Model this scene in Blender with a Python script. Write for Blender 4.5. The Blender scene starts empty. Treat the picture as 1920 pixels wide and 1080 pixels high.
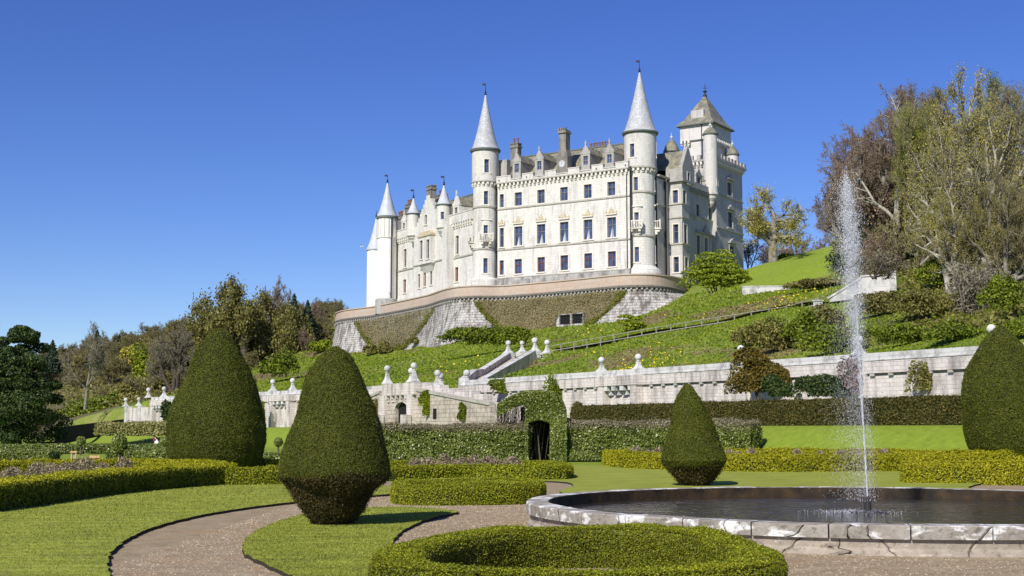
import bpy, math, random
import numpy as np
from math import radians as R_, sin, cos, pi, sqrt, atan2

# ------------------------------------------------------------ camera, sky, sun, exposure
scene = bpy.context.scene
F = 2500.0; HZ = 805.0; CAMZ = 1.7
PITCH = math.atan((HZ - 540.0) / F)
cam_d = bpy.data.cameras.new("camera"); cam = bpy.data.objects.new("camera", cam_d)
scene.collection.objects.link(cam); scene.camera = cam
cam.location = (0, 0, CAMZ); cam.rotation_euler = (pi / 2 + PITCH, 0, 0)
cam_d.sensor_width = 36.0; cam_d.lens = 36.0 * F / 1920.0
cam_d.clip_start = 0.1; cam_d.clip_end = 6000

SUN_AZ = R_(27.0); SUN_EL = R_(39.0)          # the sun stands behind the camera, to its left
world = bpy.data.worlds.new("World"); scene.world = world; world.use_nodes = True
wn = world.node_tree; bg = wn.nodes['Background']
sky = wn.nodes.new('ShaderNodeTexSky'); sky.sky_type = 'NISHITA'; sky.sun_disc = False
sky.sun_elevation = SUN_EL; sky.sun_rotation = pi + SUN_AZ
sky.altitude = 800; sky.air_density = 1.0; sky.dust_density = 0.1; sky.ozone_density = 6.0
hsv = wn.nodes.new('ShaderNodeHueSaturation'); hsv.inputs['Saturation'].default_value = 1.18; hsv.inputs['Hue'].default_value = .522
wn.links.new(sky.outputs[0], hsv.inputs['Color']); wn.links.new(hsv.outputs[0], bg.inputs[0]); bg.inputs[1].default_value = 0.108
sun_d = bpy.data.lights.new("sun", 'SUN'); sun = bpy.data.objects.new("sun", sun_d)
scene.collection.objects.link(sun)
sun_d.energy = 4.9; sun_d.angle = R_(0.53); sun_d.color = (1.0, 0.955, 0.88)
sun.rotation_euler = (pi / 2 - SUN_EL, 0, -SUN_AZ)
scene.view_settings.view_transform = 'Standard'; scene.view_settings.look = 'None'
scene.view_settings.exposure = 0.15; scene.view_settings.gamma = 1.0
scene.cycles.max_bounces = 5; scene.cycles.transparent_max_bounces = 6

rng = np.random.default_rng(11)
random.seed(5)
COL = scene.collection

# ------------------------------------------------------------ picture <-> place
cp_, sp_ = cos(PITCH), sin(PITCH)
def ray(px, py):
    cx = (px - 960.0) / F; cy = (540.0 - py) / F
    return np.array([cx, cp_ - sp_ * cy, sp_ + cp_ * cy])
CAM = np.array([0, 0, CAMZ])
def P(px, py, Y):
    d = ray(px, py); return CAM + d * (Y / d[1])
def G(px, py, z=0.0):
    d = ray(px, py); return CAM + d * ((z - CAMZ) / d[2])

class Frame:
    """a vertical plane: u to the right as seen from the garden, z up, d into the wall"""
    def __init__(s, O, D):
        s.O = np.array(O[:2], float); D = np.array(D, float); s.D = D / np.linalg.norm(D)
        s.N = np.array([s.D[1], -s.D[0]])
        if np.dot(s.N, s.O) > 0: s.N = -s.N
    def pt(s, u, z, d=0.0):
        q = s.O + s.D * u - s.N * d
        return (q[0], q[1], z)
    def px(s, px, py, d=0.0):
        r = ray(px, py); o = s.O - s.N * d
        t = np.dot(s.N, o) / np.dot(s.N, r[:2]); h = r * t
        return float(np.dot(h[:2] - o, s.D)), float(h[2] + CAMZ)
    def shift(s, d): return Frame2(s.O - s.N * d, s.D, s.N)
class Frame2(Frame):
    def __init__(s, O, D, N): s.O, s.D, s.N = O, D, N

class Cyl:
    """a round tower: u runs round it (metres at radius r, 0 = towards the camera), d inwards"""
    def __init__(s, px, Y, r):
        q = P(px, HZ, Y); s.C = np.array(q[:2]); s.r = r
        s.a0 = atan2(-s.C[1], -s.C[0])
    def pt(s, u, z, d=0.0):
        a = s.a0 + u / s.r; rr = s.r - d
        return (s.C[0] + rr * cos(a), s.C[1] + rr * sin(a), z)
    def px(s, px, py):
        r = ray(px, py); d2 = r[:2]; A = d2 @ d2; B = -2 * d2 @ s.C; Cc = s.C @ s.C - s.r ** 2
        disc = max(B * B - 4 * A * Cc, 0.0); t = (-B - sqrt(disc)) / (2 * A)
        h = r * t; a = atan2(h[1] - s.C[1], h[0] - s.C[0]) - s.a0
        a = (a + pi) % (2 * pi) - pi
        return a * s.r, float(h[2] + CAMZ)
    def z(s, py):
        Y = s.C[1] - s.r * .9; r = ray(960, py); return float(CAMZ + r[2] * Y / r[1])

# ------------------------------------------------------------ objects
ORG = {}
def props(o, label=None, cat=None, group=None, kind=None):
    if label: o['label'] = label
    if cat: o['category'] = cat
    if group: o['group'] = group
    if kind: o['kind'] = kind
    return o
def empty(name, loc, label, cat, group=None):
    o = bpy.data.objects.new(name, None); COL.objects.link(o); o.location = loc
    o.empty_display_size = .3
    ORG[o] = np.array(loc, float); return props(o, label, cat, group)
def link_mesh(name, me, parent=None, loc=None):
    o = bpy.data.objects.new(name, me); COL.objects.link(o)
    if parent is not None: o.parent = parent; ORG[o] = ORG[parent]
    else:
        ORG[o] = np.array(loc if loc is not None else (0, 0, 0), float); o.location = ORG[o]
    return o

class MB:
    def __init__(s): s.v = []; s.f = []; s.uv = None
    def add(s, vs, fs):
        b = len(s.v); s.v.extend([tuple(map(float, p)) for p in vs]); s.f.extend([tuple(i + b for i in f) for f in fs])
    def quad(s, a, b, c, d): s.add([a, b, c, d], [(0, 1, 2, 3)])
    def hexa(s, p):            # 8 corners: bottom ring 0-3, top ring 4-7
        s.add(p, [(3, 2, 1, 0), (4, 5, 6, 7), (0, 1, 5, 4), (1, 2, 6, 5), (2, 3, 7, 6), (3, 0, 4, 7)])
    def fbox(s, m, u0, u1, z0, z1, d0, d1):   # box in a frame: front at d0, back at d1
        s.hexa([m.pt(u0, z0, d0), m.pt(u1, z0, d0), m.pt(u1, z0, d1), m.pt(u0, z0, d1),
                m.pt(u0, z1, d0), m.pt(u1, z1, d0), m.pt(u1, z1, d1), m.pt(u0, z1, d1)])
    def fprism(s, m, poly, d0, d1):
        n = len(poly)
        vs = [m.pt(u, z, d0) for u, z in poly] + [m.pt(u, z, d1) for u, z in poly]
        fs = [tuple(range(n)), tuple(range(2 * n - 1, n - 1, -1))]
        fs += [(i + n, (i + 1) % n + n, (i + 1) % n, i) for i in range(n)]
        s.add(vs, fs)
    def box(s, c, sx, sy, sz, rz=0.0):
        ca, sa = cos(rz), sin(rz); p = []
        for k in (0, sz):
            for x, y in ((-sx, -sy), (sx, -sy), (sx, sy), (-sx, sy)):
                x *= .5; y *= .5
                p.append((c[0] + x * ca - y * sa, c[1] + x * sa + y * ca, c[2] + k))
        s.hexa(p)
    def tube(s, p0, p1, r0, r1, n=8, caps=True):
        p0 = np.array(p0, float); p1 = np.array(p1, float); d = p1 - p0; d /= (np.linalg.norm(d) + 1e-9)
        a = np.cross(d, (0, 0, 1) if abs(d[2]) < .9 else (1, 0, 0)); a /= np.linalg.norm(a); b = np.cross(d, a)
        vs = []
        for p, r in ((p0, r0), (p1, r1)):
            for i in range(n):
                t = 2 * pi * i / n; vs.append(p + r * (a * cos(t) + b * sin(t)))
        fs = [(i, (i + 1) % n, n + (i + 1) % n, n + i) for i in range(n)]
        if caps: fs += [tuple(range(n - 1, -1, -1)), tuple(range(n, 2 * n))]
        s.add(vs, fs)
    def lathe(s, c, prof, n=24, a0=0.0, a1=2 * pi):
        full = abs(a1 - a0 - 2 * pi) < 1e-6; m = n if full else n + 1
        vs = []
        for r, z in prof:
            for i in range(m):
                t = a0 + (a1 - a0) * i / n
                vs.append((c[0] + r * cos(t), c[1] + r * sin(t), c[2] + z))
        fs = []
        for k in range(len(prof) - 1):
            for i in range(n):
                j = (i + 1) % m
                fs.append((k * m + i, k * m + j, (k + 1) * m + j, (k + 1) * m + i))
        s.add(vs, fs)
    def ball(s, c, r, n=16, k=10):
        s.lathe(c, [(max(r * sin(pi * i / k), .001), -r * cos(pi * i / k)) for i in range(k + 1)], n)
    def panel(s, m, u0, u1, z0, z1, holes=(), rec=.3, du=None, d=0.0, dz=None):
        us = {u0, u1}; zs = {z0, z1}
        for h in holes:
            us |= {min(max(h[0], u0), u1), min(max(h[1], u0), u1)}; zs |= {min(max(h[2], z0), z1), min(max(h[3], z0), z1)}
        if du:
            n = max(1, int(round((u1 - u0) / du)))
            us |= {u0 + (u1 - u0) * i / n for i in range(n + 1)}
        if dz:
            n = max(1, int(round((z1 - z0) / dz)))
            zs |= {z0 + (z1 - z0) * i / n for i in range(n + 1)}
        us = sorted(us); zs = sorted(zs)
        for a, b in zip(us, us[1:]):
            if b - a < 1e-4: continue
            for e, g in zip(zs, zs[1:]):
                if g - e < 1e-4: continue
                cu, cz = (a + b) / 2, (e + g) / 2
                if any(h[0] < cu < h[1] and h[2] < cz < h[3] for h in holes): continue
                s.quad(m.pt(a, e, d), m.pt(b, e, d), m.pt(b, g, d), m.pt(a, g, d))
        for h in holes:
            a, b, e, g = h[:4]; q = d + rec
            s.quad(m.pt(a, e, d), m.pt(a, e, q), m.pt(a, g, q), m.pt(a, g, d))
            s.quad(m.pt(b, e, q), m.pt(b, e, d), m.pt(b, g, d), m.pt(b, g, q))
            s.quad(m.pt(a, e, d), m.pt(b, e, d), m.pt(b, e, q), m.pt(a, e, q))
            s.quad(m.pt(a, g, q), m.pt(b, g, q), m.pt(b, g, d), m.pt(a, g, d))
    def build(s, name, mat, parent=None, smooth=False, loc=None, auto=True):
        V = np.array(s.v, float)
        if parent is not None: off = ORG[parent]
        else:
            if loc is None:
                lo, hi = V.min(0), V.max(0); loc = ((lo[0] + hi[0]) / 2, (lo[1] + hi[1]) / 2, lo[2])
            off = np.array(loc, float)
        me = bpy.data.meshes.new(name)
        me.from_pydata([tuple(p) for p in V - off], [], s.f); me.update()
        if auto: box_uv(me, off)
        if smooth:
            me.polygons.foreach_set('use_smooth', [True] * len(me.polygons))
            if smooth is not True: me.set_sharp_from_angle(angle=R_(smooth))
        me.materials.append(mat)
        return link_mesh(name, me, parent, off)
def box_uv(me, off):
    n = len(me.loops)
    if not n: return
    co = np.empty(len(me.vertices) * 3); me.vertices.foreach_get('co', co); co = co.reshape(-1, 3) + off
    vi = np.empty(n, dtype=np.int32); me.loops.foreach_get('vertex_index', vi)
    nr = np.empty(len(me.polygons) * 3); me.polygons.foreach_get('normal', nr); nr = nr.reshape(-1, 3)
    tot = np.empty(len(me.polygons), dtype=np.int32); me.polygons.foreach_get('loop_total', tot)
    N = np.repeat(nr, tot, axis=0); p = co[vi]
    hor = np.abs(N[:, 2]) > .8
    t = np.stack([-N[:, 1], N[:, 0]], 1); t /= (np.linalg.norm(t, axis=1, keepdims=True) + 1e-9)
    u = np.where(hor, p[:, 0], (p[:, :2] * t).sum(1)); v = np.where(hor, p[:, 1], p[:, 2])
    uv = me.uv_layers.new(name='UVMap'); uv.data.foreach_set('uv', np.stack([u, v], 1).ravel().astype(np.float32))

def raw_mesh(name, V, Fc, k, mat, parent=None, loc=None, smooth=False):
    """fast mesh from arrays: Fc is (M,k) vertex indices"""
    V = np.asarray(V, float); off = ORG[parent] if parent is not None else np.array(loc if loc is not None else (0, 0, 0), float)
    me = bpy.data.meshes.new(name); me.vertices.add(len(V))
    me.vertices.foreach_set('co', (V - off).astype(np.float32).ravel())
    M = len(Fc); me.loops.add(M * k); me.loops.foreach_set('vertex_index', np.asarray(Fc, dtype=np.int32).ravel())
    me.polygons.add(M); me.polygons.foreach_set('loop_start', np.arange(0, M * k, k, dtype=np.int32))
    me.polygons.foreach_set('loop_total', np.full(M, k, dtype=np.int32))
    if smooth: me.polygons.foreach_set('use_smooth', [True] * M)
    me.update(calc_edges=True); me.materials.append(mat)
    return link_mesh(name, me, parent, off)

def leaf_arrays(pos, nrm, size, jit=.6, aspect=.6, up=0.0):
    n = len(pos); nn = nrm + jit * rng.normal(size=(n, 3)); nn[:, 2] += up
    nn /= (np.linalg.norm(nn, axis=1, keepdims=True) + 1e-9)
    r = rng.normal(size=(n, 3)); a = np.cross(nn, r); a /= (np.linalg.norm(a, axis=1, keepdims=True) + 1e-9)
    b = np.cross(nn, a); s = np.asarray(size).reshape(-1, 1) * np.ones((n, 1))
    a = a * s * .5; b = b * s * .5 * aspect
    V = np.stack([pos - a, pos - b * 1.0, pos + a, pos + b], 1).reshape(-1, 3)
    return V, np.arange(4 * n).reshape(-1, 4)
def leaves(name, pos, nrm, size, mat, parent=None, loc=None, **kw):
    V, Fc = leaf_arrays(pos, nrm, size, **kw); return raw_mesh(name, V, Fc, 4, mat, parent, loc)

def lump(p, sc, seed=0):
    """cheap smooth 3-D noise in about -1..1"""
    r = np.random.default_rng(seed); out = np.zeros(len(p))
    for k in range(6):
        w = r.normal(size=3); w /= np.linalg.norm(w); out += np.sin((p @ w) * sc * r.uniform(.6, 1.7) + r.uniform(0, 6.28))
    return out / 3.2

# ------------------------------------------------------------ materials
class NT:
    def __init__(s, name):
        s.m = bpy.data.materials.new(name); s.m.use_nodes = True; s.t = s.m.node_tree
        s.b = s.t.nodes['Principled BSDF']; s.out = s.t.nodes['Material Output']
        s.b.inputs['Specular IOR Level'].default_value = .3
    def n(s, typ, **kw):
        q = s.t.nodes.new(typ)
        for k, v in kw.items(): setattr(q, k, v)
        return q
    def l(s, a, b): s.t.links.new(a, b)
    def pos(s):
        return s.n('ShaderNodeNewGeometry').outputs['Position']
    def mapv(s, v, sc):
        q = s.n('ShaderNodeMapping'); q.inputs['Scale'].default_value = sc; s.l(v, q.inputs['Vector']); return q.outputs[0]
    def noise(s, v, sc, det=4, rough=.55, dist=0.0):
        q = s.n('ShaderNodeTexNoise'); q.inputs['Scale'].default_value = sc; q.inputs['Detail'].default_value = det
        q.inputs['Roughness'].default_value = rough; q.inputs['Distortion'].default_value = dist
        s.l(v, q.inputs['Vector']); return q.outputs['Fac']
    def ramp(s, f, stops):
        q = s.n('ShaderNodeValToRGB'); e = q.color_ramp.elements
        while len(e) < len(stops): e.new(.5)
        for i, (p, c) in enumerate(stops):
            e[i].position = p; e[i].color = (*c, 1) if len(c) == 3 else c
        s.l(f, q.inputs[0]); return q.outputs[0]
    def fr(s, f, a, b):
        q = s.n('ShaderNodeMapRange'); q.inputs[1].default_value = a; q.inputs[2].default_value = b; s.l(f, q.inputs[0]); return q.outputs[0]
    def mix(s, f, a, b, mode='MIX'):
        q = s.n('ShaderNodeMix', data_type='RGBA', blend_type=mode)
        if isinstance(f, (int, float)): q.inputs[0].default_value = f
        else: s.l(f, q.inputs[0])
        for i, v in ((6, a), (7, b)):
            if isinstance(v, tuple): q.inputs[i].default_value = (*v, 1)
            else: s.l(v, q.inputs[i])
        return q.outputs[2]
    def math(s, op, a, b=0.0):
        q = s.n('ShaderNodeMath', operation=op)
        for i, v in ((0, a), (1, b)):
            if isinstance(v, (int, float)): q.inputs[i].default_value = v
            else: s.l(v, q.inputs[i])
        return q.outputs[0]
    def bump(s, h, st, dist=.05):
        q = s.n('ShaderNodeBump'); q.inputs['Strength'].default_value = st; q.inputs['Distance'].default_value = dist
        s.l(h, q.inputs['Height']); s.l(q.outputs[0], s.b.inputs['Normal'])
    def base(s, c, rough=.85):
        if isinstance(c, tuple): s.b.inputs['Base Color'].default_value = (*c, 1)
        else: s.l(c, s.b.inputs['Base Color'])
        s.b.inputs['Roughness'].default_value = rough
        return s.m

def stone(name, c1, c2, mortar, bw=.7, bh=.32, stain=(.2, .19, .15), stain_lo=.56, stain_hi=.8, stain_amt=.7, streak=.35, msize=.012, lichen=None, bump=.35):
    t = NT(name); uv = t.n('ShaderNodeUVMap').outputs[0]; p = t.pos()
    br = t.n('ShaderNodeTexBrick'); t.l(uv, br.inputs['Vector']); br.inputs['Scale'].default_value = 1
    br.inputs['Brick Width'].default_value = bw; br.inputs['Row Height'].default_value = bh
    br.inputs['Mortar Size'].default_value = msize; br.inputs['Mortar Smooth'].default_value = .4
    br.inputs['Color1'].default_value = (*c1, 1); br.inputs['Color2'].default_value = (*c2, 1); br.inputs['Mortar'].default_value = (*mortar, 1)
    n2 = t.noise(p, .9, 6, .65); c = t.mix(t.fr(n2, .35, .7), br.outputs['Color'], tuple(.5 * (a + b) for a, b in zip(c1, c2)))
    st = t.noise(t.mapv(p, (1.3, 1.3, streak)), 1.1, 7, .68, .3)
    c = t.mix(t.math('MULTIPLY', t.fr(st, stain_lo, stain_hi), stain_amt), c, stain)
    fine = t.noise(p, 14, 4, .7); c = t.mix(t.math('MULTIPLY', t.fr(fine, .52, .72), .35), c, stain)
    if lichen:
        li = t.noise(p, 2.2, 5, .6); c = t.mix(t.fr(li, lichen[1], lichen[1] + .06), c, lichen[0])
    h = t.math('ADD', t.math('MULTIPLY', br.outputs['Fac'], -1.0), t.noise(p, 9, 5, .65))
    t.bump(h, bump, .05)
    return t.base(c, .88)
def flat(name, c, rough=.7, c2=None, sc=6, metal=0.0, bump=0.0):
    t = NT(name)
    if c2:
        f = t.noise(t.pos(), sc, 5, .62); col = t.ramp(f, [(.34, c), (.68, c2)])
        if bump: t.bump(f, bump, .04)
    else: col = c
    t.base(col, rough); t.b.inputs['Metallic'].default_value = metal; return t.m
def leaf(name, dark, mid, light, sc=.6, tr=.25, rough=.55, spec=.25):
    t = NT(name); g = t.n('ShaderNodeNewGeometry')
    f = t.math('ADD', t.math('MULTIPLY', g.outputs['Random Per Island'], .55), t.math('MULTIPLY', t.noise(g.outputs['Position'], sc, 5, .65), .6))
    c = t.ramp(f, [(.25, dark), (.56, mid), (.88, light)])
    t.base(c, rough); t.b.inputs['Specular IOR Level'].default_value = spec
    if tr:
        tn = t.n('ShaderNodeBsdfTranslucent'); t.l(c, tn.inputs[0]); mx = t.n('ShaderNodeMixShader'); mx.inputs[0].default_value = tr
        t.l(t.b.outputs[0], mx.inputs[1]); t.l(tn.outputs[0], mx.inputs[2]); t.l(mx.outputs[0], t.out.inputs[0])
    return t.m
def sc3(c, k): return tuple(v * k for v in c)

M = {}
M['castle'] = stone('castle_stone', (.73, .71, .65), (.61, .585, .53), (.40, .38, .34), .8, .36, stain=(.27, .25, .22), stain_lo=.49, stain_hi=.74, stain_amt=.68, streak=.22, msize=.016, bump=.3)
M['castle_side'] = stone('castle_side_stone', (.56, .535, .495), (.46, .44, .41), (.34, .32, .30), .8, .36, stain=(.17, .16, .145), stain_lo=.48, stain_hi=.76, stain_amt=.7, streak=.3, msize=.012, bump=.25)  # weathered castle stone, greyed further: the side's shade is put into the colour
M['castle_grey'] = stone('castle_grey_stone', (.46, .44, .41), (.36, .345, .32), (.27, .255, .235), .8, .36, stain=(.16, .15, .13), stain_lo=.48, stain_hi=.74, stain_amt=.75, streak=.4, msize=.012, bump=.25)
M['plinth_stone'] = stone('plinth_stone', (.46, .45, .42), (.34, .33, .31), (.22, .21, .2), .8, .36, stain=(.12, .115, .10), stain_lo=.44, stain_hi=.64, stain_amt=.85, streak=.6, msize=.015, bump=.35)
M['chimney_stone'] = stone('sooty_chimney_stone', (.30, .28, .25), (.22, .205, .185), (.15, .14, .13), .6, .3, stain=(.07, .065, .055), stain_lo=.42, stain_hi=.66, stain_amt=.8, msize=.012, lichen=((.34, .25, .07), .66), bump=.3)
M['castle_white'] = flat('white_render', (.86, .85, .81), .8, (.78, .76, .71), .8)
M['trim'] = flat('dark_weathered_stone', (.30, .28, .24), .9, (.50, .47, .40), 3.0, bump=.3)
M['trim_light'] = flat('carved_stone', (.62, .58, .50), .85, (.74, .70, .62), 4.0, bump=.2)
M['lichen'] = flat('lichened_carving', (.44, .35, .19), .9, (.60, .54, .42), 5.0, bump=.3)
M['frame_white'] = flat('window_frame_paint', (.22, .19, .17), .5, (.34, .30, .27), 3.0)
M['frame_red'] = flat('red_brown_frame_paint', (.22, .06, .03), .5, (.28, .09, .05), 3.0)
def glass(name, c):
    t = NT(name); t.base(t.ramp(t.noise(t.pos(), .9, 2), [(.4, c), (.6, sc3(c, 2.2))]), .06); t.b.inputs['Specular IOR Level'].default_value = .9
    return t.m
M['glass'] = glass('window_glass', (.03, .045, .09)); M['curtain'] = flat('pale_curtain', (.6, .6, .6), .8, (.5, .52, .55), 3)
M['dark'] = flat('opening_shade', (.012, .012, .012), .9)  # near-black colour stands in for the shade inside openings
def slate(name, c1, c2, lich, amt):
    t = NT(name); uv = t.n('ShaderNodeUVMap').outputs[0]; p = t.pos()
    br = t.n('ShaderNodeTexBrick'); t.l(uv, br.inputs['Vector']); br.inputs['Brick Width'].default_value = .35; br.inputs['Row Height'].default_value = .22
    br.inputs['Scale'].default_value = 1; br.inputs['Mortar Size'].default_value = .012
    br.inputs['Color1'].default_value = (*c1, 1); br.inputs['Color2'].default_value = (*c2, 1); br.inputs['Mortar'].default_value = (*sc3(c1, .45), 1)
    c = t.mix(t.math('MULTIPLY', t.fr(t.noise(p, 1.1, 6, .68), .42, .66), amt), br.outputs['Color'], lich)
    t.bump(t.math('MULTIPLY', br.outputs['Fac'], -1), .3, .03); return t.base(c, .55)
M['slate'] = slate('lichened_slate', (.14, .135, .115), (.20, .19, .155), (.34, .31, .18), .9)
M['spire'] = slate('pale_spire_slate', (.40, .41, .43), (.60, .61, .63), (.36, .35, .31), .65)
M['lead'] = flat('lead', (.52, .54, .58), .5, (.40, .42, .46), 1.5)
M['lead_dark'] = flat('verdigris_gutter', (.10, .12, .11), .6, (.17, .19, .16), 4)
M['iron'] = flat('black_iron', (.03, .03, .03), .6)
M['pot'] = flat('clay_chimney_pot', (.17, .085, .06), .8, (.25, .14, .10), 4)
M['rampart'] = stone('rampart_stone', (.64, .62, .58), (.40, .38, .345), (.19, .175, .155), .8, .36, stain=(.12, .10, .085), stain_lo=.45, stain_hi=.60, stain_amt=.9, streak=.45, msize=.045, lichen=((.44, .27, .17), .62), bump=.9)
M['parapet'] = stone('pink_parapet_stone', (.48, .335, .245), (.53, .43, .345), (.33, .265, .21), .9, .35, stain=(.46, .42, .36), stain_lo=.45, stain_hi=.66, stain_amt=.75, streak=.8, bump=.4)
M['garden_wall'] = stone('garden_wall_stone', (.74, .69, .64), (.60, .53, .47), (.42, .37, .33), .5, .22, stain=(.22, .20, .18), stain_lo=.45, stain_hi=.66, stain_amt=.85, streak=.3, msize=.015, bump=.5)
M['coping'] = stone('pale_coping_stone', (.66, .65, .62), (.56, .55, .52), (.32, .30, .28), 1.1, .8, stain=(.17, .155, .14), stain_lo=.47, stain_hi=.68, stain_amt=.8, streak=1, msize=.012, bump=.35)
M['cream_wall'] = stone('cream_rubble', (.62, .54, .45), (.44, .375, .31), (.25, .215, .18), .7, .33, stain=(.24, .205, .175), stain_lo=.45, stain_hi=.64, stain_amt=.8, streak=.7, msize=.03, bump=.7)
# ------------------------------------------------------------ the land
WALL_PTS = [(-1500, 1150), (-300, 420), (-90, 232), (-52.6, 182), (-47.6, 175), (-23.3, 142), (-13.5, 128.6), (-5, 116), (3.7, 101), (13.5, 84.1), (19.3, 74.1), (24, 66), (34, 50), (48, 36), (1500, 36)]
WX = np.array([p[0] for p in WALL_PTS], float); WY = np.array([p[1] for p in WALL_PTS], float)
def wallY(x): return np.interp(x, WX, WY)
CTRL = []
def ct(px, py, Y): CTRL.append(P(px, py, Y))
for a in [(630, 664, 214), (690, 668, 206), (760, 664, 195), (800, 654, 181), (860, 644, 174), (920, 632, 172), (1000, 630, 168), (1060, 628, 164), (1120, 620, 160),
          (1160, 616, 156), (1240, 592, 156), (1290, 566, 163), (700, 704, 150), (760, 684, 165), (830, 676, 152), (900, 682, 136), (850, 700, 128), (985, 671, 131), (1040, 663, 127), (960, 706, 109.5), (1000, 694, 114), (1060, 690, 109), (1280, 617, 113), (1420, 596, 108), (1530, 576, 105),
          (1345, 552, 148), (1400, 552, 138), (1480, 548, 136), (1550, 538, 136), (1400, 531, 142), (1480, 531, 142), (1550, 527, 142), (1400, 503, 163), (1480, 490, 163), (1560, 474, 165),
          (1440, 494, 176), (1700, 640, 77), (1620, 602, 93), (1560, 563, 112), (1680, 548, 101), (1620, 482, 140), (1750, 542, 95), (1750, 482, 125), (1900, 560, 85), (1900, 480, 110), (1900, 420, 165), (1720, 435, 185), (1600, 470, 200),
          (615, 645, 232), (560, 692, 185), (600, 672, 205), (480, 732, 162), (400, 745, 176), (300, 750, 187), (200, 768, 205), (150, 784, 205), (100, 795, 212), (0, 802, 215),
          (640, 600, 330), (560, 600, 330), (450, 615, 330), (340, 630, 330), (250, 655, 350), (150, 672, 370), (60, 692, 420), (-60, 720, 480), (640, 585, 420), (300, 620, 440)]: ct(*a)
for a in [(0, 205, 20.5), (-15, 230, 20.5), (25, 195, 20.5), (30, 215, 20.5), (10, 240, 21), (20, 185, 20.5), (-10, 205, 20.5), (70, 190, 27), (100, 110, 22), (90, 70, 12), (60, 300, 36), (140, 250, 40), (-60, 700, 45), (100, 600, 60), (-250, 600, 20), (-500, 900, 6), (300, 400, 60), (600, 900, 60), (0, 1000, 55)]:
    CTRL.append(np.array(a, float))
for x, y in [(-10, 125), (-3, 114), (4, 103), (10, 92), (16, 82), (22, 72), (30, 60), (-20, 140), (-35, 160)]: CTRL.append(np.array([x, y, 5.6]))
CT = np.array(CTRL)
def _phi(d2): return d2 * np.log(np.sqrt(d2) + 1e-6) * .5
_S = 100.0
_X = CT[:, :2] / _S; _n = len(CT)
_A = np.zeros((_n + 3, _n + 3)); _d2 = ((_X[:, None] - _X[None]) ** 2).sum(-1)
_A[:_n, :_n] = _phi(_d2) + np.eye(_n) * .002; _A[:_n, _n] = 1; _A[:_n, _n + 1:] = _X; _A[_n, :_n] = 1; _A[_n + 1:, :_n] = _X.T
_w = np.linalg.solve(_A, np.concatenate([CT[:, 2], np.zeros(3)]))
def tps(x, y):
    q = np.stack([np.asarray(x, float).ravel(), np.asarray(y, float).ravel()], 1) / _S
    out = np.empty(len(q))
    for i in range(0, len(q), 20000):
        d2 = ((q[i:i + 20000, None] - _X[None]) ** 2).sum(-1)
        out[i:i + 20000] = _phi(d2) @ _w[:_n] + _w[_n] + q[i:i + 20000] @ _w[_n + 1:]
    return np.clip(out, 1.0, 62)
def sst(t): t = np.clip(t, 0, 1); return t * t * (3 - 2 * t)
def ztop(x): return np.interp(x, [-57, -50, 40], [2.0, 5.3, 5.3])
def garden_z(x, y, t):
    return 1.9 * sst((t + 21) / 10.0)
ST_A = np.array([P(886, 712, 113.2)[:2], P(977, 662, 129.5)[:2]])     # axis of the garden stairs
def stair_cut(x, y):
    a, b = ST_A; d = b - a; L = np.linalg.norm(d); d = d / L; qx, qy = np.ravel(x) - a[0], np.ravel(y) - a[1]
    s = qx * d[0] + qy * d[1]; o = np.abs(-qx * d[1] + qy * d[0]); r = ((s > -1.5) & (s < L + 1.0) & (o < 2.6)) * 1.0
    return r.reshape(np.shape(x))
def hill_z(x, y, t):
    z = tps(x, y); x = np.asarray(x, float); y = np.asarray(y, float); z = z + .22 * lump(np.stack([x, y, 0 * x], 1), .35, 3) * sst((np.asarray(t) - 4) / 6.0); z = z - 1.1 * stair_cut(x, y); w = sst(t / 5.0); return ztop(np.asarray(x)) * (1 - w) + z * w
def gz(x, y):
    x = np.atleast_1d(np.asarray(x, float)); y = np.atleast_1d(np.asarray(y, float)); t = y - wallY(x)
    z = garden_z(x, y, t); h = t > 0
    if h.any(): z[h] = hill_z(x[h], y[h], t[h])
    return z
def gz1(x, y): return float(gz(x, y)[0])
def GT(px, py, lo=5.0, hi=700.0):
    """the place on the land that this pixel shows"""
    Y = np.concatenate([np.linspace(lo, 60, 300), np.linspace(60, hi, 1500)]); d = ray(px, py)
    pts = CAM + d[None] * (Y / d[1])[:, None]; z = gz(pts[:, 0], pts[:, 1]); k = np.where(pts[:, 2] <= z)[0]
    return pts[k[0]] if len(k) else pts[-1]

def land_material():
    t = NT('grass_land'); p = t.pos(); sep = t.n('ShaderNodeSeparateXYZ'); t.l(p, sep.inputs[0])
    big = t.noise(p, .16, 5, .6); fine = t.noise(p, 2.2, 6, .7); xf = t.noise(p, 30, 3, .7)
    lawn = t.ramp(fine, [(.3, (.17, .235, .016)), (.7, (.27, .35, .03))])
    mead = t.ramp(t.math('ADD', t.math('MULTIPLY', fine, .6), t.math('MULTIPLY', big, .5)), [(.38, (.07, .12, .012)), (.53, (.17, .24, .018)), (.64, (.26, .25, .07)), (.75, (.30, .22, .11))])
    wood = t.ramp(fine, [(.3, (.075, .07, .03)), (.7, (.16, .14, .065))])
    at = t.n('ShaderNodeAttribute'); at.attribute_name = 'zone'; sz = t.n('ShaderNodeSeparateColor'); t.l(at.outputs['Color'], sz.inputs[0])
    c = t.mix(sz.outputs[0], lawn, mead); c = t.mix(sz.outputs[1], c, wood)
    c = t.mix(t.math('MULTIPLY', t.fr(xf, .5, .75), .35), c, (.03, .045, .01))
    t.bump(t.math('ADD', fine, xf), .6, .08); return t.base(c, .95)
M['land'] = land_material()
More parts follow.
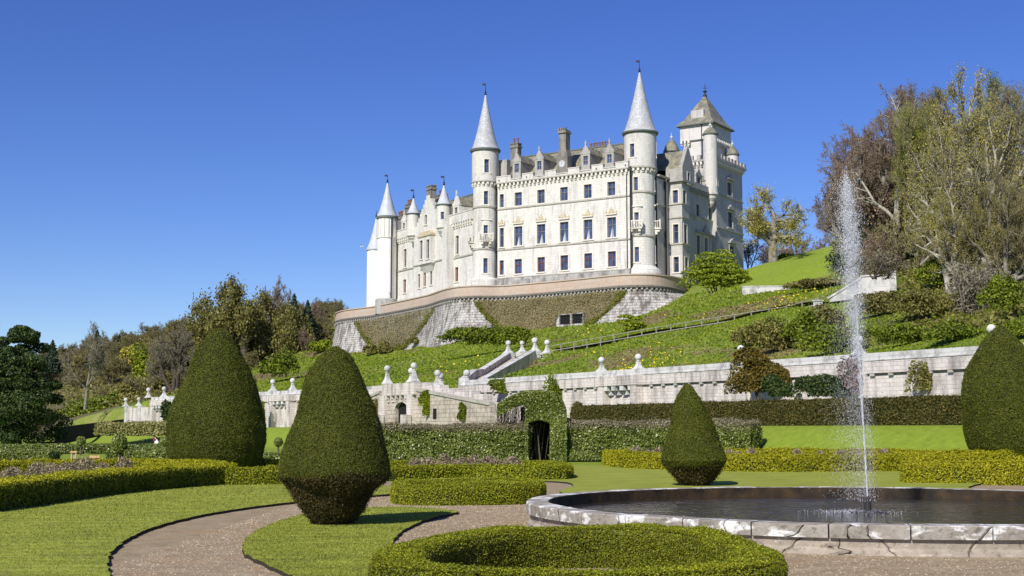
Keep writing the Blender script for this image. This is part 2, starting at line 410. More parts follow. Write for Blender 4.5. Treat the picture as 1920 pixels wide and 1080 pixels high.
def build_land():
    xs = np.concatenate([[-1500, -1000, -700, -500, -380], np.arange(-300, -100, 8), np.arange(-100, 62, 1.5), np.arange(62, 130, 6), [150, 200, 300, 500, 900, 1500]])
    tn = np.concatenate([[-1200, -600, -300, -200, -150], np.arange(-120, -26, 4), np.arange(-26, -3, 1.0), [-2, -1, -.02]])
    tp = np.concatenate([[0.02], np.arange(.5, 8, .75), np.arange(8, 140, 1.5), np.arange(140, 360, 6), [400, 450, 520, 600, 750, 1000, 1500, 2500]])
    T = np.concatenate([tn, tp]); X, TT = np.meshgrid(xs, T, indexing='ij'); Y = wallY(X) + TT
    Zg = garden_z(X, Y, TT); Zh = hill_z(X.ravel(), Y.ravel(), np.maximum(TT.ravel(), 0)).reshape(X.shape)
    Z = np.where(TT > 0, Zh, Zg)
    nx, nt = X.shape; V = np.stack([X, Y, Z], -1).reshape(-1, 3)
    i, j = np.meshgrid(np.arange(nx - 1), np.arange(nt - 1), indexing='ij'); a = (i * nt + j).ravel()
    Fc = np.stack([a, a + nt, a + nt + 1, a + 1], 1)
    o = raw_mesh('ground', V, Fc, 4, M['land'], smooth=True); props(o, kind='structure')
    me = o.data; ca = me.color_attributes.new('zone', 'FLOAT_COLOR', 'POINT')
    # zone: red = rough meadow bank, green = woodland floor
    vx, vy = V[:, 0], V[:, 1]; tt = TT.ravel(); pxs = 960 + F * vx / np.maximum(vy, 1) 
    mead = np.where(tt > 0, 1.0, 0.0)
    dY = vy
    mown = ((dY > 143) & (dY < 185) & (pxs > 1385) & (pxs < 1580)) * 1.0
    mead = mead * (1 - mown)
    wood = np.where((tt > 20) & (pxs < 470), 1, 0.0) + np.where((pxs > 1600) & (tt > 12), .9, 0) + np.where((dY > 235), 1, 0) + np.where((pxs < 600) & (dY > 205), 1, 0)
    colr = np.stack([mead, np.clip(wood, 0, 1), 0 * mead, 0 * mead + 1], 1).astype(np.float32)
    ca.data.foreach_set('color', colr.ravel())
build_land()
# ------------------------------------------------------------ the castle
M['castle_front_grey'] = stone('tower_grey_stone', (.68, .65, .60), (.56, .535, .49), (.42, .40, .37), .8, .36, stain=(.20, .19, .175), stain_lo=.52, stain_hi=.74, stain_amt=.65, streak=.3, msize=.01, bump=.22)
PHI = R_(33.0)
MF = Frame(P(1180, HZ, 175.0), (cos(PHI), -sin(PHI)))                 # main front
RF = Frame(P(1243, HZ, 177.5), (sin(PHI), cos(PHI)))                  # side front, turned away
LF = Frame(P(886, HZ, 188.0), (.507, -.862))                         # west wing
CZ = 20.5
castle = empty('castle', (2, 195, CZ), 'white turreted castle with grey cone spires and a square clock tower on its stone terrace', 'castle')

def win(m, u, z0, z1, w, frame='frame_white', sur=.16, mull=True, trans=1, rec=.3, curtain=False, sill=True, parent=castle, proud=.05, sname='window'):
    a, b = u - w / 2, u + w / 2
    s = MB()
    s.fbox(m, a - sur, a, z0 - .02, z1 + sur, -proud, .06); s.fbox(m, b, b + sur, z0 - .02, z1 + sur, -proud, .06)
    s.fbox(m, a, b, z1, z1 + sur, -proud + .003, .06)
    if sill: s.fbox(m, a - sur - .06, b + sur + .06, z0 - .16, z0, -proud - .07, .06)
    wd = s.build(sname, M['trim_light'], parent)
    p = MB(); p.quad(m.pt(a, z0, rec - .02), m.pt(b, z0, rec - .02), m.pt(b, z1, rec - .02), m.pt(a, z1, rec - .02)); p.build('pane', M['glass'], wd)
    f = MB(); t = .055; d0, d1 = rec - .12, rec - .03
    for x in ([a + t / 2, b - t / 2] + ([u] if mull else [])): f.fbox(m, x - t / 2, x + t / 2, z0, z1, d0, d1)
    for k in range(trans + 2):
        zz = z0 + (z1 - z0) * (k / (trans + 1) if trans != 1 else (0, .62, 1)[k]); zz = min(max(zz, z0 + t / 2), z1 - t / 2)
        f.fbox(m, a, b, zz - t / 2, zz + t / 2, d0 + .004, d1)
    f.build('frame', M[frame], wd)
    if curtain:
        c = MB(); q = rec - .028
        c.add([m.pt(u - .04, z0 + .55 * (z1 - z0), q), m.pt(u - .3 * w, z0 + .02, q), m.pt(u + .1 * w, z0 + .02, q), m.pt(u + .04, z0 + .5 * (z1 - z0), q)], [(0, 1, 2, 3)])
        c.build('curtain', M['curtain'], wd)
    return wd
def hpx(m, px, w, yt, yb):
    """window hole (u0,u1,z0,z1) from its picture position"""
    u, zt = m.px(px, yt); _, zb = m.px(px, yb); return (u - w / 2, u + w / 2, zb, zt)
def corbels(mb, m, u0, u1, z, step=.62, w=.3, h=.42, out=.3):
    n = max(1, int(round((u1 - u0) / step)))
    for i in range(n):
        c = u0 + (u1 - u0) * (i + .5) / n; mb.fbox(m, c - w / 2, c + w / 2, z, z + h, -out, .05)
        mb.fbox(m, c - w / 2 + .02, c + w / 2 - .02, z - h * .5, z - .004, -out * .5, .05)
def string(mb, m, u0, u1, z, h=.2, out=.12, du=None):
    n = 1 if not du else max(1, int((u1 - u0) / du))
    for i in range(n):
        a, b = u0 + (u1 - u0) * i / n, u0 + (u1 - u0) * (i + 1) / n; mb.fbox(m, a, b, z, z + h, -out, .05)

# --- main front
u0, _ = MF.px(933, 400); u1, _ = MF.px(1181, 400)
zc = lambda y, px=1102: MF.px(px, y)[1]
ZP0, ZPL, ZS2, ZS3, ZCB, ZPT = CZ - .5, zc(511), zc(454.5), zc(375), zc(331), zc(313)
cols = [972, 1014.8, 1058, 1102.7, 1147]; cu = [MF.px(c, 420)[0] for c in cols]; nu = MF.px(941, 420)[0]
zr = [(zc(371.5), zc(345.8)), (zc(449), zc(411.8)), (zc(503.2), zc(475))]
holes = []; wins = []
for k, (zb, zt) in enumerate(zr):
    for c in cu: w = 1.2 if k != 1 else 1.36; holes.append((c - w / 2, c + w / 2, zb, zt)); wins.append((c, zb, zt, w, k))
    holes.append((nu - .35, nu + .35, zb, zt)); wins.append((nu, zb, zt, .7, k))
w_ = MB(); w_.panel(MF, u0, u1, ZPL, ZCB + .3, holes); w_.build('front_wall', M['castle'], castle)
w_ = MB(); w_.fbox(MF, u0, u1, ZP0, ZPL, -.22, .3)
for c in cu: w_.fbox(MF, c - 1.9, c - 1.65, ZP0 + 1.0, ZP0 + 1.35, -.235, 0)
w_.build('plinth', M['plinth_stone'], castle)
for i, (c, zb, zt, w, k) in enumerate(wins):
    win(MF, c, zb, zt, w, 'frame_red' if k == 2 else 'frame_white', mull=w > .7, trans=1, curtain=(k == 1 and w > .7))
s = MB(); string(s, MF, u0, u1, ZS2 - .1); string(s, MF, u0, u1, ZS3 - .1); string(s, MF, u0, u1, ZPL, .14, .26); s.build('string_course', M['trim'], castle)
s = MB(); corbels(s, MF, u0, u1, ZCB - .05, .66, .3, .42, .36); s.build('corbel_table', M['trim_light'], castle)
s = MB(); s.fbox(MF, u0, u1, ZCB + .37, ZCB + .52, -.42, .3)
s.build('cornice', M['trim'], castle)
dpx = [(970.8, 324, 307.5, 1), (1013, 318.5, 302.5, 1), (1056, 0, 0, 0), (1100, 309.5, 293, 1), (1144.5, 306, 290, 1)]
du_ = [MF.px(d[0], 312)[0] for d in dpx]
par = MB(); edges = [u0] + sum([[d - .95, d + .95] for d in du_], []) + [u1]
for a, b in zip(edges[::2], edges[1::2]):
    par.fbox(MF, a, b, ZCB + .52, ZPT, -.36, .05); par.fbox(MF, a - .03, b + .03, ZPT, ZPT + .12, -.42, .1)
for d in du_: par.fbox(MF, d - .95, d + .95, ZCB + .523, ZPT - .55, -.33, .05); par.fbox(MF, d - 1.0, d + 1.0, ZPT - .55, ZPT - .45, -.42, .1)
par.build('parapet', M['castle_front_grey'], castle)
s = MB()
for d in (u0 + .5, du_[0] + 1.7, du_[3] + 1.7, u1 - .4): s.fbox(MF, d - .06, d + .06, ZCB + .75, ZCB + .95, -.45, -.36)
s.build('water_spout', M['iron'], castle)
# carved pediments above the first-floor windows
for c, hw in [(x, .82) for x in cu] + [(nu, .5)]:
    z = zr[1][1] + .35; s = MB(); s.fbox(MF, c - hw, c + hw, z, z + .13, -.2, .04); s.build('window_cornice', M['trim_light'], castle)
    z += .13; s = MB()
    s.fprism(MF, [(c - hw * .92, z), (c + hw * .92, z), (c + hw * .75, z + .22), (c + hw * .4, z + .34), (c + hw * .3, z + .62), (c + hw * .1, z + .72), (c, z + .95), (c - hw * .1, z + .72), (c - hw * .3, z + .62), (c - hw * .4, z + .34), (c - hw * .75, z + .22)], -.14, .04)
    for k in (-1, 1): s.fprism(MF, [(c + k * hw * .95 - .07, z), (c + k * hw * .95 + .07, z), (c + k * hw * .95 + .03, z + .38), (c + k * hw * .95 - .03, z + .38)], -.15, .03)
    for k in (-.35, 0, .35): s.fbox(MF, c + k * hw - .05, c + k * hw + .05, z + .06, z + .26, -.19, -.13)
    s.build('pediment', M['lichen'], castle)
# roof
zr_ = MF.px(1100, 279, 5.0)[1]; zb_ = ZCB + .5
r = MB(); r.add([MF.pt(u0, zb_, .9), MF.pt(u1, zb_, .9), MF.pt(u1, zr_, 5), MF.pt(u0, zr_, 5), MF.pt(u0, zb_, 9.1), MF.pt(u1, zb_, 9.1)], [(0, 1, 2, 3), (3, 2, 5, 4), (0, 3, 4), (1, 5, 2)])
roof = r.build('roof', M['slate'], castle)
s = MB(); s.fbox(MF, u0, u1, zr_ - .05, zr_ + .12, 4.85, 5.15); s.build('ridge', M['lead_dark'], roof)
s = MB(); s.fbox(MF, u0, u1, zb_ - .3, zb_ - .02, -.05, .95); s.build('gutter', M['lead_dark'], roof)
def dormer(m, u, z0, zt, zb, ztip, w=1.5, d0=0.0, back=3.2, rf='slate', hw=.36, mat='castle_grey', fin=True, par=castle):
    """gabled stone dormer: front panel with its window, cheeks, roof running back"""
    a, b = u - w / 2, u + w / 2; ze = zt + .25
    s = MB(); s.panel(m, a, b, z0, ze, [(u - hw, u + hw, zb, zt)], .25, d=d0)
    s.fprism(m, [(a - .08, ze), (b + .08, ze), (u + .12, ztip - .1), (u - .12, ztip - .1)], d0 - .03, d0 + .3)
    for q, e in ((a, 1), (b, -1)): s.quad(m.pt(q, z0, d0), m.pt(q, z0, d0 + back), m.pt(q, ze, d0 + back), m.pt(q, ze, d0))
    if fin: s.fprism(m, [(u - .06, ztip - .1), (u + .06, ztip - .1), (u + .13, ztip + .2), (u, ztip + .75), (u - .13, ztip + .2)], d0, d0 + .16)
    for q in (a, b): s.fprism(m, [(q - .1, ze), (q + .1, ze), (q, ze + .55)], d0 - .05, d0 + .1)
    dm = s.build('dormer', M[mat], par)
    win2 = MB(); win2.quad(m.pt(u - hw, zb, d0 + .2), m.pt(u + hw, zb, d0 + .2), m.pt(u + hw, zt, d0 + .2), m.pt(u - hw, zt, d0 + .2)); win2.build('pane', M['glass'], dm)
    f = MB()
    for x in (u - hw + .03, u, u + hw - .03): f.fbox(m, x - .03, x + .03, zb, zt, d0 + .1, d0 + .19)
    for z in (zb + .03, (zb + zt) / 2, zt - .03): f.fbox(m, u - hw, u + hw, z - .03, z + .03, d0 + .104, d0 + .19)
    f.build('frame', M['frame_white'], dm)
    rr = MB(); e = .12
    rr.add([m.pt(a - e, ze - .05, d0 + .3), m.pt(u, ztip - .22, d0 + .3), m.pt(u, ztip - .22, d0 + back), m.pt(a - e, ze - .05, d0 + back), m.pt(b + e, ze - .05, d0 + .3), m.pt(b + e, ze - .05, d0 + back)], [(0, 1, 2, 3), (1, 4, 5, 2)])
    rr.build('dormer_roof', M[rf], dm)
    return dm
for (px, yb, yt, k), u in zip(dpx, du_):
    if k: dormer(MF, u, ZPT - .6, MF.px(px, yt)[1], MF.px(px, yb)[1], MF.px(px, yt)[1] + 1.55, w=1.35, d0=-.3, back=4.0)
# clock and its tall chimney
u = du_[2]; z0 = ZPT - .6; zk = MF.px(1056, 293)[1]; zt = MF.px(1056, 250)[1]; zt2 = MF.px(1056, 244)[1]
s = MB(); s.fbox(MF, u - .85, u + .85, z0, zk, -.3, 1.0); s.fprism(MF, [(u - .85, zk), (u + .85, zk), (u + .55, zk + .9), (u - .55, zk + .9)], -.25, 1.0)
s.fbox(MF, u - .55, u + .55, zk + .9, zt, -.2, .95); s.fbox(MF, u - .72, u + .72, zt, zt + .22, -.38, 1.1); s.fbox(MF, u - .6, u + .6, zt + .22, zt2, -.27, 1.0)
for k in range(4): s.fbox(MF, u - .66 + k * .36, u - .44 + k * .36, zt2, zt2 + .28, -.33, -.1)
ck = s.build('clock_chimney', M['chimney_stone'], castle)
zcl = MF.px(1056, 308)[1]; C3 = np.array(MF.pt(u, zcl, -.31)); nrm = np.array([MF.N[0], MF.N[1], 0])
s = MB(); s.tube(C3, C3 + nrm * .06, .5, .5, 24); s.build('clock_dial', M['curtain'], ck)
s = MB()
for k in range(12):
    a = k * pi / 6; q = MF.pt(u + .4 * sin(a), zcl + .4 * cos(a), -.38); uu, zz = u + .4 * sin(a), zcl + .4 * cos(a); s.fbox(MF, uu - .03, uu + .03, zz - .045, zz + .045, -.385, -.365)
s.fbox(MF, u - .02, u + .02, zcl, zcl + .34, -.39, -.372); s.fbox(MF, u - .22, u, zcl - .02, zcl + .02, -.392, -.374)
s.build('clock_hands', M['iron'], ck)
def chimney(m, px, yt, yb, w, d, pots=0, mat='chimney_stone', dep=.9, parent=castle):
    u, z1 = m.px(px, yt, d); _, z0 = m.px(px, yb, d); s = MB()
    s.fbox(m, u - w / 2, u + w / 2, z0 - 1.5, z1, d, d + dep); s.fbox(m, u - w / 2 - .12, u + w / 2 + .12, z1 - .55, z1 - .3, d - .12, d + dep + .12); s.fbox(m, u - w / 2 - .08, u + w / 2 + .08, z1, z1 + .15, d - .08, d + dep + .08)
    c = s.build('chimney', M[mat], parent)
    for k in range(pots):
        q = m.pt(u - w / 2 + w * (k + .5) / pots, z1 + .15, d + dep / 2); t = MB(); t.lathe(q, [(.17, 0), (.2, .1), (.15, .2), (.14, .6), (.19, .66), (.16, .75), (.1, .75)], 8); t.build('chimney_pot', M['pot'], c)
    return c
chimney(MF, 964, 270, 292, 1.25, .6, 2); chimney(MF, 1121, 277.5, 285, 3.2, 5.3, 7)
s = MB()
q = MF.px(1175, 300); s.fbox(MF, q[0] - .05, q[0] + .05, ZP0, ZCB, -.14, -.03); s.build('drainpipe', M['iron'], castle)

# --- round towers
def spire(T, ze, zt, r, mat, parent, vane=2.2, flare=.35, n=28):
    c = (T.C[0], T.C[1], 0); h = zt - ze
    prof = [(r, ze - .02), (r * .985, ze + .05), (r * .86, ze + h * .07), (r * .70, ze + h * .2), (r * .53, ze + h * .38), (r * .37, ze + h * .56), (r * .22, ze + h * .75), (r * .09, ze + h * .92), (.05, zt)]
    s = MB(); s.lathe(c, prof, n); sp = s.build('spire', M[mat], parent, smooth=40)
    f = MB(); f.lathe(c, [(.05, zt - .25), (.2, zt - .05), (.08, zt + .1), (.17, zt + .22), (.06, zt + .36), (.03, zt + vane), (.002, zt + vane + .05)], 8)
    if vane > 1: f.box((c[0] - .22, c[1], zt + vane * .78), .5, .03, .28)
    f.build('weather_vane', M['iron'], sp); return sp
def round_tower(T, stages, mat='castle', n=40, arc=(-pi, pi), dark=None):
    """stages: (z0, z1, dr, holes)"""
    s = MB(); N = n
    for z0, z1, dr, hs in stages: s.panel(T, arc[0] * T.r, arc[1] * T.r, z0, z1, hs, .28, du=2 * pi * T.r / N, d=-dr)
    return s
def ringcorbels(s, T, z, dr, out=.32, step=.55, w=.28, h=.36):
    n = int(2 * pi * (T.r + dr) / step)
    for i in range(n):
        u = -pi * T.r + 2 * pi * T.r * i / n
        s.fbox(T, u - w / 2, u + w / 2, z, z + h, -dr - out, -dr + .05); s.fbox(T, u - w / 2 + .02, u + w / 2 - .02, z - h * .55, z - .004, -dr - out * .5, -dr + .05)
def ring(T, prof, mat, parent, name, n=40):
    s = MB(); s.lathe((T.C[0], T.C[1], 0), prof, n); return s.build(name, M[mat], parent, smooth=35)
def thole(T, px, yt, yb, w=.6):
    u, zt = T.px(px, yt); _, zb = T.px(px, yb); return (u - w / 2, u + w / 2, zb, zt)
def balcony(T, h, par, w=1.35, out=.85):
    u = (h[0] + h[1]) / 2; z = h[2] - .15; s = MB()
    s.fbox(T, u - w / 2, u + w / 2, z - .2, z, -out, .05); s.fbox(T, u - w / 2, u + w / 2, z + .82, z + .95, -out - .03, -out + .12)
    for k in range(9): a = u - w / 2 + .04 + (w - .08) * k / 8; s.fbox(T, a - .035, a + .035, z, z + .82, -out + .01, -out + .08)
    for a in (u - w / 2, u + w / 2):
        s.fbox(T, a - .06, a + .06, z, z + 1.1, -out - .02, -out + .13); s.fbox(T, a - .05, a + .05, z + .82, z + .93, -out + .14, .05)
        for k in (.25, .5): s.fbox(T, a - .03, a + .03, z, z + .82, -out * k - .03, -out * k + .03)
    for a in (u - w * .32, u + w * .32): s.fbox(T, a - .12, a + .12, z - .55, z - .2, -out * .75, .05); s.fbox(T, a - .1, a + .1, z - .9, z - .55, -out * .38, .05)
    s.build('balcony', M['trim_light'], par)

# east tower (beside the turned side front)
T2 = Cyl(1206, 177.2, 1.92)
z = T2.z; st = []
H2 = {}
H2['g'] = [thole(T2, 1194, 463, 491), thole(T2, 1232, 463, 493)]
H2['f'] = [thole(T2, 1193.5, 398, 425), thole(T2, 1229.5, 398, 426)]
H2['s'] = [thole(T2, 1192, 332, 357), thole(T2, 1228, 331, 358)]
H2['t'] = [thole(T2, 1187, 270, 295), thole(T2, 1229, 270, 296)]
zt2a, zt2b = z(318), z(248)
mb = round_tower(T2, [(ZPL + .3, z(360), 0, H2['g'] + H2['f']), (z(360), zt2a + .3, 0, H2['s'])])
mb.lathe((T2.C[0], T2.C[1], 0), [(2.75, CZ - .5), (2.75, z(512)), (2.6, z(505)), (2.1, z(500)), (1.92, z(497))], 40)
t2 = mb.build('round_tower', M['castle'], castle); round_tower(T2, [(zt2a + .3, zt2b, .26, H2['t'])]).build('tower_drum', M['castle_front_grey'], t2)
for k in H2:
    for h in H2[k]: win(T2, (h[0] + h[1]) / 2, h[2], h[3], h[1] - h[0], 'frame_red' if k == 'g' else 'frame_white', mull=False, trans=1, proud=.05 + (.26 if k == 't' else 0), rec=.28 - (.26 if k == 't' else 0))
s = MB(); ringcorbels(s, T2, zt2a - .15, 0); s.build('corbel_table', M['trim_light'], t2)
ring(T2, [(1.95, zt2a + .22), (2.3, zt2a + .24), (2.3, zt2a + .42), (2.2, zt2a + .5)], 'trim', t2, 'string_course')
ring(T2, [(1.93, z(361)), (2.06, z(361)), (2.06, z(358)), (1.93, z(357))], 'trim', t2, 'string_course'); ring(T2, [(1.93, z(443)), (2.06, z(443)), (2.06, z(440)), (1.93, z(439))], 'trim', t2, 'string_course')
ring(T2, [(2.18, zt2b - .1), (2.32, zt2b - .05), (2.46, zt2b + .1), (2.46, zt2b + .28), (2.2, zt2b + .3)], 'lead_dark', t2, 'gutter')
spire(T2, zt2b + .25, z(127), 2.36, 'spire', t2, 1.55)
for h in H2['f']: balcony(T2, h, castle); s = MB(); u = (h[0] + h[1]) / 2; s.fbox(T2, u - .75, u + .75, h[3] + .75, h[3] + .9, -.25, .05); s.build('window_cornice', M['trim_light'], castle)

# west tower (between main front and west wing)
T1 = Cyl(909, 187.6, 1.72); z = T1.z
H1 = {'g': [thole(T1, 910.5, 484, 512)], 'f': [thole(T1, 911, 422, 449)], 's': [thole(T1, 911.5, 358, 383)], 't': [thole(T1, 912.5, 299, 324)]}
zta, ztb = z(344), z(281)
mb = round_tower(T1, [(z(521), z(388), 0, H1['g'] + H1['f']), (z(388), zta + .3, 0, H1['s'])])
mb.lathe((T1.C[0], T1.C[1], 0), [(1.98, CZ - .8), (1.98, z(524)), (1.74, z(520))], 40)
t1 = mb.build('round_tower', M['castle'], castle); round_tower(T1, [(zta + .3, ztb, .2, H1['t'])]).build('tower_drum', M['castle_front_grey'], t1)
for k in H1:
    for h in H1[k]: win(T1, (h[0] + h[1]) / 2, h[2], h[3], h[1] - h[0] + .02, 'frame_red' if k == 'g' else 'frame_white', mull=False, proud=.05 + (.2 if k == 't' else 0), rec=.28 - (.2 if k == 't' else 0))
s = MB(); ringcorbels(s, T1, zta - .15, 0, .26); s.build('corbel_table', M['trim_light'], t1)
ring(T1, [(1.76, zta + .22), (2.04, zta + .24), (2.04, zta + .4), (1.95, zta + .48)], 'trim', t1, 'string_course')
for y in (388, 467): ring(T1, [(1.73, z(y + 1)), (1.84, z(y + 1)), (1.84, z(y - 2)), (1.73, z(y - 3))], 'trim', t1, 'string_course')
ring(T1, [(1.94, ztb - .1), (2.1, ztb - .05), (2.2, ztb + .1), (2.2, ztb + .28), (2.0, ztb + .3)], 'lead_dark', t1, 'gutter')
spire(T1, ztb + .25, z(171), 2.1, 'spire', t1, 1.6)
balcony(T1, H1['f'][0], castle)
h = (T1.px(884.5, 450)[0] - .3, T1.px(884.5, 450)[0] + .3, H1['f'][0][2], 0); balcony(T1, h, castle)
s = MB(); u = (H1['f'][0][0] + H1['f'][0][1]) / 2; s.fbox(T1, u - .7, u + .7, z(413), z(411), -.22, .05); s.build('window_cornice', M['trim_light'], castle)
# dark link block behind the west tower and a doorway in the angle
s = MB(); a = MF.px(928, 300, 1.5)[0]; b = MF.px(957, 300, 1.5)[0]; s.fbox(MF, a - 2, b - .6, CZ, MF.px(940, 300, 1.5)[1], 1.5, 6); s.build('back_wall', M['castle_grey'], castle)
s = MB(); a = MF.px(917, 540, -1.6)[0]; s.fbox(MF, a, a + 1.3, CZ - .6, CZ + 1.0, -1.35, 0); dk = s.build('porch', M['castle_grey'], castle)
s = MB(); s.fbox(MF, a + .25, a + 1.05, CZ - .5, CZ + .6, -1.4, -1.3); s.build('door', M['frame_red'], dk)

# --- west wing
ul, _ = LF.px(725, 450); ur, _ = LF.px(887, 450)
lz = lambda px, y, d=0: LF.px(px, y, d)[1]
ZLC = lz(855, 424); ZLS = lz(840, 487); ZLP = lz(862, 401.5)
ga, gb = LF.px(776, 450, -.8)[0], LF.px(829, 450, -.8)[0]          # gabled bay, stands forward
def lw(px, yt, yb, w, d=0.0):
    u, zt = LF.px(px, yt, d); return (u - w / 2, u + w / 2, LF.px(px, yb, d)[1], zt)
hl = [lw(857.6, 442, 477, 1.0), lw(856.5, 501, 528, 1.0), lw(760, 467, 501, 1.0), lw(759, 524, 549, 1.0), lw(736, 473, 507, .8), lw(735, 528, 553, .8)]
w_ = MB(); w_.panel(LF, ul, ur, CZ - .6, ZLC + .3, hl); w_.fbox(LF, ul, ur, CZ - 1, lz(862, 538), -.15, .1)
w_.build('west_wall', M['castle'], castle)
for i, h in enumerate(hl): win(LF, (h[0] + h[1]) / 2, h[2], h[3], h[1] - h[0], 'frame_red' if i % 2 else 'frame_white', mull=True)
for a, b in ((ul, ga), (gb, ur)): s = MB(); string(s, LF, a, b, ZLS - .1); s.build('string_course', M['trim'], castle)
s = MB(); corbels(s, LF, ul, ga, ZLC - .1, .7, .32, .45, .35); corbels(s, LF, gb, ur, ZLC - .1, .7, .32, .45, .35); s.build('corbel_table', M['trim_light'], castle)
for a, b in ((ul, ga), (gb, ur)): s = MB(); s.fbox(LF, a, b, ZLC + .35, ZLP, -.38, .1); s.fbox(LF, a, b, ZLP, ZLP + .14, -.45, .15); s.build('parapet', M['castle'], castle)
# gabled bay
g = LF.shift(-.8); c = (ga + gb) / 2; zsh = LF.px(803, 434, -.8)[1]; zap = LF.px(803, 366, -.8)[1]
def gw(px, yt, yb, w): u, zt = g.px(px, yt); return (u - w / 2, u + w / 2, g.px(px, yb)[1], zt)
low = [gw(786, 514, 540, .75), gw(796.6, 511, 537, .85), gw(808.7, 507, 534, .75)]; gwn = gw(798.7, 403, 421, .8)
s = MB(); s.panel(g, ga, gb, CZ - .6, zsh, low); s.panel(g, gwn[0] - .6, gwn[1] + .6, zsh, gwn[3] + .5, [gwn])
hw = (gb - ga) / 2; n = 9
steps = []
for k in range(n):                                                   # crow-stepped gable
    zz = zsh + (zap - zsh) * k / n; zz2 = zsh + (zap - zsh) * (k + 1) / n; wd = hw * (1 - k / n) + .05
    cu_ = (gwn[0] + gwn[1]) / 2
    for a, b in ((c - wd, min(gwn[0] - .6, c + wd)), (max(gwn[1] + .6, c - wd), c + wd)):
        if zz2 <= gwn[3] + .5 + (zap - zsh) / n and b > a: s.fbox(g, a, b, zz, zz2, 0, .6)
    if zz2 > gwn[3] + .5: s.fbox(g, c - wd, c + wd, max(zz, gwn[3] + .5), zz2, .002, .6)
s.fbox(g, gb, gb + .004, CZ - .6, zsh, 0, .8); s.fbox(g, ga - .004, ga, CZ - .6, zsh, 0, .8)
gab = s.build('gable_wall', M['castle'], castle)
for h in low: win(g, (h[0] + h[1]) / 2, h[2], h[3], h[1] - h[0], 'frame_red', mull=False)
win(g, (gwn[0] + gwn[1]) / 2, gwn[2], gwn[3], gwn[1] - gwn[0], mull=False)
s = MB(); string(s, g, ga, gb, ZLS - .1); s.build('string_course', M['trim'], castle)
o = g.shift(-.7); ow = [(lambda px, yt, yb, w: (o.px(px, yt)[0] - w / 2, o.px(px, yt)[0] + w / 2, o.px(px, yb)[1], o.px(px, yt)[1]))(*q) for q in ((790, 451, 486, .95), (802.5, 449, 485, .95))]
oa, ob = ow[0][0] - .5, ow[1][1] + .5; oz0, oz1 = ow[0][2] - .7, ow[0][3] + .5
s = MB(); s.panel(o, oa, ob, oz0, oz1, ow)
for q in (oa, ob): s.quad(o.pt(q, oz0, 0), o.pt(q, oz0, .7), o.pt(q, oz1, .7), o.pt(q, oz1, 0))
s.add([o.pt(oa, oz0, 0), o.pt(ob, oz0, 0), o.pt(ob, oz0, .7), o.pt(oa, oz0, .7), o.pt(oa + .6, oz0 - 1.3, .65), o.pt(ob - .6, oz0 - 1.3, .65)], [(0, 1, 5, 4), (0, 4, 3), (1, 2, 5)])
s.fbox(o, oa - .1, ob + .1, oz0 - .12, oz0 + .1, -.1, .7)
orl = s.build('oriel', M['castle'], castle)
s = MB(); s.fbox(o, oa - .15, ob + .15, oz1, oz1 + .3, -.15, .7); s.fprism(o, [(oa, oz1 + .3), (ob, oz1 + .3), (ob - .5, oz1 + .75), (oa + .5, oz1 + .75)], .05, .7); s.build('oriel_roof', M['lichen'], orl)
for h in ow: win(o, (h[0] + h[1]) / 2, h[2], h[3], h[1] - h[0], mull=False)
chimney(g, 804, 349.5, 372, 1.5, .05, 0)
# roofs of the wing
zrl = lz(868, 369, 4.5); r = MB(); zb_ = ZLC + .5
r.add([LF.pt(ul, zb_, .7), LF.pt(ur, zb_, .7), LF.pt(ur, zrl, 5), LF.pt(ul, zrl - .2, 5), LF.pt(ul, zb_, 9.3), LF.pt(ur, zb_, 9.3)], [(0, 1, 2, 3), (3, 2, 5, 4), (0, 3, 4), (1, 5, 2)])
r.add([g.pt(ga, zsh + .2, .5), g.pt(c, zap - .5, .5), g.pt(c, zap - .5, 8), g.pt(ga, zsh + .2, 8), g.pt(gb, zsh + .2, .5), g.pt(gb, zsh + .2, 8)], [(0, 1, 2, 3), (1, 4, 5, 2)])
rl = r.build('roof', M['slate'], castle)
s = MB(); s.fbox(LF, ul, ur, zrl, zrl + .22, 4.9, 5.1)
for k in range(24): q = gb + (ur - gb) * k / 24; s.fbox(LF, q, q + .12, zrl + .22, zrl + .42, 4.96, 5.04)
s.build('ridge', M['lead_dark'], rl)
u, zt = LF.px(855.5, 389, -.25); _, zb = LF.px(855.5, 404, -.25); dormer(LF, u, ZLP - .9, zt, zb, LF.px(855.5, 366, -.25)[1], w=1.9, d0=-.3, back=4, hw=.45, mat='castle', rf='slate')
u, zt = LF.px(757.5, 418, -.25); _, zb = LF.px(757.5, 433, -.25); dormer(LF, u, ZLP - .9, zt, zb, LF.px(757.5, 402, -.25)[1], w=1.6, d0=-.3, back=3, hw=.4, mat='castle')
chimney(LF, 764, 384, 408, 1.7, 4.6, 3); chimney(LF, 749, 405, 415, 2.6, 5.5, 4); chimney(LF, 824, 366, 380, 2.2, 5.2, 3)
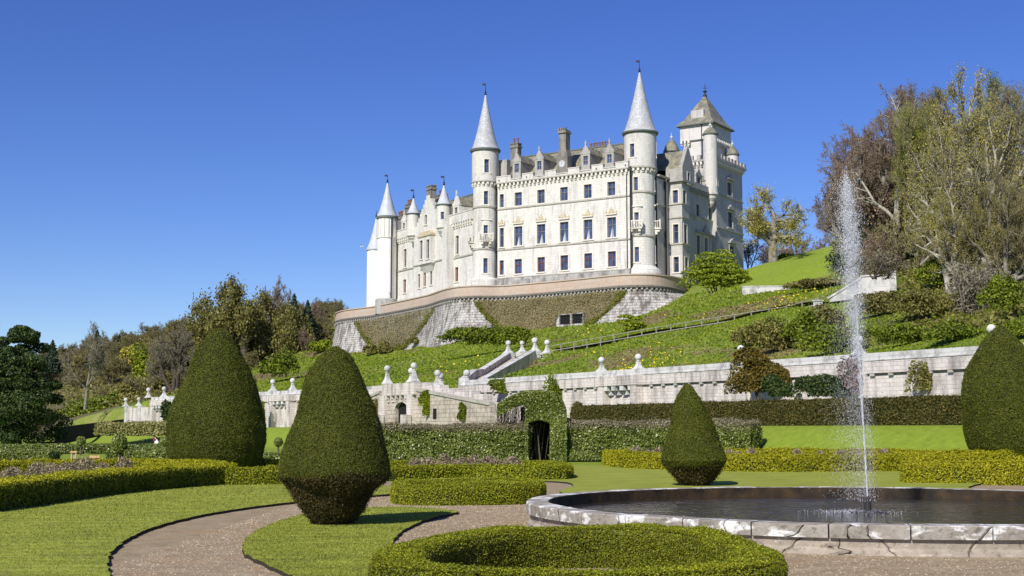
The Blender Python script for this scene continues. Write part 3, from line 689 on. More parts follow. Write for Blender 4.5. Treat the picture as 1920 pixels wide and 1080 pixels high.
# bartizan turrets either side of the gable
def bartizan(px, Y, r, ye, yt, yb, mat='lead', wallm='castle', hole=None, vane=1.2, dome=False, name='turret', tail=1.4):
    T = Cyl(px, Y, r); z = T.z; hs = [thole(T, hole[0], hole[1], hole[2], hole[3])] if hole else []
    s = round_tower(T, [(z(yb), z(ye), 0, hs)], n=24)
    s.lathe((T.C[0], T.C[1], 0), [(.12, z(yb) - tail), (r * .45, z(yb) - tail * .75), (r * .5, z(yb) - tail * .6), (r * .8, z(yb) - tail * .35), (r * .85, z(yb) - tail * .18), (r * 1.08, z(yb) - .12), (r * 1.08, z(yb) + .1), (r, z(yb) + .15)], 24)
    tt = s.build(name, M[wallm], castle)
    ring(T, [(r, z(ye) - .15), (r * 1.14, z(ye) - .08), (r * 1.17, z(ye) + .08), (r, z(ye) + .1)], 'lead_dark', tt, 'gutter', 24)
    if dome:
        h = z(yt) - z(ye); s = MB(); s.lathe((T.C[0], T.C[1], z(ye) + .06), [(r * 1.14, 0), (r * 1.02, h * .2), (r * .82, h * .48), (r * .5, h * .78), (r * .2, h * .95), (.05, h)], 24); sp = s.build('dome', M['slate'], tt, smooth=50)
        s = MB(); s.ball((T.C[0], T.C[1], z(yt) + .3), .22, 8, 6); s.lathe((T.C[0], T.C[1], z(yt)), [(.1, -.1), (.1, .2)], 8); s.lathe((T.C[0], T.C[1], z(yt) + .5), [(.06, 0), (.02, .5)], 6); s.build('finial', M['coping'], sp)
    else: spire(T, z(ye) + .06, z(yt), r * 1.12, mat, tt, vane, n=24)
    if hole:
        h = hs[0]; win(T, (h[0] + h[1]) / 2, h[2], h[3], h[1] - h[0], mull=False, sur=.1, sill=False)
    return T
lY = lambda px, d=0: LF.pt(*LF.px(px, 400, d)[:1], 0, d)[1]
bartizan(830, lY(830, -.8) - .2, 1.05, 383, 343, 425, hole=(829.5, 397, 411, .5), tail=1.6)
bartizan(772, lY(772, -.8) - .2, .98, 400, 368, 440, tail=1.3)
s = MB(); a = LF.px(826, 450, -1.5)[0]; s.fbox(LF, a, a + 1.5, CZ - .6, lz(830, 428), -1.25, 0); s.build('pier', M['castle'], castle)
# big round towers at the west end
T3 = Cyl(722, 209, 1.5); z = T3.z
s = round_tower(T3, [(z(444), z(407), .06, []), (CZ - 1.2, z(444), 0, [])], n=32); t3 = s.build('round_tower', M['castle_white'], castle)
s = MB()
for k in range(7): u = -1.6 + k * .62; s.fbox(T3, u - .05, u + .05, z(444), z(408), -.12, -.05)
s.build('drum_rib', M['trim'], t3)
ring(T3, [(1.55, z(409)), (1.74, z(408)), (1.74, z(404)), (1.6, z(403.5))], 'lead_dark', t3, 'gutter', 32); ring(T3, [(1.52, z(446)), (1.62, z(445.5)), (1.62, z(443)), (1.52, z(442.5))], 'trim_light', t3, 'string_course', 32)
spire(T3, z(404), z(338), 1.7, 'lead', t3, 1.1)
s = MB(); s.fbox(T3, .62, .75, CZ, z(408), -.2, -.05); s.build('drainpipe', M['iron'], castle)
T4 = Cyl(701.5, 214, 1.45); z = T4.z
s = round_tower(T4, [(CZ - 1.5, z(466), 0, [])], n=32); t4 = s.build('round_tower', M['castle_white'], castle)
ring(T4, [(1.46, z(469)), (1.62, z(468)), (1.62, z(465)), (1.5, z(464))], 'lead', t4, 'gutter', 32); spire(T4, z(465.5), z(404), 1.6, 'lead', t4, 1.0)
s = MB(); q = P(722, HZ, 207); s.lathe((q[0], q[1], 0), [(1.75, CZ - 1), (1.75, T3.z(563)), (1.4, T3.z(561))], 20); s.build('tower_base', M['castle_grey'], castle)
s = MB(); s.fbox(LF, ul, ur, CZ - 1, ZLC + .3, 9.3, 9.6); s.fbox(LF, ul, ul + .3, CZ - 1, ZLC + .3, .1, 9.3); s.fbox(MF, u0, u1, CZ - 1, ZCB, 9.2, 9.5); s.build('back_wall', M['castle'], castle)

# --- the side front, turned away to the right
rz = lambda px, y, d=0: RF.px(px, y, d)[1]
ua = -1.0; ub, _ = RF.px(1347, 450)
ZRC = rz(1320, 366); ZRS1 = rz(1315, 409)
def rw(px, yt, yb, w, d=0.0): u, zt = RF.px(px, yt, d); return (u - w / 2, u + w / 2, RF.px(px, yb, d)[1], zt)
hr = [rw(1308, 383, 408, 1.15), rw(1331, 390, 414, 1.15)]
tri = [rw(1309, 441, 478, 1.1), rw(1324, 446, 481, 1.0), rw(1336.5, 450, 482, 1.0)]
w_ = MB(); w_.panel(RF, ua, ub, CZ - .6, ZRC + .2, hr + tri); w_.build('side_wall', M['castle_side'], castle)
for h in hr + tri: win(RF, (h[0] + h[1]) / 2, h[2], h[3], h[1] - h[0])
s = MB(); a, b = tri[0][0] - .4, tri[2][1] + .4; zt = tri[0][3] + .35
s.fbox(RF, a, b, zt, zt + .22, -.3, .05); c = (a + b) / 2; s.fprism(RF, [(c - 1.2, zt + .22), (c + 1.2, zt + .22), (c + .5, zt + .8), (c, zt + 1.5), (c - .5, zt + .8)], -.2, .05)
s.build('pediment', M['castle_grey'], castle)
s = MB(); string(s, RF, ua, ub, ZRS1 - .1, .22, .16); s.build('string_course', M['trim'], castle); s = MB(); string(s, RF, ua, ub, ZRC + .4, .2, .45); s.build('cornice', M['trim'], castle)
s = MB(); corbels(s, RF, 3, ub, ZRC - .02, .7, .34, .45, .4); s.build('corbel_table', M['castle_grey'], castle)
s = MB(); s.fbox(RF, 2, ub, ZRC + .6, ZRC + 1.3, -.35, .05); s.build('parapet', M['castle_grey'], castle)
for px, yt, yb, yg in ((1310, 333, 352, 316), (1333, 343, 361, 325)):
    u, zt = RF.px(px, yt, -.2); _, zb = RF.px(px, yb, -.2); dormer(RF, u, ZRC + .7, zt, zb, RF.px(px, yg, -.2)[1], w=2.0, d0=-.25, back=3.5, hw=.5)
r = MB(); zrr = ZRC + 5.0
r.add([RF.pt(ua, ZRC + .5, .6), RF.pt(ub, ZRC + .5, .6), RF.pt(ub, zrr, 5), RF.pt(ua, zrr, 5), RF.pt(ua, ZRC + .5, 9.4), RF.pt(ub, ZRC + .5, 9.4)], [(0, 1, 2, 3), (3, 2, 5, 4), (0, 3, 4), (1, 5, 2)])
r.build('roof', M['slate'], castle)
s = MB(); s.fbox(RF, 1.0, 1.12, CZ, ZRC, -.2, -.08); s.fbox(RF, 1.35, 1.45, CZ, ZRC, -.2, -.08); s.build('drainpipe', M['iron'], castle)
# stepped bay with gable
bo = 2.0; B = RF.shift(-bo); ba, _ = B.px(1279.5, 450); bb, _ = B.px(1292.5, 450); bb = max(bb, ba + 2.0)
zsb = B.px(1284, 338)[1]; zgp = B.px(1281, 273)[1]; ext = 1.6
hb = [(lambda px, yt, yb, w: (B.px(px, yt)[0] - w / 2, B.px(px, yt)[0] + w / 2, B.px(px, yb)[1], B.px(px, yt)[1]))(*q) for q in ((1283, 357, 382, .9), (1285, 421, 457, .9), (1287, 483, 505, .9))]
SM = Frame2(np.array(B.pt(ba, 0, 0)[:2]), np.array([-RF.N[0], -RF.N[1]]) * -1, MF.N)   # its left cheek faces the garden like the main front
SM.D = RF.N.copy(); SM.N = -RF.D.copy()
# cheek: u runs 0 (at the bay's outer edge) to -bo (at the wall)
hc = []
for px, yt, yb in ((1271.5, 356, 380), (1273.5, 420, 456), (1275.5, 481, 510)):
    u, zt = SM.px(px, yt); hc.append((-1.35, -.55, SM.px(px, yb)[1], zt))
s = MB(); s.panel(B, ba, bb, CZ - .6, zsb, hb); s.panel(SM, -bo, 0, CZ - .6, zsb, hc)
s.quad(B.pt(bb, CZ - .6, 0), B.pt(bb, CZ - .6, bo), B.pt(bb, zsb, bo), B.pt(bb, zsb, 0))
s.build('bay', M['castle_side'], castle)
for h in hb: win(B, (h[0] + h[1]) / 2, h[2], h[3], h[1] - h[0], mull=False)
for h in hc: win(SM, (h[0] + h[1]) / 2, h[2], h[3], h[1] - h[0], mull=False)
s = MB()
for y in (382.5, 408, 457):
    zz = B.px(1285, y)[1]; string(s, B, ba - .1, bb + .1, zz - .15, .2, .14); string(s, SM, -bo, .1, zz - .153, .2, .137)
s.build('string_course', M['trim'], castle)
# gable over the bay, wider than it
GB = RF.shift(-bo - .3); ga2, gb2 = ba - ext * .2, bb + 1.3; c = (ga2 + gb2) / 2; s = MB(); nst = 9
gwin = (c - .35, c + .35, GB.px(1285, 324)[1], GB.px(1285, 306)[1])
zg0 = GB.px(1268, 310)[1]; 
s.panel(GB, ga2, gb2, zsb, zg0, [gwin] if gwin[3] < zg0 else [], .25)
if gwin[3] >= zg0: gwin = (gwin[0], gwin[1], zg0 - 1.9, zg0 - .4); s = MB(); s.panel(GB, ga2, gb2, zsb, zg0, [gwin], .25)
for k in range(nst): s.fbox(GB, c - (gb2 - ga2) / 2 * (1 - k / nst), c + (gb2 - ga2) / 2 * (1 - k / nst), zg0 + (zgp - zg0) * k / nst, zg0 + (zgp - zg0) * (k + 1) / nst, 0, .5)
for q in (ga2, gb2): s.quad(GB.pt(q, zsb, 0), GB.pt(q, zsb, bo + .5), GB.pt(q, zg0, bo + .5), GB.pt(q, zg0, 0))
s.quad(GB.pt(ga2, zsb, 0), GB.pt(gb2, zsb, 0), GB.pt(gb2, zsb, bo), GB.pt(ga2, zsb, bo)); s.fbox(GB, ga2 - .1, gb2 + .1, zsb - .3, zsb, -.12, bo - .05)
s.build('gable_wall', M['castle_grey'], castle); win(GB, c, gwin[2], gwin[3], .7, mull=False, rec=.25)
r = MB(); r.add([GB.pt(ga2, zg0 - .1, .5), GB.pt(c, zgp - .5, .5), GB.pt(c, zgp - .5, 7), GB.pt(ga2, zg0 - .1, 7), GB.pt(gb2, zg0 - .1, .5), GB.pt(gb2, zg0 - .1, 7)], [(0, 1, 2, 3), (1, 4, 5, 2)]); r.build('roof', M['slate'], castle)
# small domed stair turret behind the east tower
bartizan(1266, 186, 1.05, 283, 259, 372, wallm='castle_grey', dome=True, tail=.5)
# end block with machicolated parapet
E = RF.shift(-.7); ea, _ = E.px(1344, 450); eb, _ = E.px(1393.5, 450)
ez = lambda px, y: E.px(px, y)[1]
he = [(lambda px, yt, yb, w: (E.px(px, yt)[0] - w / 2, E.px(px, yt)[0] + w / 2, E.px(px, yb)[1], E.px(px, yt)[1]))(*q) for q in ((1367.5, 342, 367, 1.7), (1369, 398, 427, 1.7), (1372, 461, 476, 1.7))]
ZEC = ez(1365, 316); ZEP = ez(1365, 300)
EM = Frame2(np.array(E.pt(ea, 0, 0)[:2]), RF.N.copy(), -RF.D.copy())   # left face of the block, u negative going left
lenL = 9.0
s = MB(); s.panel(E, ea, eb, CZ - 1, ZEC + .5, he); s.panel(EM, -lenL, 0, CZ - 1, ZEC + .5)
s.quad(E.pt(eb, CZ - 1, 0), E.pt(eb, CZ - 1, lenL), E.pt(eb, ZEC + .5, lenL), E.pt(eb, ZEC + .5, 0)); s.quad(E.pt(ea, CZ - 1, lenL), E.pt(eb, CZ - 1, lenL), E.pt(eb, ZEC + .5, lenL), E.pt(ea, ZEC + .5, lenL)); s.quad(E.pt(ea, ZEC + .5, 0), E.pt(eb, ZEC + .5, 0), E.pt(eb, ZEC + .5, lenL), E.pt(ea, ZEC + .5, lenL))
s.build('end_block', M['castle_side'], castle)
for h in he:
    win(E, (h[0] + h[1]) / 2, h[2], h[3], h[1] - h[0]); u = (h[0] + h[1]) / 2; t = MB(); t.fbox(E, u - 1.25, u + 1.25, h[3] + .3, h[3] + .5, -.4, .05); t.fprism(E, [(u - 1.1, h[3] + .5), (u + 1.1, h[3] + .5), (u, h[3] + 1.1)], -.3, .05); t.build('window_cornice', M['castle_grey'], castle)
s = MB()
for m, a, b in ((E, ea, eb), (EM, -lenL, .0)):
    corbels(s, m, a, b, ZEC, .6, .3, .5, .5)
s.build('corbel_table', M['trim_light'], castle)
s = MB()
for m, a, b, e in ((E, ea - .55, eb + .55, 0), (EM, -lenL, .55, .003)):
    s.fbox(m, a, b, ZEC + .5 + e, ZEP - .5, -.55 + e, -.2 + e); n = int((b - a) / 1.1)
    for k in range(n): q = a + (b - a) * (k + .5) / n; s.fbox(m, q - .3, q + .3, ZEP - .5, ZEP + .15, -.55 + e, -.2 + e)
s.build('battlement', M['castle_grey'], castle)
for y in (372, 433): s = MB(); string(s, E, ea, eb, ez(1365, y), .2, .15); s.build('string_course', M['trim'], castle)
eY = lambda px: E.pt(E.px(px, 400)[0], 0)[1]
bartizan(1340.5, eY(1343) - .4, 1.0, 250, 236, 362, wallm='castle_front_grey', dome=True, hole=(1345, 336, 349, .35), tail=1.9)
bartizan(1382.5, eY(1391) + .2, .92, 289, 272, 379, wallm='castle_front_grey', dome=True, tail=2.2)
# square clock tower with a steep pyramid roof
K = RF.shift(1.2); ka, _ = K.px(1336, 300); kb, _ = K.px(1371, 300); KM = Frame2(np.array(K.pt(ka, 0, 0)[:2]), RF.N.copy(), -RF.D.copy())
kl = -KM.px(1276, 300)[0]; ZKE = K.px(1336, 229)[1]; ZKA = K.px(1319, 178, kl / 2)[1]; ZKC = K.px(1345, 262)[1]
s = MB(); s.hexa([KM.pt(-kl + .3, CZ, .35), KM.pt(-.35, CZ, .35), K.pt(kb - .7, CZ, .35), K.pt(kb - .7, CZ, kl - .3), KM.pt(-kl + .3, ZKC, .35), KM.pt(-.35, ZKC, .35), K.pt(kb - .7, ZKC, .35), K.pt(kb - .7, ZKC, kl - .3)])
s.v[-8:] = [K.pt(ka + .35, CZ, .35), K.pt(kb - .7, CZ, .35), K.pt(kb - .7, CZ, kl - .3), K.pt(ka + .35, CZ, kl - .3), K.pt(ka + .35, ZKC, .35), K.pt(kb - .7, ZKC, .35), K.pt(kb - .7, ZKC, kl - .3), K.pt(ka + .35, ZKC, kl - .3)]
s.hexa([K.pt(ka, ZKC, 0), K.pt(kb, ZKC, 0), K.pt(kb, ZKC, kl), K.pt(ka, ZKC, kl), K.pt(ka, ZKE, 0), K.pt(kb, ZKE, 0), K.pt(kb, ZKE, kl), K.pt(ka, ZKE, kl)])
kt = s.build('square_tower', M['castle_front_grey'], castle)
s = MB(); corbels(s, K, ka, kb, ZKC - .45, .6, .3, .5, .3); corbels(s, KM, -kl, -kl * .66, ZKC - .45, .6, .3, .5, .3); corbels(s, KM, -kl * .32, 0, ZKC + .6, .5, .24, .4, .22); s.build('corbel_table', M['trim_light'], kt)
s = MB(); e = .45; A = [K.pt(ka - e, ZKE, -e), K.pt(kb + e, ZKE, -e), K.pt(kb + e, ZKE, kl + e), K.pt(ka - e, ZKE, kl + e)]
cc = np.mean(np.array(A), 0); mid = [tuple(cc + (np.array(p) - cc) * .72 + np.array([0, 0, (ZKA - ZKE) * .2])) for p in A]
ap = [tuple(cc + (np.array(p) - cc) * .03 + np.array([0, 0, ZKA - ZKE])) for p in A]
s.add(A + mid + ap, [(0, 1, 5, 4), (1, 2, 6, 5), (2, 3, 7, 6), (3, 0, 4, 7), (4, 5, 9, 8), (5, 6, 10, 9), (6, 7, 11, 10), (7, 4, 8, 11), (8, 9, 10, 11), (3, 2, 1, 0)])
pr = s.build('pyramid_roof', M['slate'], kt)
s = MB(); s.add([tuple(np.array(p) - np.array([0, 0, .18])) for p in A] + [tuple(np.array(p) - np.array([0, 0, .005])) for p in A], [(0, 1, 5, 4), (1, 2, 6, 5), (2, 3, 7, 6), (3, 0, 4, 7)]); s.build('gutter', M['lead_dark'], kt)
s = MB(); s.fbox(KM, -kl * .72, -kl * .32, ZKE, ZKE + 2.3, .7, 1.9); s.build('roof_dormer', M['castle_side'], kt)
s = MB(); t0 = (cc[0], cc[1], ZKA); s.lathe(t0, [(.3, -.3), (.3, .1), (.12, .2), (.1, .5), (.35, .6), (.35, .7), (.05, .8), (.05, 1.6), (.02, 1.9)], 8); s.box((cc[0], cc[1], ZKA + 1.15), .9, .05, .06); s.box((cc[0], cc[1], ZKA + 1.25), .05, .9, .06); s.build('weather_vane', M['iron'], kt)
s = MB(); s.fbox(KM, -kl * .32 - .06, -kl * .32 + .06, CZ, ZKE - .1, -.12, -.02); s.build('drainpipe', M['iron'], kt)

# ------------------------------------------------------------ the terrace the castle stands on
M['trim_dark'] = flat('dark_cornice_stone', (.13, .115, .10), .9, (.26, .24, .21), 4, bump=.3)  # cornice stone, darker than the wall below it
TP = [(627, 225), (629, 219), (640, 215), (668, 211.5), (700, 208), (760, 197.5), (806, 189.5), (826, 184), (846, 180), (872, 178), (905, 177.5), (940, 178), (1040, 172.5), (1130, 167), (1160, 165), (1195, 164), (1235, 164.5), (1265, 167), (1285, 171), (1296, 178), (1300, 190)]
ZT = 20.9
tp = np.array([P(a, HZ, y)[:2] for a, y in TP])
def dens(poly, step=1.0):
    out = []
    for a, b in zip(poly[:-1], poly[1:]):
        n = max(1, int(np.linalg.norm(b - a) / step)); out += [a + (b - a) * k / n for k in range(n)]
    return np.array(out + [poly[-1]])
def smooth_poly(p, it=2):
    for _ in range(it): p = np.concatenate([[p[0]], (p[:-2] + 2 * p[1:-1] + p[2:]) / 4, [p[-1]]])
    return p
td = smooth_poly(dens(tp, .6), 6); tg = np.gradient(td, axis=0); tg /= np.linalg.norm(tg, axis=1, keepdims=True); tno = np.stack([tg[:, 1], -tg[:, 0]], 1)
tpx = 960 + F * cp_ * td[:, 0] / td[:, 1]
# batter: bastions splay out towards the foot
tsp = np.interp(tpx, [625, 640, 700, 790, 815, 850, 900, 930, 1000, 1130, 1170, 1240, 1280, 1300], [1.6, 2.6, 1.2, 1.0, 2.0, 3.2, 2.4, 1.2, .9, 1.0, 2.6, 3.2, 2.0, .6])
terrace = empty('terrace_wall', (2, 185, 14), 'curving battered terrace wall of mottled stone with a pink parapet below the castle', 'wall')
def sweep(levels, name, mat, parent, closed_top=False):
    s = MB(); k = len(levels); n = len(td)
    vs = []
    for i in range(n):
        for off, z in levels:
            o_ = off(i) if callable(off) else off; zz = z(i) if callable(z) else z; q = td[i] + tno[i] * o_; vs.append((q[0], q[1], zz))
    fs = [(i * k + j, (i + 1) * k + j, (i + 1) * k + j + 1, i * k + j + 1) for i in range(n - 1) for j in range(k - 1)]
    s.add(vs, fs); return s.build(name, mat, parent)
ZF = np.array([gz1(*(td[i] + tno[i] * (1.5 + tsp[i]))) for i in range(len(td))]) - 1.5
ZCR = ZT - 1.75
def boff(v): return (1 - v) ** 1.7
sweep([((lambda i, v=v: tsp[i] * boff(v) + .05), (lambda i, v=v: ZF[i] * (1 - v) + ZCR * v)) for v in (0, .12, .25, .4, .55, .7, .85, 1)], 'rampart', M['rampart'], terrace)
sweep([(.0, ZCR), (.34, ZCR + .04), (.40, ZCR + .24), (.2, ZCR + .36)], 'cornice', M['trim_dark'], terrace)
s = MB(); L = np.concatenate([[0], np.cumsum(np.linalg.norm(np.diff(td, axis=0), axis=1))])
for d in np.arange(.3, L[-1], .62):
    x = np.interp(d, L, td[:, 0]); y = np.interp(d, L, td[:, 1]); i = int(np.searchsorted(L, d)); i = min(i, len(td) - 1)
    s.box((x + tno[i, 0] * .16, y + tno[i, 1] * .16, ZCR - .24), .22, .30, .22, atan2(tg[i, 1], tg[i, 0]))
s.build('corbel_table', M['castle_grey'], terrace)
sweep([(.2, ZCR + .34), (.2, ZT - .62), (.12, ZT - .6), (.12, ZT - .18), (.24, ZT - .16), (.24, ZT), (-.4, ZT), (-.4, CZ - .4)], 'parapet', M['parapet'], terrace)
# barred window in the curtain wall
i0 = int(np.argmin(np.abs(tpx - 1071))); RFm = Frame(td[i0] + tno[i0] * 1.0, tg[i0]); 
s = MB(); a0, zt = RFm.px(1049, 591); b0, zb = RFm.px(1093, 606)
s.fbox(RFm, a0 - .1, a0, zb - .1, zt + .1, -.05, .8); s.fbox(RFm, b0, b0 + .1, zb - .1, zt + .1, -.05, .8); m0 = (a0 + b0) / 2; s.fbox(RFm, m0 - .14, m0 + .14, zb, zt, -.05, .8); s.fbox(RFm, a0, b0, zt, zt + .1, -.053, .8); s.fbox(RFm, a0 - .2, b0 + .2, zb - .5, zb, -.07, .8)
bw_ = s.build('barred_window', M['rampart'], terrace)
s = MB(); s.fbox(RFm, a0, b0, zb, zt, .25, .3); s.build('opening', M['dark'], bw_)  # dark sheet behind the bars stands in for the shade inside
s = MB()
for k in range(15): q = a0 + (b0 - a0) * (k + .5) / 15; s.fbox(RFm, q - .02, q + .02, zb, zt, .02, .06)
for k in range(5): q = zb + (zt - zb) * (k + .5) / 5; s.fbox(RFm, a0, b0, q - .02, q + .02, .065, .1)
s.build('bars', M['iron'], bw_)
# gravel on top
s = MB(); back = [(x, y) for x, y in ((34, 215), (20, 245), (-25, 245))]; poly = [tuple(q - n_ * .38) for q, n_ in zip(td, tno)] + back; s.add([(x, y, CZ) for x, y in poly], [tuple(range(len(poly)))]); s.build('terrace_floor', flat('terrace_gravel', (.42, .38, .32), .95), terrace)
# ------------------------------------------------------------ garden walls, gate, stairs
WF = Frame((3.7, 101), (20.3, -35.0)); WLF = Frame((-23.3, 142), (24.3, -33.0))
ZB = 1.3
def finial_mesh(h=1.0, r=.27):
    """pedestal with flared sides under a stone ball, standing at z = 0"""
    s = MB()
    for z0, z1, a, b in ((0, .10, .42, .40), (.10, .26 * h, .38, .25), (.26 * h, .48 * h, .25, .16), (.48 * h, .72 * h, .16, .13)):
        s.hexa([(-a, -a, z0), (a, -a, z0), (a, a, z0), (-a, a, z0), (-b, -b, z1), (b, -b, z1), (b, b, z1), (-b, b, z1)])
    s.lathe((0, 0, .72 * h), [(.15, -.02), (.2, .03), (.15, .08), (.1, .12)], 12); return s
FIN_B = finial_mesh(); FIN_T = finial_mesh(1.5)
def finial(x, y, z, parent, sc=1.0, tall=False, rot=0.0):
    src = FIN_T if tall else FIN_B; h = 1.5 if tall else 1.0; ca, sa = cos(rot) * sc, sin(rot) * sc
    s = MB(); s.add([(x + p[0] * ca - p[1] * sa, y + p[0] * sa + p[1] * ca, z + p[2] * sc) for p in src.v], src.f); f = s.build('finial', M['coping'], parent)
    b = MB(); b.ball((x, y, z + (.72 * h + .1 + .28) * sc), .31 * sc, 18, 12); b.build('ball', M['coping'], f, smooth=True); return f
def wfin(fr, px, zt, parent, d=-.15, tall=False, sc=.76):
    u, _ = fr.px(px, 700, d); q = fr.pt(u, 0, d); return finial(q[0], q[1], zt, parent, sc, tall, atan2(fr.D[1], fr.D[0]))
def long_wall(fr, ua, ub, zt, root, zb=ZB, mat='garden_wall', dents=True, step=1.35):
    """wall face, corbelled parapet with its coping"""
    s = MB(); n = max(1, int((ub - ua) / 6)); s.panel(fr, ua, ub, zb, zt - 1.25, [], d=-.5, du=6)
    s.fbox(fr, ua, ub, zb, zt - 1.25, -.495, .12); s.build('wall_face', M[mat], root)
    s = MB(); s.fbox(fr, ua, ub, zt - 1.10, zt - .42, -.66, .14)
    s.build('wall_parapet', M[mat], root)
    s = MB(); s.fbox(fr, ua, ub, zt - .42, zt - .36, -.70, .16); s.fprism(fr, [(ua, zt - .36), (ub, zt - .36), (ub, zt), (ua, zt)], -.62, .15); s.build('coping', M['coping'], root)
    if dents:
        s = MB(); k = int((ub - ua) / step)
        for i in range(k): c = ua + (ub - ua) * (i + .5) / k; s.fbox(fr, c - .16, c + .16, zt - 1.25, zt - 1.103, -.64, -.4)
        s.fbox(fr, ua, ub, zt - 1.25, zt - 1.103, -.45, .1); s.build('corbel_table', M['trim'], root)
def blind_bay(fr, p0, p1, zt, root, zb=ZB):
    """two piers with a lintel carried on heavy corbels"""
    a, b = fr.px(p0, 720, -.8)[0], fr.px(p1, 720, -.8)[0]; s = MB()
    for q in (a, b): s.fbox(fr, q - .3, q + .3, zb, zt - 1.103, -1.25, -.5); s.fbox(fr, q - .4, q + .4, zt - 1.1, zt - .43, -1.3, -.6)
    s.fbox(fr, a + .4, b - .4, zt - 1.1, zt - .43, -1.2, -.62); s.build('bay_pier', M['garden_wall'], root)
    s = MB(); n = 4
    for i in range(n): c = a + (b - a) * (i + .5) / n; s.fbox(fr, c - .22, c + .22, zt - 1.45, zt - 1.11, -1.15, -.5); s.fbox(fr, c - .2, c + .2, zt - 1.75, zt - 1.46, -.85, -.5)
    s.build('bay_corbel', M['coping'], root)
    s = MB(); s.fbox(fr, a + .23, b - .23, zb, zt - 1.9, -.62, -.5); s.build('bay_panel', M['garden_wall'], root)
ZW = WF.px(1612, 663.5, -.6)[1]
gw0 = WF.px(862, 715, -.5)[0]; gw1 = WF.px(2120, 640, -.5)[0]
q = WF.pt((gw0 + gw1) / 2, ZB)
wall_r = empty('garden_wall', q, 'long pale stone garden wall with ball finials, rising to the right behind the clipped hedge', 'wall')
long_wall(WF, gw0, gw1, ZW, wall_r); blind_bay(WF, 1135, 1196, ZW, wall_r)
for px in (1128, 1197, 1390, 1612, 1862): wfin(WF, px, ZW, wall_r)
for px in (1128, 1390, 1612, 1862):
    if px > 1200: s = MB(); u = WF.px(px, 700, -.7)[0]; s.fbox(WF, u - .4, u + .4, ZB, ZW - .43, -.74, -.5); s.build('pier', M['garden_wall'], wall_r)
# left wall
ZL = WLF.px(515, 733.5, -.6)[1]; ZL2 = WLF.px(262, 764, -.6)[1]
la, lb, lc = WLF.px(236, 760, -.5)[0], WLF.px(286, 750, -.5)[0], WLF.px(690, 720, -.5)[0]
wall_l = empty('garden_wall', WLF.pt((lb + lc) / 2, ZB), 'far white garden wall with paired ball finials, seen between the two big yews and at the left', 'wall')
long_wall(WLF, lb, lc, ZL, wall_l); blind_bay(WLF, 514, 547, ZL, wall_l); blind_bay(WLF, 291, 312, ZL, wall_l)
s = MB(); s.fbox(WLF, la, lb - .01, ZB, ZL2, -.55, .1); s.build('end_wall', M['garden_wall'], wall_l)
for px in (237.5, 262): s = MB(); u = WLF.px(px, 760, -.6)[0]; s.fbox(WLF, u - .35, u + .35, ZB, ZL2 + .2, -.75, .15); s.build('pier', M['coping'], wall_l); wfin(WLF, px, ZL2 + .2, wall_l, -.3, False, .85)
for px in (279.5, 308.5, 512, 549): wfin(WLF, px, ZL, wall_l, -.2, False, .95)
for px in (288,): s = MB(); u = WLF.px(px, 760, -.6)[0]; s.fbox(WLF, u - .4, u + .4, ZB, ZL + .02, -.78, .18); s.build('pier', M['coping'], wall_l)

# arched gate with its stepped parapets and sloping stair walls
GF = WF.shift(-5.0)
gate = empty('garden_gate', GF.pt(GF.px(752, 797)[0], ZB), 'arched stone garden gate with buttresses, stepped parapet and ball finials below the stairs', 'gate')
gp = lambda px, py, d=0: GF.px(px, py, d)
u0g, u1g = gp(722, 720)[0], gp(782, 720)[0]; ztg = gp(752, 719)[1]; za = gp(752, 754)[1]; ca_ = gp(753, 770)[0]; hwA = 1.25; rA = .62
N_ = 12; sp = za - rA
arch = [(ca_ - hwA, ZB), (ca_ - hwA, sp)] + [(ca_ - hwA * cos(pi * k / N_), sp + rA * sin(pi * k / N_)) for k in range(1, N_)] + [(ca_ + hwA, sp), (ca_ + hwA, ZB)]
s = MB(); s.panel(GF, u0g, ca_ - hwA, ZB, ztg - 1.05); s.panel(GF, ca_ + hwA, u1g, ZB, ztg - 1.05)
top = ztg - 1.05; up = arch[1:-1]
for (a, e), (b, g_) in zip(up, up[1:]): s.quad(GF.pt(a, e), GF.pt(b, g_), GF.pt(b, top), GF.pt(a, top))
for (a, e), (b, g_) in zip(arch, arch[1:]): s.quad(GF.pt(a, e), GF.pt(a, e, 3.2), GF.pt(b, g_, 3.2), GF.pt(b, g_))
s.build('gate_wall', M['cream_wall'], gate)
s = MB(); s.fprism(GF, [(a, e) for a, e in arch], .30, 3.3); s.build('passage_shade', M['dark'], gate)  # solid dark block fills the arch in place of the passage's shade
s = MB()
for (a, e), (b, g_) in zip(up, up[1:]):
    k = 1.16; s.add([GF.pt(a, e, -.06), GF.pt(b, g_, -.06), GF.pt(ca_ + (b - ca_) * k, sp + (g_ - sp) * k, -.06), GF.pt(ca_ + (a - ca_) * k, sp + (e - sp) * k, -.06)], [(0, 1, 2, 3)])
s.build('arch_moulding', M['coping'], gate)
s = MB(); s.fbox(GF, u0g, u1g, ztg - 1.0, ztg, -.3, .9); n = 6
for i in range(n): c = u0g + .35 + (u1g - u0g - .7) * (i + .5) / n; s.fbox(GF, c - .14, c + .14, ztg - 1.3, ztg - 1.01, -.28, .02); s.fbox(GF, c - .12, c + .12, ztg - 1.55, ztg - 1.31, -.14, .02)
s.build('gate_parapet', M['garden_wall'], gate)
for px in (722.5, 773):
    s = MB(); u = gp(px, 760)[0]; s.fbox(GF, u - .42, u + .42, ZB, ztg - 1.0, -.35, .02); s.fprism(GF, [(u - .5, ZB), (u + .5, ZB), (u + .5, gp(752, 778)[1]), (u - .5, gp(752, 778)[1])], -.85, -.353); s.build('buttress', M['garden_wall'], gate)
def zz(py, px=752, d=0): return gp(px, py, d)[1]
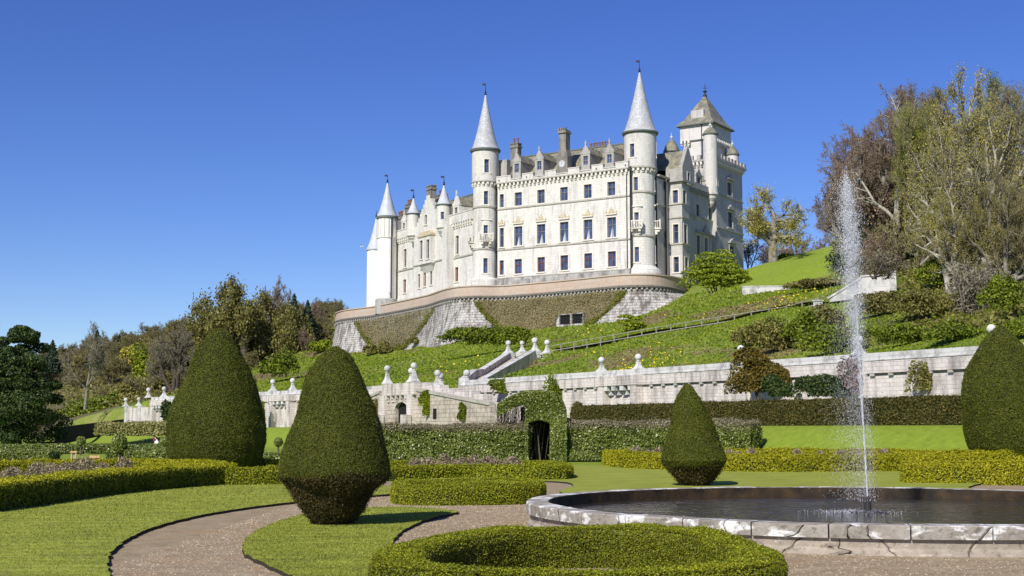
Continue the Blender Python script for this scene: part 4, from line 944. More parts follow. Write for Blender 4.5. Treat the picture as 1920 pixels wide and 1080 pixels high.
for a, b, y, xx in ((686, 697, 731, 690), (697, 724, 723, 710)): s = MB(); s.fbox(GF, gp(a, 720, .4)[0], gp(b, 720, .4)[0], ZB, gp(xx, y, .4)[1], .4, 1.2); s.build('stepped_parapet', M['garden_wall'], gate)
for a, b, y, xx in ((780, 800, 717.5, 790), (800, 825, 722.5, 812), (825, 852, 728.5, 838), (852, 884, 734, 868), (884, 906, 739, 895)): s = MB(); s.fbox(GF, gp(a, 720, .4)[0], gp(b, 720, .4)[0], ZB, gp(xx, y, .4)[1], .4, 1.2); s.build('stepped_parapet', M['garden_wall'], gate)
for sgn, (xa, ya, xb, yb) in (('r', (781, 733, 919, 760)), ('l', (713, 737.5, 640, 768))):
    a, zA = gp(xa, ya); b, zB_ = gp(xb, yb); s = MB(); hol = None
    s.fprism(GF, [(a, ZB), (b, ZB), (b, zB_), (a, zA)] if a < b else [(b, ZB), (a, ZB), (a, zA), (b, zB_)], -.02, .35); s.build('stair_wall', M['cream_wall'], gate)
    s = MB(); s.fprism(GF, [(a, zA), (b, zB_), (b, zB_ + .22), (a, zA + .22)] if a < b else [(b, zB_), (a, zA), (a, zA + .22), (b, zB_ + .22)], -.12, .38); s.build('sloping_coping', M['trim'], gate)
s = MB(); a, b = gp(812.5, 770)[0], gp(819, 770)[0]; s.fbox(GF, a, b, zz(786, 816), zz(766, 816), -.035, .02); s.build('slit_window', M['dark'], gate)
for px, py, d in ((726, 719, .3), (776, 715, .3), (771, 716, 2.6), (820, 722, .8), (826.5, 727, 2.6), (875, 722, 2.5)):
    u, z = gp(px, py, d); q = GF.pt(u, z, d); finial(q[0], q[1], z - .05, gate, .92, py < 720 and d < 1, atan2(GF.D[1], GF.D[0]))

# ------------------------------------------------------------ stairs up the bank
stairs = empty('garden_stairs', P(905, 706, 114), 'straight flight of garden stairs between sloping parapets with ball finials', 'stairs')
def ramp(a, b, w, h, mat, name, base=.9):
    a = np.array(a); b = np.array(b); d = b - a; d[2] = 0; d /= np.linalg.norm(d); n = np.array([d[1], -d[0], 0]) * w / 2; z = np.array([0, 0, 1.0])
    s = MB(); s.hexa([a - n - z * base, a + n - z * base, b + n - z * base, b - n - z * base, a - n + z * h, a + n + z * h, b + n + z * h, b - n + z * h]); o = s.build(name, M[mat], stairs)
    s = MB(); k = n * 1.25; s.hexa([a - k + z * h, a + k + z * h, b + k + z * h, b - k + z * h, a - k + z * (h + .12), a + k + z * (h + .12), b + k + z * (h + .12), b - k + z * (h + .12)]); s.build('coping', M['coping'], stairs)
L0, L1, L2, L3 = P(866, 716, 114), P(889, 698, 118.5), P(903, 697, 120), P(953, 665, 131)
R0, R1 = P(908, 713, 112.5), P(1001, 660, 128)
for a, b in ((L0, L1), (L1, L2), (L2, L3)): ramp(a, b, .45, .12, 'garden_wall', 'parapet', 1.6)
ramp(R0, R1, .45, .10, 'garden_wall', 'parapet', 1.8)
s = MB(); n = 34
A0, A1 = (L0 + L1) / 2 * 1.0, L3; 
for k in range(n):
    t = k / n; l = np.array([L0[0] + (L3[0] - L0[0]) * t, L0[1] + (L3[1] - L0[1]) * t, 0]); r = np.array([R0[0] + (R1[0] - R0[0]) * t, R0[1] + (R1[1] - R0[1]) * t, 0])
    l2 = np.array([L0[0] + (L3[0] - L0[0]) * (t + 1 / n), L0[1] + (L3[1] - L0[1]) * (t + 1 / n), 0]); r2 = np.array([R0[0] + (R1[0] - R0[0]) * (t + 1 / n), R0[1] + (R1[1] - R0[1]) * (t + 1 / n), 0])
    zl = min(L0[2], R0[2]) - .45 + (R1[2] - R0[2]) * (t + 1 / n); up_ = np.array([0, 0, 1.0])
    s.hexa([l + up_ * (zl - .8), r + up_ * (zl - .8), r2 + up_ * (zl - .8), l2 + up_ * (zl - .8), l + up_ * zl, r + up_ * zl, r2 + up_ * zl, l2 + up_ * zl])
M['steps'] = flat('worn_step_stone', (.34, .29, .23), .9, (.46, .40, .33), 2.5, bump=.3)
s.build('steps', M['steps'], stairs)
for p, sc, tall in ((P(953, 662, 131), .95, False), (P(979, 660, 134), .85, False), (P(1003, 660, 128), 1.05, False), (P(1026, 662, 127), .95, False)):
    s = MB(); s.box((p[0], p[1], p[2] - 1.6), .95, .95, 1.62, .5); s.build('pier', M['coping'], stairs); finial(p[0], p[1], p[2], stairs, sc * .95, tall, .5)

# ------------------------------------------------------------ handrail up the path, walls on the right bank
M['grey_wood'] = flat('weathered_grey_timber', (.26, .24, .20), .9, (.38, .36, .31), 8)
pathp = [P(1028, 662, 127), P(1150, 641, 121), P(1280, 619, 115), P(1410, 599, 110), P(1470, 590, 108), P(1534, 574, 105)]
pp = dens(np.array(pathp), .15); seg = np.concatenate([[0], np.cumsum(np.linalg.norm(np.diff(pp, axis=0), axis=1))])
def pat(d): return np.array([np.interp(d, seg, pp[:, k]) for k in range(3)])
hr_ = empty('handrail', pat(0), 'long grey wooden handrail climbing beside the path across the grassy bank', 'railing')
npost = 19
for k in range(npost):
    q = pat(seg[-1] * k / (npost - 1)); z = q[2]; s = MB(); s.box((q[0], q[1], min(z, gz1(q[0], q[1])) - .3), .07, .07, z - min(z, gz1(q[0], q[1])) + .3 + .68, .5); s.build('post', M['grey_wood'], hr_)
for h, t in ((.62, .032), (.14, .045)):
    s = MB()
    for k in range(24):
        a, b = pat(seg[-1] * k / 24), pat(seg[-1] * (k + 1) / 24); s.tube(a + np.array([0, -.06, h]), b + np.array([0, -.06, h]), t, t, 6)
    s.build('rail', M['grey_wood'], hr_)
strip = MB()
for k in range(40):
    a, b = pat(seg[-1] * k / 40), pat(seg[-1] * (k + 1) / 40); d = (b - a); d[2] = 0; d /= np.linalg.norm(d); n_ = np.array([-d[1], d[0], 0])
    for q in (a, b): q[2] = max(gz1(*(q[:2] + n_[:2] * 1.5)), gz1(q[0], q[1])) + .06
    strip.quad(a + n_ * .2, b + n_ * .2, b + n_ * 1.6, a + n_ * 1.6)
M['path'] = flat('beaten_earth_path', (.30, .24, .17), .95, (.42, .36, .27), 2)
props(strip.build('path', M['path']), kind='structure')
s = MB(); p = P(1534, 578, 105); s.box((p[0], p[1], p[2] - .5), .55, .5, 1.05, .4); s.box((p[0], p[1], p[2] + .55), .66, .6, .1, .4); props(s.build('gate_post', M['coping']), 'short white stone post at the upper end of the wooden handrail', 'post')
BW = Frame(P(1620, 540, 104), (1, -.25)); bx = lambda a, b: BW.px(a, b)
up_wall = empty('bank_wall', P(1620, 545, 104), 'white stone wall with a square end pier, stepping down the right-hand bank under the trees', 'wall')
s = MB(); s.fprism(BW, [bx(1556, 566), bx(1590, 562), bx(1640, 556), bx(1668, 548), bx(1668, 515), bx(1616, 518), bx(1612, 524), bx(1590, 537), bx(1556, 560)], 0, .5); s.build('wall_face', M['coping'], up_wall)
s = MB(); a = bx(1667, 512)[0]; b = bx(1680, 512)[0]; s.fbox(BW, a, b, bx(1674, 545)[1], bx(1674, 511)[1], -.15, .75); s.fbox(BW, a - .06, b + .06, bx(1674, 511)[1], bx(1674, 511)[1] + .12, -.2, .8); s.build('end_pier', M['coping'], up_wall)
s = MB(); s.fprism(BW, [bx(1553, 561), bx(1590, 538), bx(1612, 525), bx(1616, 519), bx(1668, 516), bx(1668, 513.5), bx(1614, 516), bx(1610, 522), bx(1588, 535), bx(1551, 558)], -.08, .6); s.build('coping', M['coping'], up_wall)
LWf = Frame(P(1440, 541, 139), (1, -.1)); s = MB(); x0, x1 = LWf.px(1392, 541)[0], LWf.px(1482, 541)[0]; zt_ = LWf.px(1440, 537.5)[1]
s.fbox(LWf, x0, x1, zt_ - 1.2, zt_, 0, .5); s.fbox(LWf, x0 - .05, x1 + .05, zt_, zt_ + .1, -.05, .55); props(s.build('low_wall', M['coping']), 'low white wall along the foot of the mown slope beside the round bush', 'wall')
# ------------------------------------------------------------ lawns and gravel
def ground_mat(name, stops, sc, bump=.5, fine=60, extra=None, stretch=(1, 1, 1)):
    t = NT(name); p = t.pos(); n1 = t.noise(t.mapv(p, stretch), sc, 6, .68); c = t.ramp(n1, stops); xf = t.noise(p, fine, 3, .75)
    c = t.mix(t.math('MULTIPLY', t.fr(xf, .42, .72), .45), c, sc3(stops[0][1], .45))
    if extra: c = t.mix(t.math('MULTIPLY', t.fr(t.noise(p, extra[1], 5, .7), extra[2], extra[3]), extra[4]), c, extra[0])
    t.bump(t.math('ADD', xf, n1), bump, .02); return t.base(c, .95)
M['lawn'] = ground_mat('mown_lawn', [(.36, (.20, .23, .022)), (.52, (.30, .335, .035)), (.68, (.40, .42, .065))], 1.3, .5, 40, ((.20, .17, .07), 2.6, .54, .68, .65), (.5, 2.4, 1))
M['gravel'] = ground_mat('pinkish_gravel', [(.3, (.26, .195, .11)), (.55, (.37, .285, .17)), (.75, (.47, .38, .25))], 2.6, 1.0, 26, ((.44, .23, .08), 1.0, .54, .70, .5))
M['soil'] = flat('dark_soil_edge', (.025, .02, .014), .95, (.05, .04, .025), 20)
def spoly(pts, it=3):
    p = np.array(pts, float)
    for _ in range(it):
        q = np.roll(p, -1, 0); p = np.stack([.75 * p + .25 * q, .25 * p + .75 * q], 1).reshape(-1, 2)
    return p
def gpts(px): return [tuple(G(a, b, 0)[:2]) for a, b in px]
gr = MB(); gr.add([(-14, 3, .004), (16, 3, .004), (18, 44, .004), (-12, 44, .004)], [(0, 1, 2, 3)]); props(gr.build('gravel_path', M['gravel']), kind='structure')
def lawn(px, label, h=.055, it=3, world=None):
    p = spoly(world if world is not None else gpts(px), it)
    if np.median(p[:, 1]) < 60:
        p = dens(np.concatenate([p, p[:1]]), .07)[:-1] if len(p) < 9000 else p; q3 = np.concatenate([p, np.zeros((len(p), 1))], 1); c0 = np.array([0, 0]); p = p + (np.stack([lump(q3, 9, 1), lump(q3, 9, 2)], 1) * .022 + np.stack([lump(q3, 38, 3), lump(q3, 38, 4)], 1) * .012)
    n = len(p)
    s = MB(); s.add([(x, y, 0.0) for x, y in p] + [(x, y, h) for x, y in p], [tuple(range(n, 2 * n))]); o = s.build('lawn', M['lawn']); props(o, kind='structure')
    c = p.mean(0); e = MB(); e.add([(x, y, 0.001) for x, y in p] + [(x, y, h - .004) for x, y in p], [(i, (i + 1) % n, (i + 1) % n + n, i + n) for i in range(n)]); props(e.build('lawn_edge', M['soil']), kind='structure')
    return p
LAWN_A = lawn([(-900, 1500), (90, 1400), (190, 1180), (205, 1085), (200, 1050), (240, 1012), (310, 985), (430, 960), (560, 944), (640, 936), (735, 931), (735, 925), (735, 915), (620, 893), (520, 890), (300, 895), (0, 915), (-700, 950)], '')
LAWN_B = lawn([(452, 1030), (470, 1003), (550, 972), (640, 958), (760, 954), (858, 962), (858, 966), (790, 980), (740, 1010), (722, 1060), (722, 1110), (600, 1120), (520, 1075), (460, 1048)], '')
LAWN_C = lawn(None, '', world=[(1.0, 35.2), (2.2, 33.6), (5, 33.4), (9, 33.6), (12.4, 36), (13.4, 40), (20, 50), (10, 62), (-6, 62), (-7, 46), (1.5, 44), (2.0, 40)])
LAWN_D = lawn(None, '', world=[(0.75, 31.0), (1.5, 30.2), (3, 31.6), (4.6, 32.4), (5.0, 32.75), (3, 32.9), (1.6, 32.8)], it=2)

# ------------------------------------------------------------ the fountain
FC = np.array([6.42, 24.2]); FR = 6.12; RIM = .42
def basin_mat(name, lo, hi, patch, thr, bump=.8):
    t = NT(name); p = t.pos(); c = t.ramp(t.noise(p, 2.2, 7, .7), [(.3, lo), (.7, hi)])
    ck = t.n('ShaderNodeTexVoronoi', feature='DISTANCE_TO_EDGE'); ck.inputs['Scale'].default_value = .65
    nz = t.n('ShaderNodeTexNoise'); nz.inputs['Scale'].default_value = 2.5; t.l(p, nz.inputs['Vector'])
    ad = t.mix(.35, p, nz.outputs['Color'], 'ADD'); t.l(ad, ck.inputs['Vector'])
    c = t.mix(t.fr(t.noise(t.mapv(p, (1, 1, 2.2)), 2.0, 5, .6, .3), thr, thr + .07), c, patch)
    c = t.mix(t.math('MULTIPLY', t.fr(t.noise(p, 9, 4, .7), .55, .65), .7), c, sc3(lo, .6))
    c = t.mix(t.fr(ck.outputs['Distance'], .005, .0015), c, (.015, .013, .01))
    t.bump(t.math('ADD', t.noise(p, 14, 5, .7), t.fr(ck.outputs['Distance'], 0, .02)), bump, .03); return t.base(c, .9)
M['rim'] = basin_mat('lichened_rim_stone', (.20, .175, .14), (.44, .40, .34), (.72, .71, .67), .515)
M['basin'] = basin_mat('damp_basin_stone', (.26, .22, .17), (.46, .40, .32), (.66, .62, .55), .62)
M['basin_in'] = flat('mossy_wet_stone', (.012, .009, .006), .7, (.06, .036, .014), 3.5, bump=.6)
fountain = empty('fountain', (FC[0], FC[1], 0), 'large round stone fountain basin with a white-lichened rim', 'fountain')
s = MB(); nb = 36
for k in range(nb):
    a0, a1 = 2 * pi * k / nb + .0018, 2 * pi * (k + 1) / nb - .0018; j = rng.normal() * .005; m = 5; vs = []
    prof = [(FR - .36, RIM - .2), (FR - .36, RIM - .02), (FR - .34, RIM + j), (FR + .02, RIM + j), (FR + .045, RIM - .02), (FR + .04, RIM - .19), (FR - .02, RIM - .2)]
    for i in range(m + 1):
        a = a0 + (a1 - a0) * i / m
        for r, z in prof: vs.append((FC[0] + r * cos(a), FC[1] + r * sin(a), z))
    q = len(prof); fs = [(i * q + l, i * q + (l + 1) % q, (i + 1) * q + (l + 1) % q, (i + 1) * q + l) for i in range(m) for l in range(q)] + [tuple(range(q)), tuple(range((m + 1) * q - 1, m * q - 1, -1))]
    s.add(vs, fs)
s.build('rim', M['rim'], fountain)
s = MB(); s.lathe((FC[0], FC[1], 0), [(FR - .02, RIM - .2), (FR - .03, .1), (FR + .03, .06), (FR + .05, -.05)], 140); s.build('basin_wall', M['basin'], fountain, smooth=30)
s = MB(); s.lathe((FC[0], FC[1], 0), [(FR - .366, RIM - .004), (FR - .372, -.4), (.01, -.4)], 140); s.build('basin_lining', M['basin_in'], fountain, smooth=30)
t = NT('dark_pool_water'); p = t.pos(); rp = t.noise(t.mapv(p, (1, .8, 1)), 3.2, 4, .6, .6)
t.base((.04, .032, .02), .05); t.b.inputs['Specular IOR Level'].default_value = .5; t.bump(rp, .7, .07); M['water'] = t.m
s = MB(); s.lathe((FC[0], FC[1], .21), [(FR - .375, 0), (.01, 0)], 120); props(s.build('water', M['water']), kind='structure')
NZ = P(1627, 950, 24.3); NZ[2] = .21
s = MB(); s.lathe((NZ[0], NZ[1], -.32), [(.11, 0), (.11, .5), (.07, .56), (.06, .72), (.035, .75), (.03, .82)], 14); s.lathe((NZ[0], NZ[1], .21), [(.35, -.3), (.33, .015), (.001, .02)], 16); s.build('nozzle', M['iron'], fountain)
# water: a tight column that breaks into falling drops
t = NT('aerated_water'); t.base((1.0, 1.0, 1.0), .2); tn = t.n('ShaderNodeBsdfTranslucent'); tn.inputs[0].default_value = (.97, .98, 1.0, 1); mx = t.n('ShaderNodeMixShader'); mx.inputs[0].default_value = .55
t.l(t.b.outputs[0], mx.inputs[1]); t.l(tn.outputs[0], mx.inputs[2]); t.l(mx.outputs[0], t.out.inputs[0]); M['spray'] = t.m
TOP = P(1590, 337, 24.3); 
def jet(tt): q = np.array([NZ[0], NZ[1], .42]); b = TOP.copy(); return np.stack([q[0] + (b[0] - q[0]) * tt ** 1.1, q[1] + 0 * tt, q[2] + (b[2] - q[2]) * tt], 1)
s = MB(); tt = np.linspace(0, .62, 70); c = jet(tt)
for a, b, k in zip(c, c[1:], tt): s.tube(a + rng.normal(size=3) * .006 * (k > .05), b, .012 + .008 * rng.random() * k, .012 + .008 * rng.random() * k, 6, False)
col_ = s
nc = 640; hc_ = np.concatenate([rng.beta(3.2, 1.2, 450), rng.beta(1.8, 1.5, 125), rng.random(65)]); per_ = rng.integers(8, 46, nc); h = np.repeat(hc_, per_); N = len(h); c = jet(h)
w = np.interp(h, [0, .3, .5, .7, .88, 1], [.006, .012, .045, .09, .085, .012]); oc = np.repeat(rng.normal(size=(nc, 3)), per_, axis=0)
off = (oc * .85 + rng.normal(size=(N, 3)) * .42) * w[:, None] * np.array([1, 1, 0]); off[:, 2] = rng.normal(size=N) * .10 * np.interp(h, [0, 1], [.3, 1]); off[:, 0] -= np.abs(rng.normal(size=N)) * .05 * (h > .45)
pos = c + off
Nm = 20000; hm = rng.random(Nm); cm = jet(hm); ms = np.abs(rng.normal(size=Nm)) * .34 * (1.0 - .3 * hm); cm[:, 0] -= ms - .12; cm[:, 1] += rng.normal(size=Nm) * .25
pos = np.concatenate([pos, cm]); sz = np.concatenate([rng.uniform(.002, .0062, N) * rng.choice([1, 1, 1, 1.7], N), rng.uniform(.002, .0055, Nm)])
ns = 700; a = rng.random(ns) * 2 * pi; rr = np.abs(rng.normal(size=ns)) * .36 + .05; sp_p = np.stack([NZ[0] - .25 + rr * cos(1) * 0 + rr * np.cos(a) * 1.15, NZ[1] + rr * np.sin(a) * .9, .215 + rng.random(ns) ** 3 * .05], 1)
pos = np.concatenate([pos, sp_p]); sz = np.concatenate([sz, rng.uniform(.004, .012, ns)])
tet = np.array([(1, 0, 0), (-1, 0, 0), (0, 1, 0), (0, -1, 0), (0, 0, 1.5), (0, 0, -1.5)]) * .6
of = np.array([(0, 2, 4), (2, 1, 4), (1, 3, 4), (3, 0, 4), (2, 0, 5), (1, 2, 5), (3, 1, 5), (0, 3, 5)])
V = (pos[:, None] + tet[None] * np.stack([sz, sz, sz * np.where(np.arange(len(sz)) < N + Nm, rng.uniform(1, 3.5, len(sz)), .7)], 1)[:, None, :]).reshape(-1, 3); Fc = (of[None] + (np.arange(len(pos)) * 6)[:, None, None]).reshape(-1, 3)
jr = empty('water_jet', (NZ[0], NZ[1], .4), 'tall white water jet breaking into spray above the fountain basin', 'water jet')
raw_mesh('spray', V, Fc, 3, M['spray'], jr, smooth=True); col_.build('column', M['spray'], jr, smooth=True)

# loose stones on the gravel
M['pebble'] = leaf('loose_gravel', (.19, .14, .08), (.35, .27, .17), (.52, .43, .31), 1.5, 0, .9)
m = 90000; p = np.stack([rng.uniform(-5, 9, m), 9.0 + 25 * rng.random(m) ** 1.6, np.full(m, .004)], 1); p = p[(np.abs(p[:, 0]) < .42 * p[:, 1] + .3) & (np.hypot(p[:, 0] - FC[0], p[:, 1] - FC[1]) > FR + .06)]; m = len(p); r = rng.uniform(.006, .014, m) * (.7 + p[:, 1] / 40)
oc8 = np.array([(1, 0, 0), (0, 1, 0), (-1, 0, 0), (0, -1, 0), (0, 0, .7)]); jt = 1 + .35 * rng.normal(size=(m, 5, 1)); V = (p[:, None] + oc8[None] * r[:, None, None] * jt).reshape(-1, 3)
Fc = (np.array([(0, 1, 4), (1, 2, 4), (2, 3, 4), (3, 0, 4)])[None] + (np.arange(m) * 5)[:, None, None]).reshape(-1, 3); o = raw_mesh('gravel_stones', V, Fc, 3, M['pebble'], None, tuple(p.mean(0))); props(o, 'loose pale stones of the gravel paths', 'gravel', kind='stuff')
# ------------------------------------------------------------ clipped hedges and topiary
M['box'] = leaf('box_leaf', (.10, .13, .008), (.25, .275, .010), (.43, .42, .025), 1.2, .25)
M['box_dark'] = leaf('shaded_box_leaf', (.05, .065, .006), (.15, .175, .010), (.30, .31, .02), 1.2, .2)  # darker leaf for hedge sides, their shade put into the colour
M['box_core'] = flat('box_twigs', (.02, .028, .006), .95, (.035, .045, .008), 12)
M['box_gold'] = leaf('golden_box_leaf', (.18, .185, .006), (.36, .345, .010), (.52, .48, .025), .8, .25)
M['yew'] = leaf('yew_needle', (.034, .045, .005), (.088, .103, .008), (.155, .165, .015), 1.8, .15)
M['yew_old'] = leaf('yew_old_growth', (.016, .020, .005), (.05, .05, .010), (.14, .09, .03), 2.5, .1)
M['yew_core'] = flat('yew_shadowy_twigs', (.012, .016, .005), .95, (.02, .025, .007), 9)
M['laurel'] = leaf('laurel_leaf', (.055, .085, .010), (.16, .205, .026), (.37, .39, .12), .9, .2, .35, .5)
M['laurel_top'] = leaf('laurel_bare_tops', (.14, .12, .06), (.24, .21, .12), (.36, .32, .21), .9, .1)
M['dark_hedge'] = leaf('dark_hedge_leaf', (.032, .036, .007), (.09, .085, .016), (.16, .125, .03), .5, .15)
M['pale_hedge'] = leaf('pale_hedge_leaf', (.14, .16, .035), (.30, .28, .09), (.42, .37, .15), .35, .2)
M['bark'] = flat('brown_bark', (.07, .055, .04), .95, (.14, .115, .085), 3.0, bump=.5)
def resample(p, closed, step):
    p = np.array(p, float); 
    if closed: p = np.concatenate([p, p[:1]])
    d = np.concatenate([[0], np.cumsum(np.linalg.norm(np.diff(p, axis=0), axis=1))]); n = max(3, int(d[-1] / step))
    s = np.linspace(0, d[-1], n + 1)[:-1] if closed else np.linspace(0, d[-1], n + 1)
    return np.stack([np.interp(s, d, p[:, k]) for k in range(2)], 1), d[-1]
def hedge(path, w, h, label, mat='box', closed=False, size=None, cov=5.0, wob=.035, z0=None, group=None, smooth=0, top_mat=None, cat='hedge', dens_k=1.0, hfun=None):
    """clipped hedge along a ground path: a dark twig core under a skin of leaves"""
    if smooth: path = spoly(path, smooth) if closed else smooth_poly(dens(np.array(path, float), .5), smooth * 3)
    c, Ltot = resample(path, closed, .25 if w < 1.4 else .5); n = len(c)
    tg_ = (np.roll(c, -1, 0) - np.roll(c, 1, 0)) if closed else np.gradient(c, axis=0)
    tg_ /= np.linalg.norm(tg_, axis=1, keepdims=True) + 1e-9; no = np.stack([tg_[:, 1], -tg_[:, 0]], 1)
    base = gz(c[:, 0], c[:, 1]) if z0 is None else np.full(n, z0)
    hh = np.full(n, h) if hfun is None else h * np.array([hfun(i / (n - 1)) for i in range(n)])
    dmean = float(np.median(c[:, 1])); size = size or max(.028, dmean * .00125)
    r = min(.12, w * .25, h * .25); e = .03 + wob * .8
    prof = [(-1, 0, 0, 0), (-1, 0, 1, -r), (-1, r, 1, 0), (1, -r, 1, 0), (1, 0, 1, -r), (1, 0, 0, 0)]   # (side, dx, hfactor, dz)
    vs = []; k = len(prof)
    for i in range(n):
        for sd, dx, hf, dz in prof:
            o_ = sd * (w / 2 - e) + dx; z = base[i] - .05 + (hh[i] - e) * hf + dz * hf; q = c[i] + no[i] * o_; vs.append((q[0], q[1], z))
    vs = np.array(vs); vs += (lump(vs, 4 / max(w, .4), 5) * wob * .6)[:, None] * .5
    fs = [(i * k + j, ((i + 1) % n) * k + j, ((i + 1) % n) * k + j + 1, i * k + j + 1) for i in range(n if closed else n - 1) for j in range(k - 1)]
    mid = c[n // 2]; root = empty('hedge', (mid[0], mid[1], float(base[n // 2])), label, cat, group)
    s = MB(); s.add(vs, fs)
    if not closed: s.f += [tuple(range(k - 1, -1, -1)), tuple(range((n - 1) * k, n * k))]
    s.build('twigs', M['box_core'], root)
    per = 2 * h + w; area = Ltot * per + (0 if closed else 2 * w * h); N = int(cov * dens_k * area / size ** 2); N = min(N, 260000)
    ncap = 0 if closed else int(N * 2 * w * h / area); nb = N - ncap
    si = rng.random(nb) * (n if closed else n - 1); i0 = si.astype(int); f = (si - i0)[:, None]; i1 = (i0 + 1) % n
    cc = c[i0] * (1 - f) + c[i1] * f; nn = no[i0] * (1 - f) + no[i1] * f; bb = base[i0] * (1 - f[:, 0]) + base[i1] * f[:, 0]; H = hh[i0] * (1 - f[:, 0]) + hh[i1] * f[:, 0]
    q = rng.random(nb) * per; side = np.where(q < h, -1, np.where(q > h + w, 1, 0))
    o_ = np.where(side == -1, -w / 2, np.where(side == 1, w / 2, q - h - w / 2)); z = np.where(side == -1, q / h, np.where(side == 1, (per - q) / h, 1.0)) * H
    # rounded arris
    edge = np.clip((z - (H - r)) / r, 0, 1) * np.clip((np.abs(o_) - (w / 2 - r)) / r, 0, 1); o_ = o_ * (1 - .29 * edge * r / (w / 2)); z = z - .29 * r * edge
    nrm3 = np.stack([nn[:, 0] * side, nn[:, 1] * side, (side == 0) * 1.0 + edge * .8], 1)
    pos = np.stack([cc[:, 0] + nn[:, 0] * o_, cc[:, 1] + nn[:, 1] * o_, bb + z], 1)
    if ncap:
        sgn = rng.random(ncap) < .5; ci = np.where(sgn, 0, n - 1); oo = (rng.random(ncap) - .5) * w; zc_ = rng.random(ncap) * hh[ci]
        p2 = np.stack([c[ci, 0] + no[ci, 0] * oo, c[ci, 1] + no[ci, 1] * oo, base[ci] + zc_], 1); d2 = np.where(sgn, -1, 1)[:, None] * tg_[ci]
        p2[:, :2] += d2 * .02
        pos = np.concatenate([pos, p2]); nrm3 = np.concatenate([nrm3, np.concatenate([d2, np.zeros((ncap, 1))], 1)])
    l = lump(pos, 3.2, 8) * wob + lump(pos, 11, 9) * wob * .5; pos = pos + nrm3 * (l + rng.normal(size=len(pos)) * size * .45 - .01)[:, None]
    sz = size * rng.uniform(.7, 1.35, len(pos))
    if top_mat:
        tm = pos[:, 2] > base.mean() + h * (.84 if mat == 'laurel' else .93) + rng.normal(size=len(pos)) * h * .06
        leaves('leaves', pos[~tm], nrm3[~tm], sz[~tm], M[mat], root, jit=.75); leaves('bare_tops' if mat == 'laurel' else 'sunlit_young_tips', pos[tm], nrm3[tm], sz[tm], M[top_mat], root, jit=.9 if mat == 'laurel' else .6, aspect=.35 if mat == 'laurel' else .6)  # brighter tops: young growth, with sunlight put into the colour
    else: leaves('leaves', pos, nrm3, sz, M[mat], root, jit=.75)
    return root
g0 = lambda lst, z=0.0: [tuple(G(a, b, z)[:2]) for a, b in lst]

hedge(g0([(738, 1046), (764, 1020), (850, 1000), (960, 989), (1100, 985), (1230, 989), (1345, 1003), (1414, 1028), (1424, 1044), (1400, 1058), (1290, 1066), (1080, 1068), (900, 1066), (790, 1060)], .5), .52, .5, 'low ring of box hedge round a dark hollow, nearest the camera, before the fountain', closed=True, smooth=2, size=.022, cov=6, wob=.022, mat='box_dark', top_mat='box')
hedge(g0([(748, 903), (758, 898.5), (860, 897.5), (960, 898), (1003, 900), (1006, 904), (990, 906.5), (870, 908), (760, 908)], .47), .42, .47, 'small curved box hedge enclosure standing on the gravel between the dark yew and the fountain', closed=True, smooth=1, cov=6, wob=.018, size=.034)
hedge(g0([(700, 876), (800, 874), (880, 872), (960, 874), (1040, 876), (1062, 873), (1050, 868), (960, 865), (800, 866), (690, 868)], .46), .55, .47, 'box hedge round a bed of brown clipped mounds in front of the tall laurel hedge', closed=True, smooth=1, cov=6, wob=.02)
hedge([G(-260, 985)[:2], G(-60, 966)[:2], G(60, 948)[:2], G(150, 934)[:2], G(250, 923)[:2], G(330, 916)[:2], G(412, 911)[:2]], 1.1, .62, 'long dark curving box hedge with a golden top along the left edge of the lawn', smooth=2, size=.05, cov=6, mat='box_dark', top_mat='box_gold')
hedge([G(418, 912)[:2], G(480, 911)[:2], G(560, 909)[:2], G(640, 908)[:2]], .9, .52, 'short box hedge joining the foot of the largest yew to the waisted yew', size=.05)
hedge([P(-150, HZ, 47)[:2], P(100, HZ, 50)[:2], P(240, HZ, 52)[:2], P(345, HZ, 50)[:2], P(420, HZ, 46)[:2]], 1.0, .55, 'golden-topped box hedge behind the brown mounds at the left', mat='box_gold', size=.06)
hedge([P(-200, HZ, 64)[:2], P(104, HZ, 63)[:2]], 1.2, .72, 'dark square-cut hedge at the left edge beside the gap with the tree stakes', size=.075, mat='laurel')
hedge([P(219, HZ, 64)[:2], P(345, HZ, 62)[:2]], 1.3, .78, 'dark square-cut hedge with a ball shrub at its end left of the largest yew', size=.075, mat='laurel')
hedge([P(-60, HZ, 92)[:2], P(120, HZ, 93)[:2], P(340, HZ, 95)[:2]], 1.2, .62, 'long low dark hedge behind the tree stakes across the left-hand lawn', size=.11, mat='laurel', cov=4)
hedge([P(478, HZ, 60)[:2], P(560, HZ, 59)[:2]], 1.2, .62, 'dark low hedge glimpsed between the two big yews', size=.075, mat='laurel')
hedge([P(480, HZ, 53)[:2], P(560, HZ, 52.5)[:2]], .8, .5, 'golden low hedge glimpsed between the two big yews', size=.07, mat='box_gold')
hedge([P(189, HZ, 148)[:2], P(345, HZ, 140)[:2]], 1.6, 1.3, 'pale yellow-green hedge below the far end of the white wall', size=.2, mat='pale_hedge', cov=4, wob=.1, z0=1.05)
TALL1 = [P(690, HZ, 70)[:2], P(830, HZ, 70.5)[:2], P(990, HZ, 71)[:2]]; TALL2 = [P(1036, HZ, 71)[:2], P(1200, HZ, 71)[:2], P(1417, HZ, 68)[:2]]
hedge(TALL1, 1.5, 1.92, 'tall leafy laurel hedge left of the clipped green arch', mat='laurel', size=.10, cov=9, wob=.10, top_mat='laurel_top', z0=0)
hedge(TALL2, 1.5, 1.98, 'tall leafy laurel hedge right of the clipped green arch, ending beside the sunlit bank', mat='laurel', size=.10, cov=9, wob=.10, top_mat='laurel_top', z0=.1)
